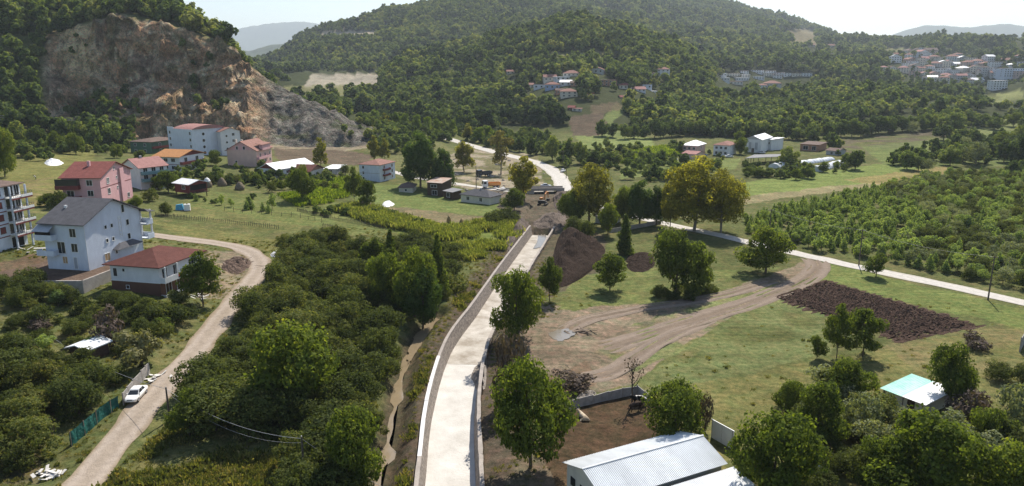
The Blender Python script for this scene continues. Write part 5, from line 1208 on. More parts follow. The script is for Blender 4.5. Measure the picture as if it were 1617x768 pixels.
# house ruins behind the planes
h_ = House('cottage', 'low grey cottage half hidden under the plane trees right of the channel', 'house', (940, 352), (968, 356), (984, 350), W_GREY, 2.4); h_.gable(R_MIDGREY, 1.2, 'x', .5); h_.win('A', .6, 1.2, 1.2, 1.0)
for lb, q, sz in (('loose white roofing sheet lying under the trees beside the barn', (1262, 690), 1.6), ('small white board lying on the ground right of the barn trees', (1283, 737), .9)):
    p = hit(*q); o = MB().hexa([(-sz, -.5, .0), (sz, -.6, .02), (sz, .5, .0), (-sz, .6, .05), (-sz, -.5, .05), (sz, -.6, .07), (sz, .5, .05), (-sz, .6, .1)]).build('roofing_sheet', M_SHEET_WHITE, None, (p.x, p.y, p.z + .9 * (sz > 1)), .5); tag(o, lb, 'sheet')

# --- the village on the hill and the town beyond: every house its own thing
VW = [W_WHITE, W_CREAM, W_PINK2, W_BLUE, W_BRICK, W_LBLUE, W_GREY]; VR = [R_DUSTY, R_DUSTY, R_RED, R_PINK, R_DBROWN, R_WHITE, R_ORANGE]
_wn = {id(W_WHITE): 'white', id(W_CREAM): 'cream', id(W_PINK2): 'salmon', id(W_BLUE): 'pale', id(W_BRICK): 'brick', id(W_LBLUE): 'blue', id(W_GREY): 'grey'}
_rn = {id(R_DUSTY): 'dusty red', id(R_RED): 'red', id(R_PINK): 'pinkish', id(R_DBROWN): 'brown', id(R_WHITE): 'white', id(R_ORANGE): 'orange', id(R_GREY): 'dark grey'}
def vhouse(px, py, wpx, hpx, wall, roof, kind, where, rot=0.0, dd=None, cat='house', name='village_house', group=None, rise=None, label=None):
    """house whose front foot is centred on a photo pixel; wpx, hpx: front width and wall height in photo pixels"""
    p = hit(px, py); k = pxm(p); w, h = wpx / k, hpx / k; d = dd or max(6.0, w * .75)
    g = House.__new__(House); g.w, g.d, g.h, g.wm, g.z = w, d, h, wall, p.z
    ca, sa = math.cos(rot), math.sin(rot); g.t = thing(name, label or where, cat, (p.x - ca * w / 2, p.y - sa * w / 2, p.z), rot, group)
    g.wall = MB().box(0, w, 0, d, -4, h).build('wall', wall, g.t)
    rise = rise or max(1.2, min(w, d) * .24)
    if kind == 'hip': g.hip(roof, rise, .6)
    elif kind == 'gx': g.gable(roof, rise, 'x', .6)
    elif kind == 'gy': g.gable(roof, rise, 'y', .6)
    else: g.flat(roof)
    fl = max(1, int(round(h / 2.9))); nx = max(2, int(w / 3.4))
    for f_ in range(fl):
        z = h * (f_ + .55) / fl
        for i in range(nx): g.win('A', (i + .5) / nx, z, min(1.5, w / nx * .45), min(1.4, h / fl * .5))
        for i in range(2): g.win('B' if px < 808 else 'D', (i + .5) / 2, z, 1.2, min(1.4, h / fl * .5))
    return g
vil = [  # px, py foot, width, wall height, wall, roof, roof kind, label
 (941, 116, 22, 6, W_WHITE, R_DUSTY, 'gy', 'white gabled house highest in the village on the hill'), (902, 121, 26, 5, W_CREAM, R_DUSTY, 'hip', 'broad cream house with a dusty red hipped roof left of the highest gable'),
 (953, 117, 10, 4, W_BRICK, R_BROWN, 'gx', 'small brick house right of the highest village gable'), (869, 129, 20, 7, W_CREAM, R_DUSTY, 'gx', 'cream village house at the upper left beside dark cypresses'),
 (889, 127, 22, 5, W_WHITE, R_WHITE, 'flat', 'low white flat-roofed village house below the broad cream one'), (893, 136, 18, 6, W_WHITE, R_WHITE, 'gx', 'small white village house with white roof in the middle row'),
 (906, 137, 10, 6, W_BRICK, R_DBROWN, 'gx', 'narrow brick house in the middle row of the village'), (961, 136, 26, 9, W_BRICK, R_DBROWN, 'flat', 'unfinished red brick block with open floors in the village centre'),
 (838, 139, 10, 5, W_CREAM, R_DUSTY, 'gx', 'small cream house at the left end of the village'), (851, 141, 17, 7, W_WHITE, R_GREY, 'flat', 'white flat-roofed block at the left of the village'),
 (872, 142, 23, 8, W_LBLUE, R_DUSTY, 'hip', 'blue two-storey village house with dusty red hipped roof'), (899, 154, 26, 9, W_CREAM, R_DUSTY, 'hip', 'cream house with patched roof at the lower edge of the village'),
 (885, 149, 14, 6, W_BRICK, R_DBROWN, 'gx', 'small dark brick house beside the patched-roof house'), (902, 174, 10, 4, W_MAROON, R_RED, 'gx', 'tiny red shed on the bare slope below the village'), (911, 176, 15, 4, W_CREAM, R_PINK, 'flat', 'low hut with pinkish roof on the bare slope below the village'),
 (988, 141, 20, 6, W_CREAM, R_RED, 'hip', 'cream house with red hipped roof right of the brick block'), (1010, 145, 20, 4, W_WHITE, R_PINK, 'gx', 'long low white house with pinkish roof right of the village'),
 (1022, 141, 16, 7, W_BLUE, R_GREY, 'flat', 'pale blocky house right of the village below the lane'), (1047, 123, 20, 13, W_WHITE, R_DUSTY, 'hip', 'tall white four-storey building standing alone among trees right of the village'),
 (1034, 124, 16, 6, W_GREY, R_DBROWN, 'gy', 'small grey gabled house left of the tall white building'), (1034, 147, 9, 2.5, W_WHITE, R_WHITE, 'flat', 'small white shed among trees at the right end of the village'), (984, 156, 8, 2.5, W_PINK2, R_RED, 'gx', 'tiny hut with bright red roof under the village trees'),
 (932, 152, 10, 3, W_WHITE, R_ORANGE, 'gx', 'tiny white hut with orange roof below the village centre'), (806, 117, 12, 4, W_CREAM, R_DUSTY, 'gx', 'lone house in the wood left of the village'),
]
for i, v in enumerate(vil): vhouse(*v[:7], v[7], rot=R(((i * 37) % 30) - 15))
rlab = ['leftmost of the terraced white houses on the wooded rise', 'second terraced house in the upper row on the wooded rise', 'low white house at the lower left of the terraces', 'small house high in the left half of the terraces', 'white house below the highest terrace row', 'wide house at the top of the terraces left of the cypresses', 'white house in the middle of the terraces', 'lowest white-roofed house of the terraces near the wood edge', 'house just below the cypresses in the terraces', 'house at the top of the terraces right of the cypresses', 'house behind the cypresses in the terraces', 'house in the right half of the upper terraces', 'fourth terraced house from the right end', 'second terraced house from the right end', 'rightmost terraced house on the wooded rise', 'small house in the lower right of the terraces']
for i, ((a, b, c), lb) in enumerate(zip(row, rlab)): vhouse(a, b, c, 5.0, [W_WHITE, W_CREAM, W_WHITE][i % 3], [R_WHITE, R_DUSTY, R_WHITE, R_DUSTY][i % 4], 'flat', lb, rot=R(-8 + (i * 7) % 12), name='terrace_house')
vhouse(1222, 137, 24, 5, W_GREY, R_DUSTY, 'hip', 'large hip-roofed house with dusty red roof at the front of the terraces', name='terrace_house'); vhouse(1205, 139, 14, 4, W_BLUE, R_DUSTY, 'hip', 'small blue-grey house left of the large hip-roofed one', name='terrace_house')
town = []
g = np.random.default_rng(77)
rowsT = [(86, [1436, 1441, 1452, 1462, 1470]), (92, [1403, 1419, 1437, 1446, 1458, 1466, 1517]), (99, [1415, 1440, 1456, 1463, 1478, 1486, 1505, 1520, 1532, 1565, 1590, 1612]), (107, [1430, 1446, 1460, 1478, 1490, 1500, 1515, 1530, 1545, 1560, 1575, 1600, 1615]), (115, [1394, 1410, 1426, 1445, 1455, 1470, 1484, 1496, 1508, 1525, 1540, 1556, 1580, 1598]), (123, [1398, 1450, 1462, 1475, 1495, 1512, 1530, 1552, 1572, 1590, 1612]), (131, [1462, 1472, 1490, 1500, 1520, 1535, 1545])]
for ry, xs in rowsT:
    for x in xs: town.append((x + g.uniform(-2, 2), ry + g.uniform(-1.5, 1.5), g.uniform(11, 19), g.uniform(5, 10)))
LM = [(1400, 'at the left end'), (1428, 'near the left end'), (1456, 'left of the middle'), (1486, 'in the middle'), (1516, 'right of the middle'), (1546, 'in the right part'), (1580, 'towards the right edge'), (1606, 'at the right edge')]
seen_ = {}
for i, (a, b, c, d_) in enumerate(town):
    wl_, rf_ = [W_WHITE, W_CREAM, W_WHITE, W_PINK2, W_GREY, W_CREAM][int(g.integers(6))], [R_DUSTY, R_DUSTY, R_WHITE, R_PINK, R_DBROWN][int(g.integers(5))]
    kd = ['hip', 'gx', 'gy', 'flat'][int(g.integers(4))]; kn = {'hip': 'hipped', 'gx': 'ridged', 'gy': 'gabled', 'flat': 'flat'}[kd]
    row_ = 'topmost' if b < 89 else 'top' if b < 96 else 'upper' if b < 104 else 'middle' if b < 112 else 'lower' if b < 120 else 'low' if b < 128 else 'bottom'
    sz_ = 'broad' if c > 16.5 else 'small' if c < 13 else 'mid-sized'
    lb = '%s %s house, %s %s roof, %s, %s row of town' % (sz_, _wn[id(wl_)], kn, _rn[id(rf_)], min(LM, key=lambda q: abs(q[0] - a))[1], row_)
    if lb in seen_: lb = 'other ' + lb
    seen_[lb] = 1
    vhouse(a, b, c, d_, wl_, rf_, kd, '', rot=R(g.uniform(-25, 25)), name='town_house', group='houses of the hillside town', label=lb)
vhouse(1579, 142, 22, 14, W_WHITE, R_WHITE, 'flat', 'unfinished white block with dark open windows at the town edge', name='apartment_block', cat='apartment block'); vhouse(1560, 120, 20, 13, W_GREY, R_GREY, 'flat', 'tall grey windowless-looking block in the lower right of the town', name='apartment_block', cat='apartment block'); vhouse(1605, 122, 40, 13, W_BLUE, R_WHITE, 'flat', 'long pale apartment block at the right edge of the town', name='apartment_block', cat='apartment block')
vhouse(1607, 63, 9, 3, W_WHITE, R_WHITE, 'flat', 'lone white house high on the hill above the town'); vhouse(1282, 74, 10, 3, W_CREAM, R_DUSTY, 'gx', 'lone house below the bare patch on the high hill'); vhouse(1313, 75, 10, 3, W_CREAM, R_DUSTY, 'gx', 'lone house on the shoulder of the high hill')
# ------------------------------------------------------------------ trees and shrubs, one by one
make_kind('dry', 2, broad(L_DRY, 2.4, 3.4, 7, 1100, .14, .02, .05, tint=(.1, .9), stems=4))
make_kind('pampas', 2, broad(leafmat('leaf_pampas', (.10, .11, .045), (.30, .28, .15), .3, .2), 4, 4.6, 8, 2200, .2, .03, .05, stems=5))
make_kind('sparse', 2, broad(leafmat('leaf_sparse', (.07, .075, .03), (.19, .17, .07), .35, .2), 13, 7.5, 10, 1500, .34, .12, .2, bark=M_BARK_PALE))
make_kind('yellowtree', 2, broad(leafmat('leaf_yellow', (.09, .10, .02), (.24, .23, .045), .42, .2), 12, 6, 9, 2600, .34, .12, .16, flat=1.2))
make_kind('barewood', 1, broad(L_DRY, 4.2, 3.2, 7, 130, .12, .3, .14, stems=1))
make_kind('thicket', 3, broad(leafmat('leaf_thicket', (.02, .034, .014), (.12, .135, .04), .36, .5, (.24, .21, .07)), 5.2, 4.6, 16, 4600, .14, .03, .07, stems=3))
def tree(kind, px, base, top, wpx, label, cat='tree', name='tree', group=None, var=None):
    p = hit(px, base); ztop = at_y(px, top, p.y).z; h = max(1.0, ztop - p.z); k = pxm(p)
    cm = TREES[kind][0 if var is None else var % len(TREES[kind])][1]
    bx = [v.co.x for v in cm.vertices]; wid = max(bx) - min(bx); tz = max(v.co.z for v in cm.vertices)
    wide = (wpx / k) / (wid * h / tz)
    return plant(kind, p, h, label, cat, name, group, 0 if var is None else var, wide)
# prominent trees
T = [
 ('walnut', 815, 536, 417, 82, 'bright green tree overhanging the right channel wall halfway up', 0), ('young', 868, 476, 404, 48, 'slender dark green tree right of the channel beside the big soil heap', 0),
 ('young', 963, 459, 397, 58, 'small open-crowned tree at the edge of the churned field', 1), ('walnut', 1066, 466, 357, 84, 'large round yellow-green tree standing in bushes mid-field', 1), ('young', 1103, 463, 378, 52, 'slim dark tree close right of the large round tree', 2),
 ('column', 986, 402, 337, 38, 'dark upright young tree right of the soil heap', 0), ('walnut', 1209, 432, 356, 90, 'broad round tree where the dirt track meets the concrete road', 2),
 ('plane', 1096, 366, 245, 104, 'tall yellowing plane tree by the concrete road, left of the pair', 0), ('plane', 1138, 368, 262, 84, 'tall yellowing plane tree by the concrete road, right of the pair', 1), ('plane', 1058, 362, 280, 36, 'narrow plane tree by the wall left of the tall pair', 2),
 ('plane', 930, 354, 255, 82, 'big yellow-brown plane tree right of the channel head', 2), ('walnut', 902, 358, 296, 48, 'dark green tree under the big plane by the channel head', 3), ('walnut', 984, 352, 290, 42, 'yellow-green tree between the plane and the dark garden trees', 0), ('poplar', 1010, 356, 282, 48, 'dark garden tree behind the low white wall, left one', 0), ('poplar', 1036, 356, 292, 44, 'dark garden tree behind the low white wall, right one', 1), ('walnut', 960, 372, 318, 34, 'small tree in front of the hidden cottage', 1),
 ('walnut', 838, 738, 556, 142, 'large bright green tree on the bank at the bottom of the channel', 3), ('walnut', 1067, 704, 594, 100, 'dense dark tree at the corner of the cattle barn roof', 0), ('walnut', 1222, 800, 640, 140, 'dense dark tree at the right end of the barn', 1),
 ('young', 1321, 566, 477, 50, 'left of the two trees standing below the ploughed plot', 0), ('young', 1362, 563, 486, 66, 'right of the two trees standing below the ploughed plot', 1), ('young', 1290, 566, 528, 32, 'small low tree left of the pair below the ploughed plot', 2), ('young', 1383, 438, 399, 38, 'little round tree alone on the verge of the concrete road', 2),
 ('walnut', 1462, 812, 650, 190, 'huge spreading walnut tree at the bottom right', 2), ('walnut', 1500, 642, 536, 84, 'bright green bushy tree behind the garden shed', 3), ('walnut', 1395, 792, 684, 90, 'green tree left of the huge walnut at the bottom', 0), ('walnut', 1585, 830, 690, 120, 'dark tree in the bottom right corner', 1),
 ('poplar', 664, 297, 205, 62, 'very tall dark tree above the rusty shack, left of two', 0), ('poplar', 701, 300, 232, 46, 'dark tree above the rusty shack, right of two', 1), ('gold', 733, 272, 222, 36, 'rounded golden green tree right of the dark pair', 0), ('sparse', 791, 276, 204, 44, 'tall half-bare brownish tree beside the trucks', 0), ('gold', 828, 318, 246, 50, 'yellowing tree left of the small bridge', 1), ('walnut', 812, 333, 296, 42, 'small green tree beside the concrete bungalow', 2),
 ('yellowtree', 507, 268, 216, 28, 'slim yellowish tree in front of the quarry bench', 0), ('yellowtree', 592, 256, 213, 24, 'pale yellow tree behind the red hip-roofed house', 1), ('yellowtree', 608, 256, 217, 20, 'thin pale tree right of the pale yellow one', 0),
 ('walnut', 478, 318, 258, 48, 'dark round tree in front of the brown-tiled bungalow', 3), ('young', 560, 322, 262, 36, 'green tree by the field left of the straw stooks, taller of two', 0), ('young', 580, 330, 282, 34, 'green tree by the field left of the straw stooks, lower of two', 1),
 ('young', 321, 484, 394, 72, 'bright green tree beside the brown-roofed villa in the road bend', 0), ('walnut', 266, 304, 268, 36, 'green tree beside the pink house yard', 1), ('walnut', 340, 262, 236, 26, 'dark tree between the white blocks and the salmon house', 2),
 ('walnut', 470, 652, 500, 150, 'large yellow-green walnut rising out of the hazel grove', 1), ('walnut', 560, 790, 640, 116, 'vivid green tree at the lower edge of the hazel grove', 2), ('walnut', 655, 500, 386, 84, 'dark ivy-clad tree above the muddy stream', 3), ('walnut', 612, 486, 392, 70, 'dark tree left of the ivy-clad one over the stream', 0), ('column', 692, 470, 366, 40, 'slim tall tree near the left channel bank', 1), ('column', 618, 440, 360, 40, 'pointed green tree behind the hazel grove', 2), ('young', 590, 430, 372, 46, 'leafy young tree at the top edge of the hazel grove', 2), ('poplar', 668, 520, 420, 62, 'black-green tree leaning over the muddy stream', 2),
 ('walnut', 8, 280, 192, 40, 'bright green tree at the left edge of the photo above the meadow', 0), ('walnut', 300, 690, 612, 70, 'leafy tree behind the near wooden pole beside the gravel road', 3), ('brightbush', 338, 622, 588, 36, 'small lime green shrub beside the gravel road', 0),
 ('barewood', 998, 640, 562, 40, 'half-dead stunted tree at the cattle yard wall', 0),
 ('walnut', 1290, 700, 600, 96, 'shaggy green tree left of the garden shed', 2), ('walnut', 1340, 640, 566, 76, 'yellowish bushy tree behind the garden shed trees', 1), ('walnut', 1250, 655, 600, 64, 'dark bush at the field edge left of the shed', 3), ('willow', 1360, 700, 618, 70, 'grey-green willow in front of the garden shed', 0), ('willow', 1425, 700, 640, 60, 'grey-green shrub close below the garden shed', 1), ('dry', 1530, 672, 606, 76, 'bare grey shrub right of the garden shed', 0), ('willow', 1600, 690, 602, 70, 'grey-green willow at the right edge', 2), ('walnut', 1560, 720, 640, 70, 'green tree between the huge walnut and the right edge', 0),
]
for (kd, px, b, tp, w, lb, vr) in T: tree(kd, px, b, tp, w, lb, 'shrub' if 'shrub' in lb or 'bush at' in lb else 'tree', {'plane': 'plane_tree', 'walnut': 'broadleaf_tree', 'willow': 'willow', 'dry': 'bare_shrub', 'brightbush': 'shrub'}.get(kd, 'tree'), None, vr)
S = [('dry', 905, 614, 590, 84, 'flattened heap of brown brushwood on the churned ground above the yard wall', 1), ('dry', 172, 548, 482, 56, 'brown withered bush in the left orchard', 0), ('pampas', 224, 578, 518, 72, 'pale plumed bush beside the gravel road', 0), ('brightbush', 256, 520, 500, 30, 'lime green bush below the villa', 1), ('dry', 800, 640, 520, 60, 'tangle of bare brushwood on the right channel bank', 1), ('dry', 1537, 550, 524, 50, 'round brown pile of cut brushwood on the field', 0), ('dry', 1112, 684, 618, 30, 'bare thin bush beside the barn tree', 1), ('dry', 62, 520, 500, 40, 'low heap of cut branches in the left orchard', 0),
 ('bush', 800, 352, 324, 46, 'green bush by the left head of the channel', 0), ('bush', 780, 356, 334, 34, 'lower green bush left of the channel head', 1), ('bush', 186, 604, 574, 44, 'bush left of the parked white car', 2), ('hazel', 1580, 602, 570, 54, 'left hazel bush of the short row at the right edge', 0), ('hazel', 1620, 606, 574, 50, 'right hazel bush of the short row at the right edge', 1), ('hazel', 905, 372, 340, 34, 'dark bush below the big plane tree', 2), ('hazel', 926, 380, 346, 30, 'dark bush at the foot of the big plane tree', 3)]
for (kd, px, b, tp, w, lb, vr) in S: tree(kd, px, b, tp, w, lb, 'shrub', 'shrub', None, vr)

ORD = 'first second third fourth fifth sixth seventh eighth ninth tenth eleventh twelfth thirteenth fourteenth fifteenth sixteenth seventeenth eighteenth nineteenth twentieth'.split()
ORD += ['twenty-' + o for o in ORD[:9]] + ['thirtieth'] + ['thirty-' + o for o in ORD[:9]] + ['fortieth'] + ['forty-' + o for o in ORD[:9]]
def number(trees, phrase):
    """tell a few like plants apart by their order from left to right in the view"""
    for k, t in enumerate(sorted(trees, key=lambda o: o.location.x / o.location.y)): t['label'] = '%s from the left, %s' % (ORD[k], phrase)
def grove(poly, step, kinds, hmin, hmax, label, group, name, cat, seed, most=300, avoid=None, short='bush', stand='grove'):
    """a stand of like plants: the largest ones each a thing, anything past the limit one mass"""
    pts = [hit(*q) for q in poly]; x0, x1, y0, y1 = min(p.x for p in pts), max(p.x for p in pts), min(p.y for p in pts), max(p.y for p in pts)
    X, Y, g = jitter_grid(x0, x1, y0, y1, step, seed); Z = h_at(X, Y); px, py = project(X, Y, Z)
    ok = inpoly(px, py, poly)
    for k, path in ROADS.items(): ok &= segdist(X, Y, [(p.x, p.y) for p in path[::3]]) > ROADW[k] / 2 + 2.6
    ok &= (segdist(X, Y, chan_xy) > 6) & (segdist(X, Y, stream_xy) > 1.5)
    if avoid: 
        for q in avoid: ok &= ~inpoly(px, py, q)
    X, Y, Z = X[ok], Y[ok], Z[ok]; o = np.argsort(X ** 2 + Y ** 2)[:]
    n = 0; made = []
    for i in o[:most]:
        kd = kinds[int(g.integers(len(kinds)))]
        made.append(plant(kd, (X[i], Y[i], Z[i]), g.uniform(hmin, hmax), label, cat, name, group, int(g.integers(8)), g.uniform(.9, 1.25))); n += 1
    if n <= 49: number(made, label)
    else:
        # many alike: by part of the stand, then by order within that part
        srt = sorted(made, key=lambda q: q.location.y); k3 = len(srt) // 3 + 1
        for bi, band in enumerate(('near', 'middle', 'far')):
            row_ = sorted(srt[bi * k3:(bi + 1) * k3], key=lambda q: q.location.x / q.location.y); k4 = len(row_) // 3 + 1
            for ci, side in enumerate(('left', 'central', 'right')):
                for j, q in enumerate(row_[ci * k4:(ci + 1) * k4]): q['label'] = '%s %s from the left in the %s %s part of the %s' % (ORD[min(j, len(ORD) - 1)], short, band, side, stand)
    rest = o[most:]
    if len(rest):
        protos = [c for kd in kinds for (_, c) in TREES[kd]]; base = [max(v.co.z for v in c.vertices) for c in protos]
        vi = g.integers(0, len(protos), len(rest)); sc = np.array([g.uniform(hmin, hmax) / base[v] for v in vi])
        stuff(scatter(name + '_mass', np.stack([X[rest], Y[rest], Z[rest]], -1), sc, g.uniform(0, 6.28, len(rest)), vi, protos), label, cat)
    print('GROVE', label, n, len(rest))
grove([(440, 408), (500, 384), (560, 395), (605, 440), (625, 500), (632, 560), (612, 640), (600, 700), (580, 768), (540, 830), (470, 830), (465, 720), (350, 690), (290, 640), (330, 570), (390, 500), (425, 450)], 3.7, ['hazel', 'hazel', 'hazel', 'thicket'], 2.8, 6.4, 'dense hazel bush in the grove between the gravel road and the stream', 'hazel grove left of the stream', 'hazel_bush', 'shrub', 501, short='hazel bush', stand='stream-side grove')
grove([(0, 560), (110, 580), (158, 588), (178, 630), (140, 664), (95, 700), (60, 740), (-40, 760), (-120, 650)], 3.7, ['hazel', 'hazel', 'thicket'], 2.6, 5.4, 'hazel bush in the grove left of the road', 'hazel grove left of the gravel road', 'hazel_bush', 'shrub', 503, avoid=[[(100, 560), (180, 560), (180, 592), (100, 592)]])
grove([(-30, 490), (60, 475), (250, 490), (330, 490), (280, 545), (230, 570), (120, 560), (-40, 560)], 4.6, ['hazel', 'bush', 'bush', 'fruitround'], 1.8, 3.6, 'low bush in the grassy left orchard', 'bushes of the left orchard', 'orchard_bush', 'shrub', 505)
grove([(0, 462), (60, 452), (120, 472), (120, 482), (0, 486)], 3.2, ['hazel'], 3.2, 4.4, 'dark hazel bush below the retaining wall', 'bushes below the retaining wall', 'hazel_bush', 'shrub', 507)
grove([(190, 476), (250, 486), (300, 482), (330, 500), (290, 520), (200, 505)], 3.4, ['hazel'], 2.8, 4.2, 'dark bush below the brown-roofed villa', 'bushes below the villa', 'hazel_bush', 'shrub', 509)
grove([(435, 382), (540, 372), (548, 388), (440, 392)], 3.0, ['bush', 'hazel'], 2.2, 3.2, 'green bush in the hedge above the hazel grove', 'hedge above the hazel grove', 'hedge_bush', 'shrub', 511)
grove([(590, 400), (640, 380), (720, 400), (720, 450), (690, 490), (640, 500), (600, 460)], 3.6, ['hazel', 'bush', 'hazel'], 2.4, 4.6, 'bush in the thicket along the old stream bed', 'thicket along the old stream', 'thicket_bush', 'shrub', 513, short='bush', stand='thicket by the stream')
grove([(1240, 640), (1330, 620), (1400, 680), (1480, 700), (1620, 660), (1640, 800), (1250, 800)], 3.6, ['hazel', 'willow', 'hazel', 'thicket'], 2.4, 5.4, 'undergrowth bush at the bottom right', 'undergrowth at the bottom right', 'undergrowth_bush', 'shrub', 515, short='bush', stand='bottom right undergrowth', avoid=[[(1380, 590), (1500, 590), (1500, 665), (1380, 665)]])
grove([(1030, 462), (1100, 452), (1140, 462), (1090, 478), (1020, 478)], 2.6, ['bush', 'hazel'], 1.2, 2.2, 'low bush around the feet of the field trees', 'bushes under the field trees', 'low_bush', 'shrub', 517)
# orchard right of the concrete road
OR = [(1162, 352), (1230, 334), (1330, 312), (1470, 280), (1640, 275), (1760, 330), (1700, 490), (1620, 462), (1500, 438), (1300, 398), (1190, 376)]
orch_l = [(1162, 352), (1230, 334), (1330, 312), (1400, 296), (1420, 360), (1440, 424), (1300, 398), (1190, 376)]
orch_r = [(1400, 296), (1470, 280), (1640, 275), (1760, 330), (1700, 490), (1620, 462), (1500, 438), (1440, 424), (1420, 360)]
grove(orch_l, 3.1, ['fruit', 'fruit', 'fruitround'], 2.6, 4.2, 'young fruit tree in the orchard rows by the concrete road', 'orchard by the concrete road', 'fruit_tree', 'tree', 521, 260, short='fruit tree', stand='roadside orchard')
grove(orch_r, 3.6, ['willow', 'fruitround', 'fruit', 'fruitround', 'hazel'], 2.6, 4.6, 'bushy tree in the mixed orchard at the right', 'mixed orchard at the right', 'orchard_tree', 'tree', 523, 260, short='tree', stand='mixed right orchard')
# trees of the valley floor, one each
g = np.random.default_rng(531)
def spread(items, kinds, label, group, name='tree', cat='tree'):
    number([tree(kinds[int(g.integers(len(kinds)))], px, b, tp, w, label, cat, name, group, int(g.integers(6))) for (px, b, tp, w) in items], label)
spread([(660, 208, 180, 16), (676, 210, 183, 16), (690, 214, 186, 14), (715, 214, 188, 14), (738, 222, 194, 22), (756, 226, 200, 20), (772, 224, 198, 18), (640, 204, 178, 14), (625, 202, 176, 16), (608, 200, 178, 18), (590, 196, 172, 18)], ['midbright', 'midbright', 'yellowtree'], 'yellow-green tree below the wooded hill beyond the site', 'yellow-green trees at the wood edge')
spread([(838, 246, 214, 20), (872, 254, 212, 26), (900, 252, 216, 24), (916, 258, 222, 20), (938, 262, 236, 26), (958, 262, 240, 24), (975, 262, 242, 20), (990, 266, 248, 18), (820, 240, 216, 22), (805, 238, 214, 20), (1010, 262, 246, 18), (1030, 260, 246, 18), (1048, 258, 246, 16)], ['mid', 'mid', 'midbright'], 'green tree along the valley road', 'trees along the valley road')
spread([(1244, 262, 230, 34), (1276, 282, 256, 28), (1180, 276, 262, 18), (1196, 280, 264, 20), (1212, 280, 264, 20), (1232, 282, 266, 22), (1256, 284, 266, 20), (1300, 272, 254, 18), (1350, 268, 236, 30), (1336, 262, 240, 20), (1168, 226, 205, 18), (1170, 244, 215, 22), (1226, 226, 208, 24), (1258, 222, 200, 26), (1284, 225, 205, 20)], ['mid', 'mid', 'walnut'], 'dark tree around the far farm yard', 'trees around the farm yard')
spread([(1432, 268, 236, 30), (1450, 270, 246, 22), (1465, 272, 250, 26), (1500, 262, 232, 30), (1520, 256, 226, 26), (1540, 262, 222, 40), (1560, 250, 220, 26), (1585, 256, 218, 30), (1608, 262, 212, 34), (1490, 222, 196, 30), (1505, 210, 176, 44), (1555, 200, 178, 26), (1570, 205, 184, 24), (1530, 196, 176, 22), (1600, 200, 176, 24), (1615, 190, 168, 22), (1580, 232, 206, 26), (1610, 230, 196, 30), (1540, 228, 204, 24), (1520, 238, 214, 22), (1600, 282, 252, 26), (1400, 205, 185, 24), (1470, 200, 180, 24), (1440, 210, 190, 22)], ['mid', 'mid', 'walnut', 'willow'], 'tree in the fields behind the right orchard', 'field trees at the right')
spread([(90, 240, 205, 26), (120, 244, 208, 26), (150, 236, 200, 26), (175, 232, 198, 26), (200, 230, 204, 22), (60, 236, 196, 30), (30, 232, 188, 30), (130, 228, 190, 26), (170, 222, 190, 22), (100, 226, 186, 30), (185, 250, 226, 20), (222, 252, 236, 18)], ['mid', 'mid', 'walnut'], 'tree at the left foot of the quarry', 'trees at the left foot of the quarry')
spread([(250, 300, 276, 22), (285, 300, 282, 16), (240, 318, 296, 26), (215, 330, 308, 24), (262, 340, 318, 22), (95, 330, 298, 34), (75, 326, 304, 26), (330, 292, 272, 20), (345, 290, 270, 20), (362, 292, 272, 20), (392, 288, 264, 24), (404, 292, 274, 18), (430, 304, 286, 20), (375, 290, 276, 16), (445, 300, 284, 20), (512, 300, 284, 24), (530, 304, 288, 20), (545, 276, 258, 16)], ['hazel', 'walnut', 'bush'], 'garden bush among the left houses', 'garden bushes among the left houses', 'garden_bush', 'shrub')
spread([(350, 324, 306, 14), (365, 327, 312, 10), (390, 332, 314, 14), (395, 330, 308, 18), (415, 334, 318, 12), (430, 330, 304, 20), (424, 337, 320, 12), (310, 318, 304, 12)], ['fruitround', 'fruit'], 'thin young fruit tree in the sloping meadow', 'young fruit trees in the meadow', 'fruit_tree')
# front edge of the wood behind the farm houses: trees one can tell apart
X = np.arange(58, 330, 6.5); made = []
for i, x in enumerate(X):
    y = 474 + 10 * math.sin(x / 17) + g.uniform(-4, 4) + max(0, (x - 235) * .8); made.append(plant('mid', (x, y, gz(x, y)), g.uniform(9, 13), 'tree in the front row of the low wood behind the farm houses', 'tree', 'wood_edge_tree', 'front row of the low wood', int(g.integers(4)), 1.05))
number(made, 'tree in the front row of the low wood')
# hedges, bushes and scrub of the valley floor, too many to tell apart
def hedges(poly, step, thr, smin, smax, label, seed, s=14):
    X, Y, q = jitter_grid(-330, 420, 205, 600, step, seed); Z = h_at(X, Y); px, py = project(X, Y, Z); ok = inpoly(px, py, poly) & (fbm(X / s, Y / s, seed, 3) > thr)
    for k, path in ROADS.items(): ok &= segdist(X, Y, [(p.x, p.y) for p in path[::3]]) > ROADW[k] / 2 + 2
    ok &= ~inpoly(px, py, [(1320, 220), (1400, 210), (1520, 194), (1500, 228), (1400, 250), (1330, 242)])
    X, Y, Z = X[ok], Y[ok], Z[ok]; n = len(X); print('HEDGE', n)
    stuff(scatter('scrub', np.stack([X, Y, Z - .2], -1), q.uniform(smin, smax, n), q.uniform(0, 6.28, n), q.integers(0, 9, n), FAR), label, 'scrub')
hedges([(560, 190), (640, 180), (720, 205), (860, 215), (900, 235), (870, 250), (760, 232), (700, 225), (640, 262), (600, 245)], 4.2, .47, .2, .6, 'scrub on the slope between the quarry and the valley road', 561)
hedges([(880, 238), (1080, 232), (1170, 258), (1100, 285), (1000, 290), (890, 275)], 4.4, .56, .22, .55, 'hedges and bushes in the meadows behind the plane trees', 563, 10)
hedges([(1300, 225), (1480, 200), (1617, 170), (1700, 200), (1700, 275), (1480, 262), (1340, 262)], 5.0, .55, .25, .7, 'hedges and thickets among the fields at the right', 565, 20)
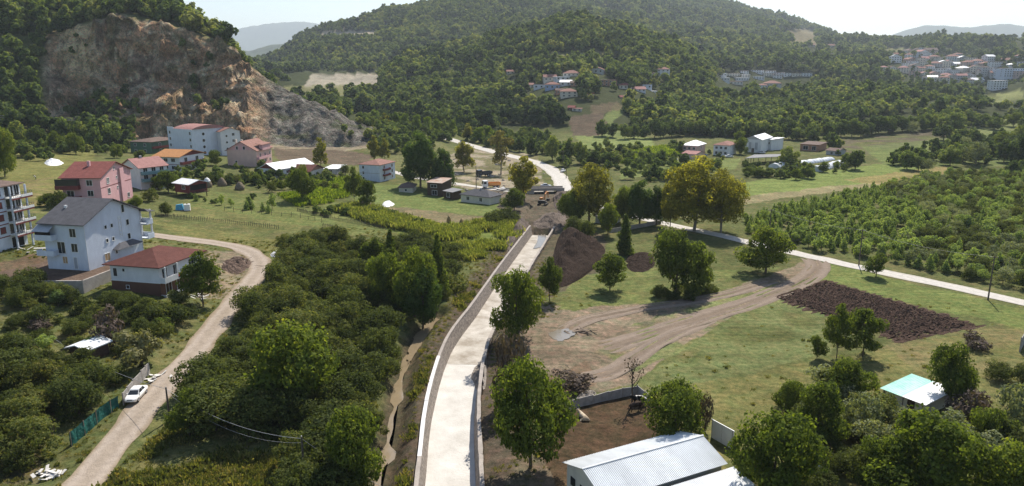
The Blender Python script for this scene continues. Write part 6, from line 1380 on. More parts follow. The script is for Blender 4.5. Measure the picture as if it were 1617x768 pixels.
hedges([(1160, 262), (1340, 262), (1330, 274), (1180, 288)], 3.4, .54, .18, .34, 'hedge between the polytunnels and the mown field', 567, 8)
hedges([(0, 222), (200, 226), (215, 240), (100, 252), (0, 262)], 4.0, .46, .2, .5, 'scrub at the top edge of the left meadow', 569, 10)
hedges([(230, 268), (420, 262), (550, 285), (560, 300), (420, 300), (330, 292), (230, 300)], 3.6, .50, .14, .42, 'garden growth between the houses on the left slope', 571, 8)
hedges([(300, 305), (440, 318), (560, 330), (700, 360), (640, 362), (520, 345), (400, 328), (300, 318)], 2.6, .60, .10, .26, 'low bushes along the terraces of the sloping meadow', 573, 7)
# vegetable plots, maize and weeds
def clump(seed, leaf, n, h, w, size, aspect=.22):
    q = np.random.default_rng(seed); m = n; p = q.normal(size=(m, 3)) * np.array([w, w, 0]) * .45; p[:, 2] = q.random(m) * h
    d = np.stack([q.normal(size=m) * .45, q.normal(size=m) * .45, np.ones(m)], -1); d /= np.linalg.norm(d, axis=1)[:, None]
    a = np.cross(d, q.normal(size=(m, 3))); a /= np.linalg.norm(a, axis=1)[:, None]; s_ = size * q.uniform(.6, 1.3, m)[:, None]
    V = np.stack([p - a * s_ * aspect, p + a * s_ * aspect, p + d * s_ + a * s_ * aspect * .3, p + d * s_ - a * s_ * aspect * .3], 1).reshape(-1, 3)
    me = new_mesh('clump', V, np.arange(4 * m).reshape(m, 4)); at = me.attributes.new('tint', 'FLOAT', 'FACE'); at.data.foreach_set('value', q.uniform(.1, .95, m).astype(np.float32)); me.materials.append(leaf); return me
MAIZE = [clump(700 + i, L_CORN, 60, 1.1, 1.5, .8, .2) for i in range(4)]; GREENS = [clump(710 + i, L_BRIGHT, 60, .7, 1.6, .55, .3) for i in range(3)]
WEEDS = [clump(720 + i, L_WEED, 44, .12, 1.0, .34, .2) for i in range(5)] + [clump(730 + i, L_WEED, 50, .3, .8, .5, .25) for i in range(2)]
def field(name, poly, step, protos, smin, smax, label, cat, seed, thin=None, keep=None):
    pts = [hit(*q) for q in poly]; x0, x1, y0, y1 = min(p.x for p in pts), max(p.x for p in pts), min(p.y for p in pts), max(p.y for p in pts)
    X, Y, q = jitter_grid(x0, x1, y0, y1, step, seed); Z = h_at(X, Y); px, py = project(X, Y, Z); ok = inpoly(px, py, poly)
    if thin is not None: ok &= fbm(X / thin[0], Y / thin[0], seed, 3) > thin[1]
    if keep is not None: ok &= keep(X, Y, px, py)
    X, Y, Z = X[ok], Y[ok], Z[ok]; n = len(X); print('FIELD', name, n)
    return stuff(scatter(name, np.stack([X, Y, Z], -1), q.uniform(smin, smax, n), q.uniform(0, 6.28, n), q.integers(0, len(protos), n), protos), label, cat)
field('maize', [(530, 334), (570, 326), (640, 348), (700, 362), (690, 374), (600, 358)], .9, MAIZE, .8, 1.3, 'yellowing strip of maize across the sloping fields', 'maize', 541)
field('maize', [(690, 366), (760, 352), (815, 352), (818, 372), (790, 402), (740, 412), (690, 392)], .9, MAIZE, .7, 1.2, 'bright maize patch beside the earth bank of the channel', 'maize', 543, (6, .42))
field('vegetables', [(500, 292), (545, 284), (552, 310), (505, 318)], .9, GREENS, .8, 1.5, 'green vegetable plot below the bungalow', 'vegetables', 545)
field('vegetables', [(440, 308), (520, 300), (525, 322), (470, 326)], 1.1, GREENS, .6, 1.2, 'patchy vegetable garden in front of the white-roofed house', 'vegetables', 547, (5, .45))
field('vegetables', [(985, 240), (1075, 232), (1085, 244), (1000, 254)], 1.3, GREENS, 1.0, 1.9, 'pale green crop strip left of the farm houses', 'crop', 549)
_rd = {k: [(p.x, p.y) for p in path[::3]] for k, path in ROADS.items()}
def grassy(X, Y, px, py):
    ok = (segdist(X, Y, chan_xy) > 4.6) & (segdist(X, Y, stream_xy) > 2.2)
    for k, pth in _rd.items(): ok &= segdist(X, Y, pth) > ROADW[k] / 2 + .1
    for q in ([(820, 520), (900, 490), (1240, 430), (1295, 405), (1300, 430), (1160, 500), (1000, 610), (880, 650), (790, 640)], [(1218, 470), (1302, 442), (1556, 516), (1425, 541)], [(870, 640), (1010, 605), (1050, 640), (1050, 720), (860, 800)], [(900, 690), (1160, 690), (1260, 800), (900, 800)], [(0, 405), (180, 420), (180, 450), (0, 462)]): ok &= ~inpoly(px, py, q)
    return ok
field('weeds', [(-80, 800), (-80, 380), (300, 380), (560, 360), (830, 400), (1000, 480), (1250, 440), (1617, 480), (1750, 560), (1750, 820)], 1.0, WEEDS, .22, .6, 'tufts of grass and weeds over the near meadows and verges', 'grass', 551, None, lambda X, Y, px, py: grassy(X, Y, px, py) & (rng.random(len(X)) < np.where(px > 880, .07, .75)) & (fbm(X / 9, Y / 9, 551, 3) > .4))
field('weeds', [(120, 830), (190, 740), (300, 650), (470, 700), (480, 830)], .6, WEEDS, .6, 1.3, 'rank weeds on the slope beside the gravel road', 'weeds', 553, (5, .36), grassy)
field('weeds', [(600, 830), (625, 640), (650, 560), (700, 500), (760, 430), (800, 400), (780, 440), (700, 560), (650, 830)], .6, WEEDS, .5, 1.2, 'weeds on the torn bank between stream and channel', 'weeds', 555, (4, .56), grassy)
# trees standing between the town's houses
X, Y, q = jitter_grid(560, 1150, 940, 1420, 13, 581); Z = h_at(X, Y); px, py = project(X, Y, Z)
ok = (px > 1390) & (px < 1640) & (py > 82) & (py < 146) & (q.random(len(X)) < .45); X, Y, Z = X[ok], Y[ok], Z[ok]; n = len(X)
stuff(scatter('town_greenery', np.stack([X, Y, Z - .2], -1), q.uniform(.35, .8, n), q.uniform(0, 6.28, n), q.integers(0, 9, n), FAR), 'garden trees between the houses of the hillside town', 'trees')
# ------------------------------------------------------------------ vehicles
def paint_mat(name, c, rough=.3): return mat(name, c, rough, .05, 1, 0, 1, .5)
P_WHITE, P_DARK, P_BLUE, P_YEL, P_ORG, P_SILV = paint_mat('paint_white', (.80, .80, .79)), paint_mat('paint_dark', (.03, .035, .05)), paint_mat('paint_blue', (.04, .12, .36)), paint_mat('paint_yellow', (.65, .40, .04)), paint_mat('paint_orange', (.62, .25, .05)), paint_mat('paint_silver', (.5, .51, .53))
M_TYRE = mat('tyre', (.02, .02, .02), .9, .2); M_RIM = mat('rim', (.4, .4, .42), .4, .1); M_LAMP = mat('lamp_glass', (.6, .62, .62), .15, .05, 1, 0, 1, .6); M_BLACK = mat('black_trim', (.02, .02, .022), .6, .2)
def wheel(parent, x, y, r, w):
    t = MB().tube([(0, -w / 2, 0), (0, -w / 2 + .04, 0), (0, w / 2 - .04, 0), (0, w / 2, 0)], [r * .9, r, r, r * .9], 18).build('wheel', M_TYRE, parent, (x, y, r)); MB().tube([(0, -w / 2 - .012, 0), (0, w / 2 + .012, 0)], r * .58, 14).build('rim', M_RIM, t); return t
def loft(secs):
    b = MB(); n = len(secs[0])
    for s_ in secs: b.v += [tuple(p) for p in s_]
    for i in range(len(secs) - 1):
        for j in range(n): b.f.append((i * n + j, i * n + (j + 1) % n, (i + 1) * n + (j + 1) % n, (i + 1) * n + j))
    b.f.append(tuple(range(n))[::-1]); b.f.append(tuple((len(secs) - 1) * n + j for j in range(n))); return b
def car(p, rz, label, paintm, group=None, kind='sedan'):
    t = thing('car', label, 'car', p, rz, group); L2 = 2.15
    prof = [(-2.15, .62, .42, .86), (-2.05, .74, .30, .93), (-1.3, .83, .26, .96), (-.4, .85, .25, .95), (.6, .85, .25, .93), (1.1, .84, .26, .90), (1.75, .79, .28, .80), (2.05, .70, .32, .70), (2.15, .58, .42, .60)]
    sec = [[(x, -w * .94, z0), (x, -w, (z0 + z1) / 2), (x, -w * .95, z1 - .04), (x, -w * .8, z1), (x, w * .8, z1), (x, w * .95, z1 - .04), (x, w, (z0 + z1) / 2), (x, w * .94, z0)] for x, w, z0, z1 in prof]
    loft(sec).build('body', paintm, t, smooth=True)
    rb = -1.75 if kind != 'sedan' else -1.15
    MB().hexa([(rb - .25, -.74, .94), (1.05, -.74, .90), (1.05, .74, .90), (rb - .25, .74, .94), (rb + .3, -.56, 1.42), (.25, -.56, 1.44), (.25, .56, 1.44), (rb + .3, .56, 1.42)]).build('cabin', paintm, t)
    def quad(nm, pts, m=M_GLASS): MB().poly(pts).build(nm, m, t)
    quad('windscreen', [(1.035, -.66, .96), (1.035, .66, .96), (.325, .52, 1.38), (.325, -.52, 1.38)]); quad('rear_window', [(rb - .24, .64, .98), (rb - .24, -.64, .98), (rb + .22, -.5, 1.36), (rb + .22, .5, 1.36)])
    for sg in (-1, 1):
        for x0, x1, a0, a1 in ((-.32, .86, -.32, .3), (rb - .02, -.4, rb + .36, -.4)):
            P = [(x0, sg * .742, .98), (x1, sg * .742, .98), (a1, sg * .59, 1.37), (a0, sg * .59, 1.37)]; quad('side_window', P if sg < 0 else P[::-1])
        MB().box(2.08, 2.17, sg * .5 - .15, sg * .5 + .15, .56, .68).build('headlight', M_LAMP, t); MB().box(-2.17, -2.1, sg * .55 - .12, sg * .55 + .12, .62, .8).build('tail_light', M_FLAG, t); MB().box(.72, .86, sg * .82 - .07, sg * .82 + .07, .95, 1.06).build('mirror', paintm, t)
        for x in (-1.32, 1.32): wheel(t, x, sg * .74, .31, .2)
    MB().box(2.12, 2.175, -.26, .26, .42, .53).build('number_plate', M_FRAME, t); MB().box(2.10, 2.165, -.35, .35, .57, .66).build('grille', M_BLACK, t); return t
cp = hit(216, 629); r0, r1 = hit(182, 703), hit(248, 620)
car(cp + Vector((0, 0, .06)), math.atan2(r0.y - r1.y, r0.x - r1.x), 'white saloon car parked on the verge of the gravel road', P_WHITE)
for (q, rz, lb, m) in (((889, 272), R(70), 'white car on the valley road near the wooden pole', P_WHITE), ((1151, 249), R(10), 'white car parked in front of the white farm house', P_WHITE), ((1063, 254), R(160), 'white car standing in the meadow behind the plane tree tops', P_WHITE), ((1111, 247), R(20), 'blue car beside the white-roofed farm house', P_BLUE), ((862, 296), R(5), 'white car standing on the small bridge', P_SILV), ((1202, 243), R(0), 'silver car before the large white farm building', P_SILV)): car(hit(*q) + Vector((0, 0, .1)), rz, lb, m)
def truck(p, rz, label, cabm, bedm, load=None):
    t = thing('truck', label, 'truck', p, rz); MB().box(-3.6, 3.2, -.5, .5, .7, .95).build('chassis', M_BLACK, t)
    loft([[(1.5, -1.2, .6), (3.4, -1.2, .6), (3.45, -1.2, 1.6), (3.2, -1.15, 2.9), (1.5, -1.15, 3.0)], [(1.5, 1.2, .6), (3.4, 1.2, .6), (3.45, 1.2, 1.6), (3.2, 1.15, 2.9), (1.5, 1.15, 3.0)]]).build('cab', cabm, t)
    MB().poly([(3.455, -1.05, 1.65), (3.455, 1.05, 1.65), (3.24, 1.02, 2.75), (3.24, -1.02, 2.75)]).build('windscreen', M_GLASS, t)
    for sg in (-1, 1):
        P = [(2.1, sg * 1.21, 1.7), (3.2, sg * 1.21, 1.7), (3.1, sg * 1.17, 2.6), (2.1, sg * 1.17, 2.6)]; MB().poly(P if sg < 0 else P[::-1]).build('side_window', M_GLASS, t); MB().box(3.4, 3.5, sg * .9 - .18, sg * .9 + .18, .8, 1.0).build('headlight', M_LAMP, t)
        for x in (2.5, -1.6, -2.8): wheel(t, x, sg * 1.0, .5, .32)
    b = MB().box(-3.8, 1.3, -1.25, 1.25, 1.0, 1.12).box(-3.8, 1.3, -1.25, -1.17, 1.123, 2.1).box(-3.8, 1.3, 1.17, 1.25, 1.123, 2.1).box(-3.8, -3.72, -1.165, 1.165, 1.123, 2.1).box(1.22, 1.3, -1.165, 1.165, 1.123, 2.4); b.build('bed', bedm, t); return t
truck(hit(775, 297) + Vector((0, 0, .1)), R(200), 'white lorry with an orange tipping bed on the building site', P_WHITE, P_ORG); truck(hit(764, 279) + Vector((0, 0, .1)), R(215), 'dark blue lorry parked among the stones of the site', P_DARK, P_DARK)
ex_ = thing('excavator', 'orange tracked excavator digging at the head of the channel', 'excavator', hit(857, 325) + Vector((0, 0, .1)), R(70))
for sg in (-1, 1):
    tr = MB(); pr = [(-1.9, .35), (-1.6, .05), (1.6, .05), (1.9, .35), (1.6, .75), (-1.6, .75)]; loft([[(x, sg * 1.0, z) for x, z in pr], [(x, sg * 1.5, z) for x, z in pr]]).build('track', M_BLACK, ex_)
MB().box(-1.5, 1.3, -1.2, 1.2, .85, 1.3).box(-1.9, -.4, -1.2, 1.2, 1.303, 2.0).build('body', M_BLACK, ex_)
cabn = MB().box(-.3, 1.2, .2, 1.15, 1.31, 2.7).build('cab', P_ORG, ex_); MB().box(1.205, 1.225, .3, 1.05, 1.8, 2.6).build('window', M_GLASS, cabn)
MB().tube([(.9, -.2, 1.4), (2.2, -.2, 3.6), (3.8, -.2, 4.3), (5.2, -.2, 3.9)], [.28, .26, .22, .18], 6).build('boom', P_ORG, ex_); MB().tube([(5.1, -.2, 4.1), (5.7, -.2, 1.6)], [.2, .14], 6).build('stick', P_ORG, ex_)
loft([[(5.3, -.7, 1.5), (6.0, -.7, 1.6), (6.1, -.7, .9), (5.4, -.7, .6), (5.0, -.7, .9)], [(5.3, .3, 1.5), (6.0, .3, 1.6), (6.1, .3, .9), (5.4, .3, .6), (5.0, .3, .9)]]).build('bucket', M_BLACK, ex_)
# --- small bridge over the works
bp_ = hit(862, 306); br = thing('bridge', 'small concrete slab bridge with two dark openings at the channel head', 'bridge', bp_, R(4))
MB().box(-7, 7, 0, 5, 1.0, 1.5).build('deck', M_COPING, br); MB().box(-7, -4.4, .2, 4.8, -2.5, .998).build('abutment', W_CONC, br); MB().box(4.4, 7, .2, 4.8, -2.5, .998).build('abutment', W_CONC, br); MB().box(-.4, .4, .3, 4.7, -2.5, .998).build('pier', W_CONC, br)
for y in (.02, 4.86): MB().box(-7, 7, y, y + .12, 1.503, 2.1).build('parapet', M_COPING, br)
# --- stones, boards and pipes of the building site
g = np.random.default_rng(601)
def rock_mesh(seed):
    q = np.random.default_rng(seed); b = MB(); b.lathe([(.35, -.2), (.55, 0), (.5, .25), (.25, .45)], 7); b.v = [(x * q.uniform(.7, 1.3), y * q.uniform(.7, 1.3), z * q.uniform(.7, 1.3)) for x, y, z in b.v]; return b.mesh('stone')
ROCKS = [rock_mesh(i) for i in range(5)]
for m_ in ROCKS: m_.materials.append(M_RUBBLE)
k = 0; made = []
while len(made) < 49:
    px, py = g.uniform(690, 870), g.uniform(250, 312)
    if any(segdist(np.array([hit(px, py).x]), np.array([hit(px, py).y]), _rd[r])[0] < ROADW[r] / 2 + 1.2 for r in ('valley_road', 'site_road')): k += 1; continue
    p = hit(px, py); o = bpy.data.objects.new('boulder', ROCKS[k % 5]); C.objects.link(o); o.location = p; s_ = g.uniform(.6, 2.0); o.scale = (s_, s_, s_ * .8); o.rotation_euler = (0, 0, g.uniform(0, 6)); made.append(tag(o, 'x', 'boulder', 'stones lying about the building site')); k += 1
number(made, 'loose pale stone on the building site')
def boards(name, label, cat, px, n, m, L_, W_, seed, spread_=1.6, hgt=.5):
    p = hit(*px); t = thing(name, label, cat, p); q = np.random.default_rng(seed); me = MB().box(-.5, .5, -.5, .5, -.5, .5).mesh('board'); me.materials.append(m)
    for i in range(n):
        o = bpy.data.objects.new('board', me); C.objects.link(o); o.parent = t; o.location = (q.normal() * spread_ * .5, q.normal() * spread_ * .4, .04 + hgt * i / n * q.uniform(.4, 1)); o.scale = (L_ * q.uniform(.5, 1.2), W_ * q.uniform(.5, 1.3), .05); o.rotation_euler = (q.normal() * .22, q.normal() * .22, q.uniform(0, 3.14))
    return t
M_PLASTER = mat('plasterboard', (.62, .60, .57), .9, .15, 2); M_TIMBER = mat('weathered_timber', (.24, .19, .15), .9, .3, 3)
boards('board_pile', 'untidy pile of white boards beside the gravel road at the bottom left', 'board pile', (78, 752), 30, M_PLASTER, 1.1, .35, 611, 1.3, .7); boards('board_pile', 'scattered pale boards beside the villa under the bright tree', 'board pile', (310, 470), 12, M_PLASTER, 1.4, .4, 613, 3.0, .3); boards('timber_pile', 'loose timbers on the debris heap inside the road bend', 'timber', (378, 416), 16, M_TIMBER, 2.6, .25, 615, 3.6, .8); boards('timber_pile', 'broken timbers lying by the puddle on the churned field', 'timber', (915, 524), 14, M_TIMBER, 2.8, .22, 617, 2.8, .4)
boards('board_pile', 'few pale boards by the parked car along the wall', 'board pile', (247, 596), 9, M_PLASTER, 2.0, .5, 619, 2.0, .2); boards('sheet_pile', 'pale roofing sheets stacked beside the white lorry', 'sheet pile', (795, 300), 8, M_PLASTER, 7.0, 1.4, 621, 1.8, .5); boards('board_pile', 'planks lying beside the pale apartment block', 'board pile', (52, 396), 12, M_PLASTER, 2.4, .4, 623, 3.4, .3)
# --- tarpaulins
M_TARP = mat('white_tarp', (.72, .72, .72), .7, .14, 1.2, .4, 3)
for px, h, lb, sd in (([(68, 258), (76, 253), (92, 253), (102, 258), (92, 262), (76, 262)], 1.2, 'white tarpaulin heap on the upper left meadow', 631), ([(601, 324), (606, 319), (618, 319), (624, 323), (618, 327), (606, 327)], 1.2, 'white tarpaulin heap beside the straw stooks', 633), ([(425, 402), (434, 397), (448, 399), (453, 404), (440, 407), (428, 406)], .6, 'white tarpaulin heap at the top of the road bend', 635)): mound('tarpaulin_heap', lb, 'tarpaulin', px, h, M_TARP, sd, .9, power=.9, lump=1.6)
# --- straw stooks and haystacks
M_STRAW = mat('straw', (.36, .25, .12), 1, .35, 5, .8, 12, stretch=(3, 3, 1)); M_STRAW2 = mat('old_hay', (.22, .18, .13), 1, .35, 4, .8, 10)
def stook(px, py, h, r, lb, m=M_STRAW, cap=None, name='straw_stook', cat='stook'):
    p = hit(px, py); t = thing(name, lb, cat, p, g.uniform(0, 6)); b = MB().lathe([(r * .8, -.2), (r, .15 * h), (r * .92, .4 * h), (r * .66, .66 * h), (r * .42, .86 * h), (r * .3, .93 * h), (r * .06, h)], 12)
    b.v = [(x * (1 + .16 * float(vnoise(i * .7, z * 2, 3) - .5)), y * (1 + .16 * float(vnoise(i * .9, z * 3, 4) - .5)), z) for i, (x, y, z) in enumerate(b.v)]; b.build('straw', m, t, smooth=True); MB().tube([(0, 0, h * .9), (0, 0, h * 1.12)], .05, 5).build('pole', M_TIMBER, t)
    if cap: MB().lathe([(r * .72, .66 * h), (r * .5, .86 * h), (r * .36, .95 * h), (r * .08, h * 1.04)], 12).build('cover', M_TARP, t)
stook(573, 330, 2.5, .75, 'left of the two straw stooks by the white tarpaulin'); stook(585, 333, 2.4, .8, 'right of the two straw stooks by the white tarpaulin'); stook(709, 352, 2.1, .75, 'left straw stook on the brown strip of the field'); stook(729, 358, 2.3, .9, 'right straw stook on the brown strip of the field')
stook(328, 296, 3.2, 1.6, 'haystack with white cover behind the raised hut', M_STRAW2, True, 'haystack', 'haystack'); stook(351, 294, 3.0, 1.6, 'middle haystack below the garden bushes', M_STRAW2, False, 'haystack', 'haystack'); stook(379, 300, 2.8, 1.7, 'brown haystack right of the other two', M_STRAW2, False, 'haystack', 'haystack')
# --- water tank and barrel
p = hit(296, 333); t = thing('water_tank', 'white plastic tank in a wire cage beside the meadow fence', 'water tank', p, .3); MB().box(-.8, .8, -.7, .7, .15, 1.9).build('tank', P_WHITE, t); MB().box(-.9, .9, -.8, .8, 0, .147).build('pallet', M_TIMBER, t); MB().lathe([(.2, 1.9), (.2, 2.0)], 10).build('lid', M_BLACK, t)
p = hit(284, 332); t = thing('tarp_stack', 'blue plastic covered stack beside the white tank', 'stack', p, .2); MB().hexa([(-1, -.8, 0), (1, -.8, 0), (1, .8, 0), (-1, .8, 0), (-.8, -.7, 1.6), (.9, -.6, 1.8), (.8, .7, 1.7), (-.9, .6, 1.5)]).build('cover', mat('blue_tarp', (.08, .34, .52), .6, .2, 2, .4, 4), t); MB().box(-1.1, 1.1, -.9, .9, -.1, .1).build('pallet', M_TIMBER, t)
# --- fences and walls
def fence(px, label, h, step, m, name='stake_fence', seed=0, rail=True, closed=.0):
    path = resample([hit(*q) for q in px], step); o = path[0]; t = thing(name, label, 'fence', o); q = np.random.default_rng(seed); b = MB()
    for p in path:
        hh = h * q.uniform(.7, 1.15); x, y, z = p.x - o.x, p.y - o.y, gz(p.x, p.y) - o.z; l = q.normal() * .06; b.hexa([(x - .05, y - .04, z - .3), (x + .05, y - .04, z - .3), (x + .05, y + .04, z - .3), (x - .05, y + .04, z - .3), (x - .05 + l, y - .04, z + hh), (x + .05 + l, y - .04, z + hh), (x + .05 + l, y + .04, z + hh), (x - .05 + l, y + .04, z + hh)])
    k = b.build('stakes', m, t); k['kind'] = 'stuff'
    if rail:
        r = MB(); r.tube([(p.x - o.x, p.y - o.y + .07, gz(p.x, p.y) - o.z + h * .62) for p in path[::2]], .035, 4); r.build('rail', m, t)
    return t
M_STAKE = mat('fence_wood', (.10, .082, .068), .95, .4, 3)
fence([(246, 342), (290, 347), (360, 353), (440, 362)], 'dark stake fence across the meadow below the raised hut', 1.2, .28, M_STAKE, seed=1); fence([(470, 334), (500, 341), (540, 350), (580, 357), (610, 364)], 'dark stake fence along the maize strip', 1.1, .3, M_STAKE, seed=2); fence([(510, 358), (530, 362), (546, 367)], 'short piece of stake fence above the hedge', 1.1, .3, M_STAKE, seed=3); fence([(355, 333), (400, 338), (470, 344), (510, 352)], 'thin post fence across the meadow', 1.3, 2.6, M_STAKE, 'post_fence', 4, True); fence([(1010, 640), (1020, 648), (1030, 655)], 'few wooden stakes at the cattle yard corner', 1.2, .8, M_STAKE, seed=5)
M_PANEL = mat('concrete_panel', (.33, .31, .29), .95, .25, 1, .3, 6)
def panel_wall(px, label, h, step, m=None, name='panel_wall', post=True):
    path = resample([hit(*q) for q in px], .25); o = path[0].copy(); t = thing(name, label, 'wall', o); n = max(1, int(step / .25)); idx = list(range(0, len(path), n)); 
    if idx[-1] != len(path) - 1: idx.append(len(path) - 1)
    for a, b in zip(idx[:-1], idx[1:]):
        A, B = path[a], path[b]; dv = B - A; dv.z = 0
        if dv.length < .3: continue
        d1 = dv.normalized(); nv = Vector((-d1.y, d1.x, 0)) * .05; P = [A + d1 * .08 - nv, B - d1 * .08 - nv, B - d1 * .08 + nv, A + d1 * .08 + nv]; z0 = min(gz(A.x, A.y), gz(B.x, B.y)) - o.z
        MB().hexa([(p.x - o.x, p.y - o.y, z0 - .3) for p in P] + [(p.x - o.x, p.y - o.y, z0 + h) for p in P]).build('panel', m or M_PANEL, t)
        if post: MB().box(A.x - o.x - .075, A.x - o.x + .075, A.y - o.y - .09, A.y - o.y + .09, z0 - .4, z0 + h + .08).build('post', M_COPING, t)
    return t
panel_wall([(893, 650), (905, 645), (940, 637), (975, 629), (1006, 623)], 'grey concrete panel wall along the back of the cattle yard', 1.35, 2.0); panel_wall([(1006, 623), (1018, 632), (1030, 642)], 'short concrete panel wall closing the cattle yard on the right', 1.35, 2.0)
panel_wall([(962, 368), (1000, 362), (1044, 354)], 'low whitish garden wall below the dark garden trees', 1.3, 3.0, M_COPING); panel_wall([(1240, 382), (1262, 380), (1292, 377)], 'grey block wall behind the concrete road at the orchard edge', 1.4, 3.0, M_COPING)
panel_wall([(196, 640), (212, 618), (238, 588)], 'grey sheet and block wall beside the parked white car', 1.7, 1.6, M_PANEL); panel_wall([(1610, 556), (1616, 545), (1640, 540)], 'corner of a grey block wall at the right edge', 2.4, 3, M_PANEL)
pn = [hit(112, 706), hit(140, 682), hit(165, 660), hit(192, 642)]; t = thing('net_fence', 'dark green shade netting fence along the left grove', 'fence', pn[0]); M_NET = mat('green_net', (.012, .10, .085), .7, .3, 1.5, .5, 3)
pth = resample(pn, .4); b = MB()
for p in pth:
    wv = float(vnoise(p.x * 1.5, p.y * 1.5, 8) - .5) * .35
    b.v += [(p.x - pn[0].x + wv * .2, p.y - pn[0].y, gz(p.x, p.y) - pn[0].z - .05), (p.x - pn[0].x + wv, p.y - pn[0].y + wv * .5, gz(p.x, p.y) - pn[0].z + .95), (p.x - pn[0].x, p.y - pn[0].y, gz(p.x, p.y) - pn[0].z + 1.8 + wv * .4)]
b.f = [(i * 3 + j, i * 3 + 3 + j, i * 3 + 4 + j, i * 3 + 1 + j) for i in range(len(pth) - 1) for j in (0, 1)]; b.build('netting', M_NET, t)
for p in pth[::6]: MB().tube([(p.x - pn[0].x + .06, p.y - pn[0].y + .08, gz(p.x, p.y) - pn[0].z - .3), (p.x - pn[0].x + .06, p.y - pn[0].y + .08, gz(p.x, p.y) - pn[0].z + 2.0)], .05, 6).build('post', M_TIMBER, t)
# --- poles and wires
M_POLE = mat('pole_wood', (.12, .10, .085), .9, .3, 3, .2, 8); M_WIRE = mat('wire', (.34, .34, .34), .6, .1)
def pole(px, base, top, label, arms=1, m=None):
    p = hit(px, base); h = at_y(px, top, p.y).z - p.z; t = thing('utility_pole', label, 'pole', p); MB().tube([(0, 0, -.5), (0, 0, h)], [.16, .1], 8).build('mast', m or M_POLE, t)
    if arms: MB().box(-.8, .8, -.05, .05, h - .42, h - .32).build('crossarm', m or M_POLE, t)
    for x in (-.7, .7) if arms else (0,): MB().tube([(x, 0, h - .318 if arms else h + .003), (x, 0, h - .18 if arms else h + .14)], .04, 6).build('insulator', M_FRAME, t)
    return p + Vector((0, 0, h - .2))
def wire(a, b, sag, label, n=16, r=.025):
    pts = [a.lerp(b, k / n) - Vector((0, 0, 4 * sag * (k / n) * (1 - k / n))) for k in range(n + 1)]
    o = MB().tube([p - a for p in pts], r, 5).build('overhead_wire', M_WIRE, None, a); return tag(o, label, 'wire')
w1 = pole(268, 664, 612, 'dark wooden pole on the verge of the gravel road', 0); w2 = pole(482, 772, 690, 'wooden pole in the shadows at the lower edge of the hazel grove', 0)
w0 = at_y(70, 524, 110.0); wz = at_y(690, 800, 76.0)
wire(w0, w1, 1.2, 'thick overhead cable crossing the left grove to the roadside pole'); wire(w1, w2, 1.4, 'thick overhead cable between the two near wooden poles'); wire(w2, wz, 1.0, 'overhead cable running from the lower pole out of the picture'); wire(w1 + Vector((.1, 0, -.5)), w2 + Vector((.1, 0, -.5)), 1.9, 'thinner lower cable between the two near poles', r=.014)
e0 = pole(1356, 420, 362, 'pole on the far verge of the concrete road in the orchard', 1); e1 = pole(1214, 378, 330, 'pole behind the broad round tree by the concrete road', 1); e2 = pole(1560, 474, 404, 'pole beside the concrete road towards the right edge', 1)
wire(e1, e0, .8, 'overhead wire along the concrete road, left span', r=.02); wire(e0, e2, 1.0, 'overhead wire along the concrete road, right span', r=.02)
pole(889, 266, 238, 'double wooden pole beside the valley road', 1); pole(894, 282, 258, 'shorter pole beside the valley road near the bridge', 0); pole(752, 298, 262, 'thin pole beside the site road', 0)
q0 = pole(125, 216, 186, 'power pole on the slope at the foot of the quarry wood', 1); qa = at_y(-60, 176, q0.y - 40); qb = at_y(225, 206, q0.y + 10)
for k in range(3): wire(qa + Vector((0, 0, -1.2 * k)), q0 + Vector((0, 0, -.6 * k)), 1.2, '%s power line left of the pole below the quarry wood' % ('upper', 'middle', 'lower')[k], r=.06); wire(q0 + Vector((0, 0, -.6 * k)), qb + Vector((0, 0, -1.0 * k)), 1.2, '%s power line right of the pole below the quarry wood' % ('upper', 'middle', 'lower')[k], r=.06)
for px, b, tp in ((637, 152, 140), (751, 148, 130)): pole(px, b, tp, 'pale pylon mast in the wood, %s one' % ('left' if px < 700 else 'right'), 1, M_METAL)
# --- animals and the person: one continuous skinned body each
def skinned(name, joints, edges, radii, m, parent, sub=2):
    me = bpy.data.meshes.new(name); me.from_pydata(joints, edges, []); o = obj(name, me, m, parent); md = o.modifiers.new('skin', 'SKIN'); 
    for v, r_ in zip(me.skin_vertices[0].data, radii): v.radius = (r_, r_) if not isinstance(r_, tuple) else r_
    me.skin_vertices[0].data[0].use_root = True; md.use_smooth_shade = True; o.modifiers.new('sub', 'SUBSURF').levels = sub; o.modifiers['sub'].render_levels = sub; return o
def cow_mat(name, a, b_, sc=1.4, thr=.5):
    m = mat(name, a, .9, .1); nt = m.node_tree; rp = [n for n in nt.nodes if n.type == 'VALTORGB'][0]; nz = [n for n in nt.nodes if n.type == 'TEX_NOISE'][0]; nz.inputs['Scale'].default_value = sc; nz.inputs['Detail'].default_value = 1
    rp.color_ramp.elements[0].position = thr - .02; rp.color_ramp.elements[1].position = thr + .02; rp.color_ramp.elements[0].color = (*a, 1); rp.color_ramp.elements[1].color = (*b_, 1); return m
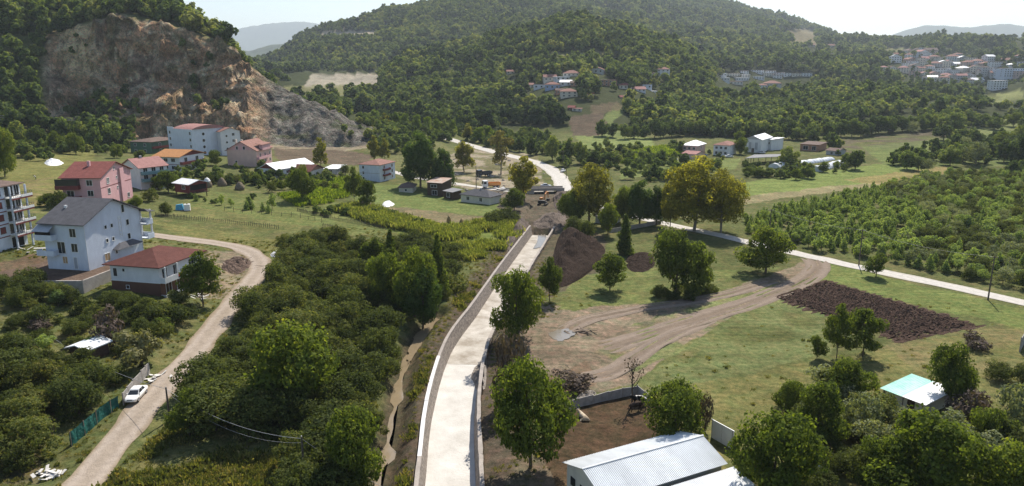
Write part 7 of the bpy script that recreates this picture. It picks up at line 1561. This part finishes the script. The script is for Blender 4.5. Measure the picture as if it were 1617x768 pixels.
def cow(p, rz, label, m, lying=False):
    t = thing('cow', label, 'cow', p, rz)
    if not lying:
        J = [(0, 0, 1.0), (.45, 0, 1.02), (.75, 0, 1.05), (1.02, 0, 1.18), (1.22, 0, 1.22), (1.52, 0, 1.02), (-.45, 0, 1.04), (-.72, 0, 1.06)]; E = [(0, 1), (1, 2), (2, 3), (3, 4), (4, 5), (0, 6), (6, 7)]; Rr = [(.36, .40), (.36, .38), (.3, .34), .19, .15, .09, (.34, .36), (.26, .3)]
        for sx, par in ((.68, 2), (-.66, 7)):
            for sy in (-.2, .2):
                i = len(J); f = sx > 0; J += [(sx, sy, .72), (sx + (.02 if f else .08), sy, .42), (sx + (0 if f else -.06), sy, .2), (sx + (0 if f else -.02), sy, .03)]; E += [(par, i), (i, i + 1), (i + 1, i + 2), (i + 2, i + 3)]; Rr += [.14, .08, .055, .06]
        i = len(J); J += [(-.98, 0, 1.0), (-1.02, 0, .5)]; E += [(7, i), (i, i + 1)]; Rr += [.05, .03]
    else:
        J = [(0, 0, .38), (.45, .02, .42), (.75, .04, .5), (1.0, .1, .75), (1.15, .16, .85), (1.42, .24, .68), (-.45, 0, .36), (-.75, 0, .34)]; E = [(0, 1), (1, 2), (2, 3), (3, 4), (4, 5), (0, 6), (6, 7)]; Rr = [(.38, .36), (.36, .36), (.27, .28), .18, .15, .09, (.38, .34), (.3, .28)]
        for par, q in ((2, [(.8, .3, .2), (.45, .42, .1), (.75, .5, .06)]), (2, [(.85, -.25, .2), (.55, -.4, .1), (.85, -.45, .06)]), (7, [(-.6, .35, .25), (-.2, .55, .12), (-.55, .65, .06)]), (7, [(-.85, -.3, .2), (-.5, -.5, .1), (-.8, -.55, .06)])):
            i = len(J); J += q; E += [(par, i), (i, i + 1), (i + 1, i + 2)]; Rr += [.16, .08, .06]
    skinned('body', J, E, Rr, m, t)
    hx, hy, hz_ = J[4]
    for sg in (-1, 1): MB().tube([(hx, hy + sg * .1, hz_ + .08), (hx - .06, hy + sg * .28, hz_ + .06)], [.06, .02], 6).build('ear', m, t); MB().tube([(hx - .02, hy + sg * .07, hz_ + .12), (hx + .02, hy + sg * .16, hz_ + .26)], [.035, .012], 6).build('horn', M_FRAME, t)
    return t
cow(hit(921, 662) + Vector((0, 0, .02)), R(115), 'pale tan cow lying in the cattle yard', cow_mat('cow_tan', (.42, .33, .23), (.52, .44, .33)), True)
cow(hit(1010, 640) + Vector((0, 0, .02)), R(170), 'black and white cow standing at the back wall of the yard', cow_mat('cow_pied', (.02, .018, .018), (.62, .6, .57), 1.3, .47)); cow(hit(1003, 650) + Vector((0, 0, .02)), R(20), 'dark brown cow standing in front of the black and white one', cow_mat('cow_dark', (.035, .025, .02), (.07, .05, .04)))
pp = hit(57, 284); t = thing('person', 'person in a pale shirt and dark trousers bending over in the left meadow', 'person', pp, R(200))
J = [(0, 0, .92), (.12, 0, 1.12), (.32, 0, 1.28), (.45, 0, 1.32), (.56, 0, 1.3)]; E = [(0, 1), (1, 2), (2, 3), (3, 4)]; Rr = [(.16, .14), (.17, .13), (.18, .13), .06, .11]
for sy in (-.1, .1):
    i = len(J); J += [(0, sy, .86), (.06, sy * 1.2, .48), (-.02, sy * 1.3, .08), (.14, sy * 1.3, .03)]; E += [(0, i), (i, i + 1), (i + 1, i + 2), (i + 2, i + 3)]; Rr += [.11, .075, .05, .05]
    i = len(J); J += [(.34, sy * 2.1, 1.22), (.44, sy * 2.3, .96), (.58, sy * 1.6, .74), (.62, sy * 1.5, .66)]; E += [(2, i), (i, i + 1), (i + 1, i + 2), (i + 2, i + 3)]; Rr += [.06, .045, .035, .035]
pm = mat('person_clothes', (.5, .47, .45), .9, .1); nt = pm.node_tree; tc = nd(nt, 'ShaderNodeTexCoord'); sx_ = nd(nt, 'ShaderNodeSeparateXYZ'); nt.links.new(tc.outputs['Object'], sx_.inputs[0]); rp = nd(nt, 'ShaderNodeValToRGB'); rp.color_ramp.interpolation = 'CONSTANT'; rp.color_ramp.elements[0].color = (.04, .045, .07, 1); rp.color_ramp.elements[1].position = .92; rp.color_ramp.elements[1].color = (.55, .5, .48, 1); nt.links.new(sx_.outputs['Z'], rp.inputs[0]); nt.links.new(rp.outputs[0], nt.nodes['Principled BSDF'].inputs['Base Color'])
skinned('body', J, E, Rr, pm, t); MB().lathe([(.02, -.1), (.1, -.06), (.125, .02), (.09, .1), (.02, .13)], 10).build('hair', M_BLACK, t, (.60, 0, 1.36))
# ------------------------------------------------------------------ haze: even thin air round the whole place
hz = MB().box(-12300, 12300, -1700, 15300, -15.5, 860).build('haze', None)
hm = bpy.data.materials.new('haze_air'); hm.use_nodes = True; hm.node_tree.nodes.remove(hm.node_tree.nodes['Principled BSDF'])
pv = hm.node_tree.nodes.new('ShaderNodeVolumePrincipled'); pv.inputs['Color'].default_value = (.78, .89, 1.0, 1); pv.inputs['Density'].default_value = 0.000085
pv.inputs['Anisotropy'].default_value = 0.25
hm.node_tree.links.new(pv.outputs[0], hm.node_tree.nodes['Material Output'].inputs['Volume']); hz.data.materials.append(hm)
stuff(hz)
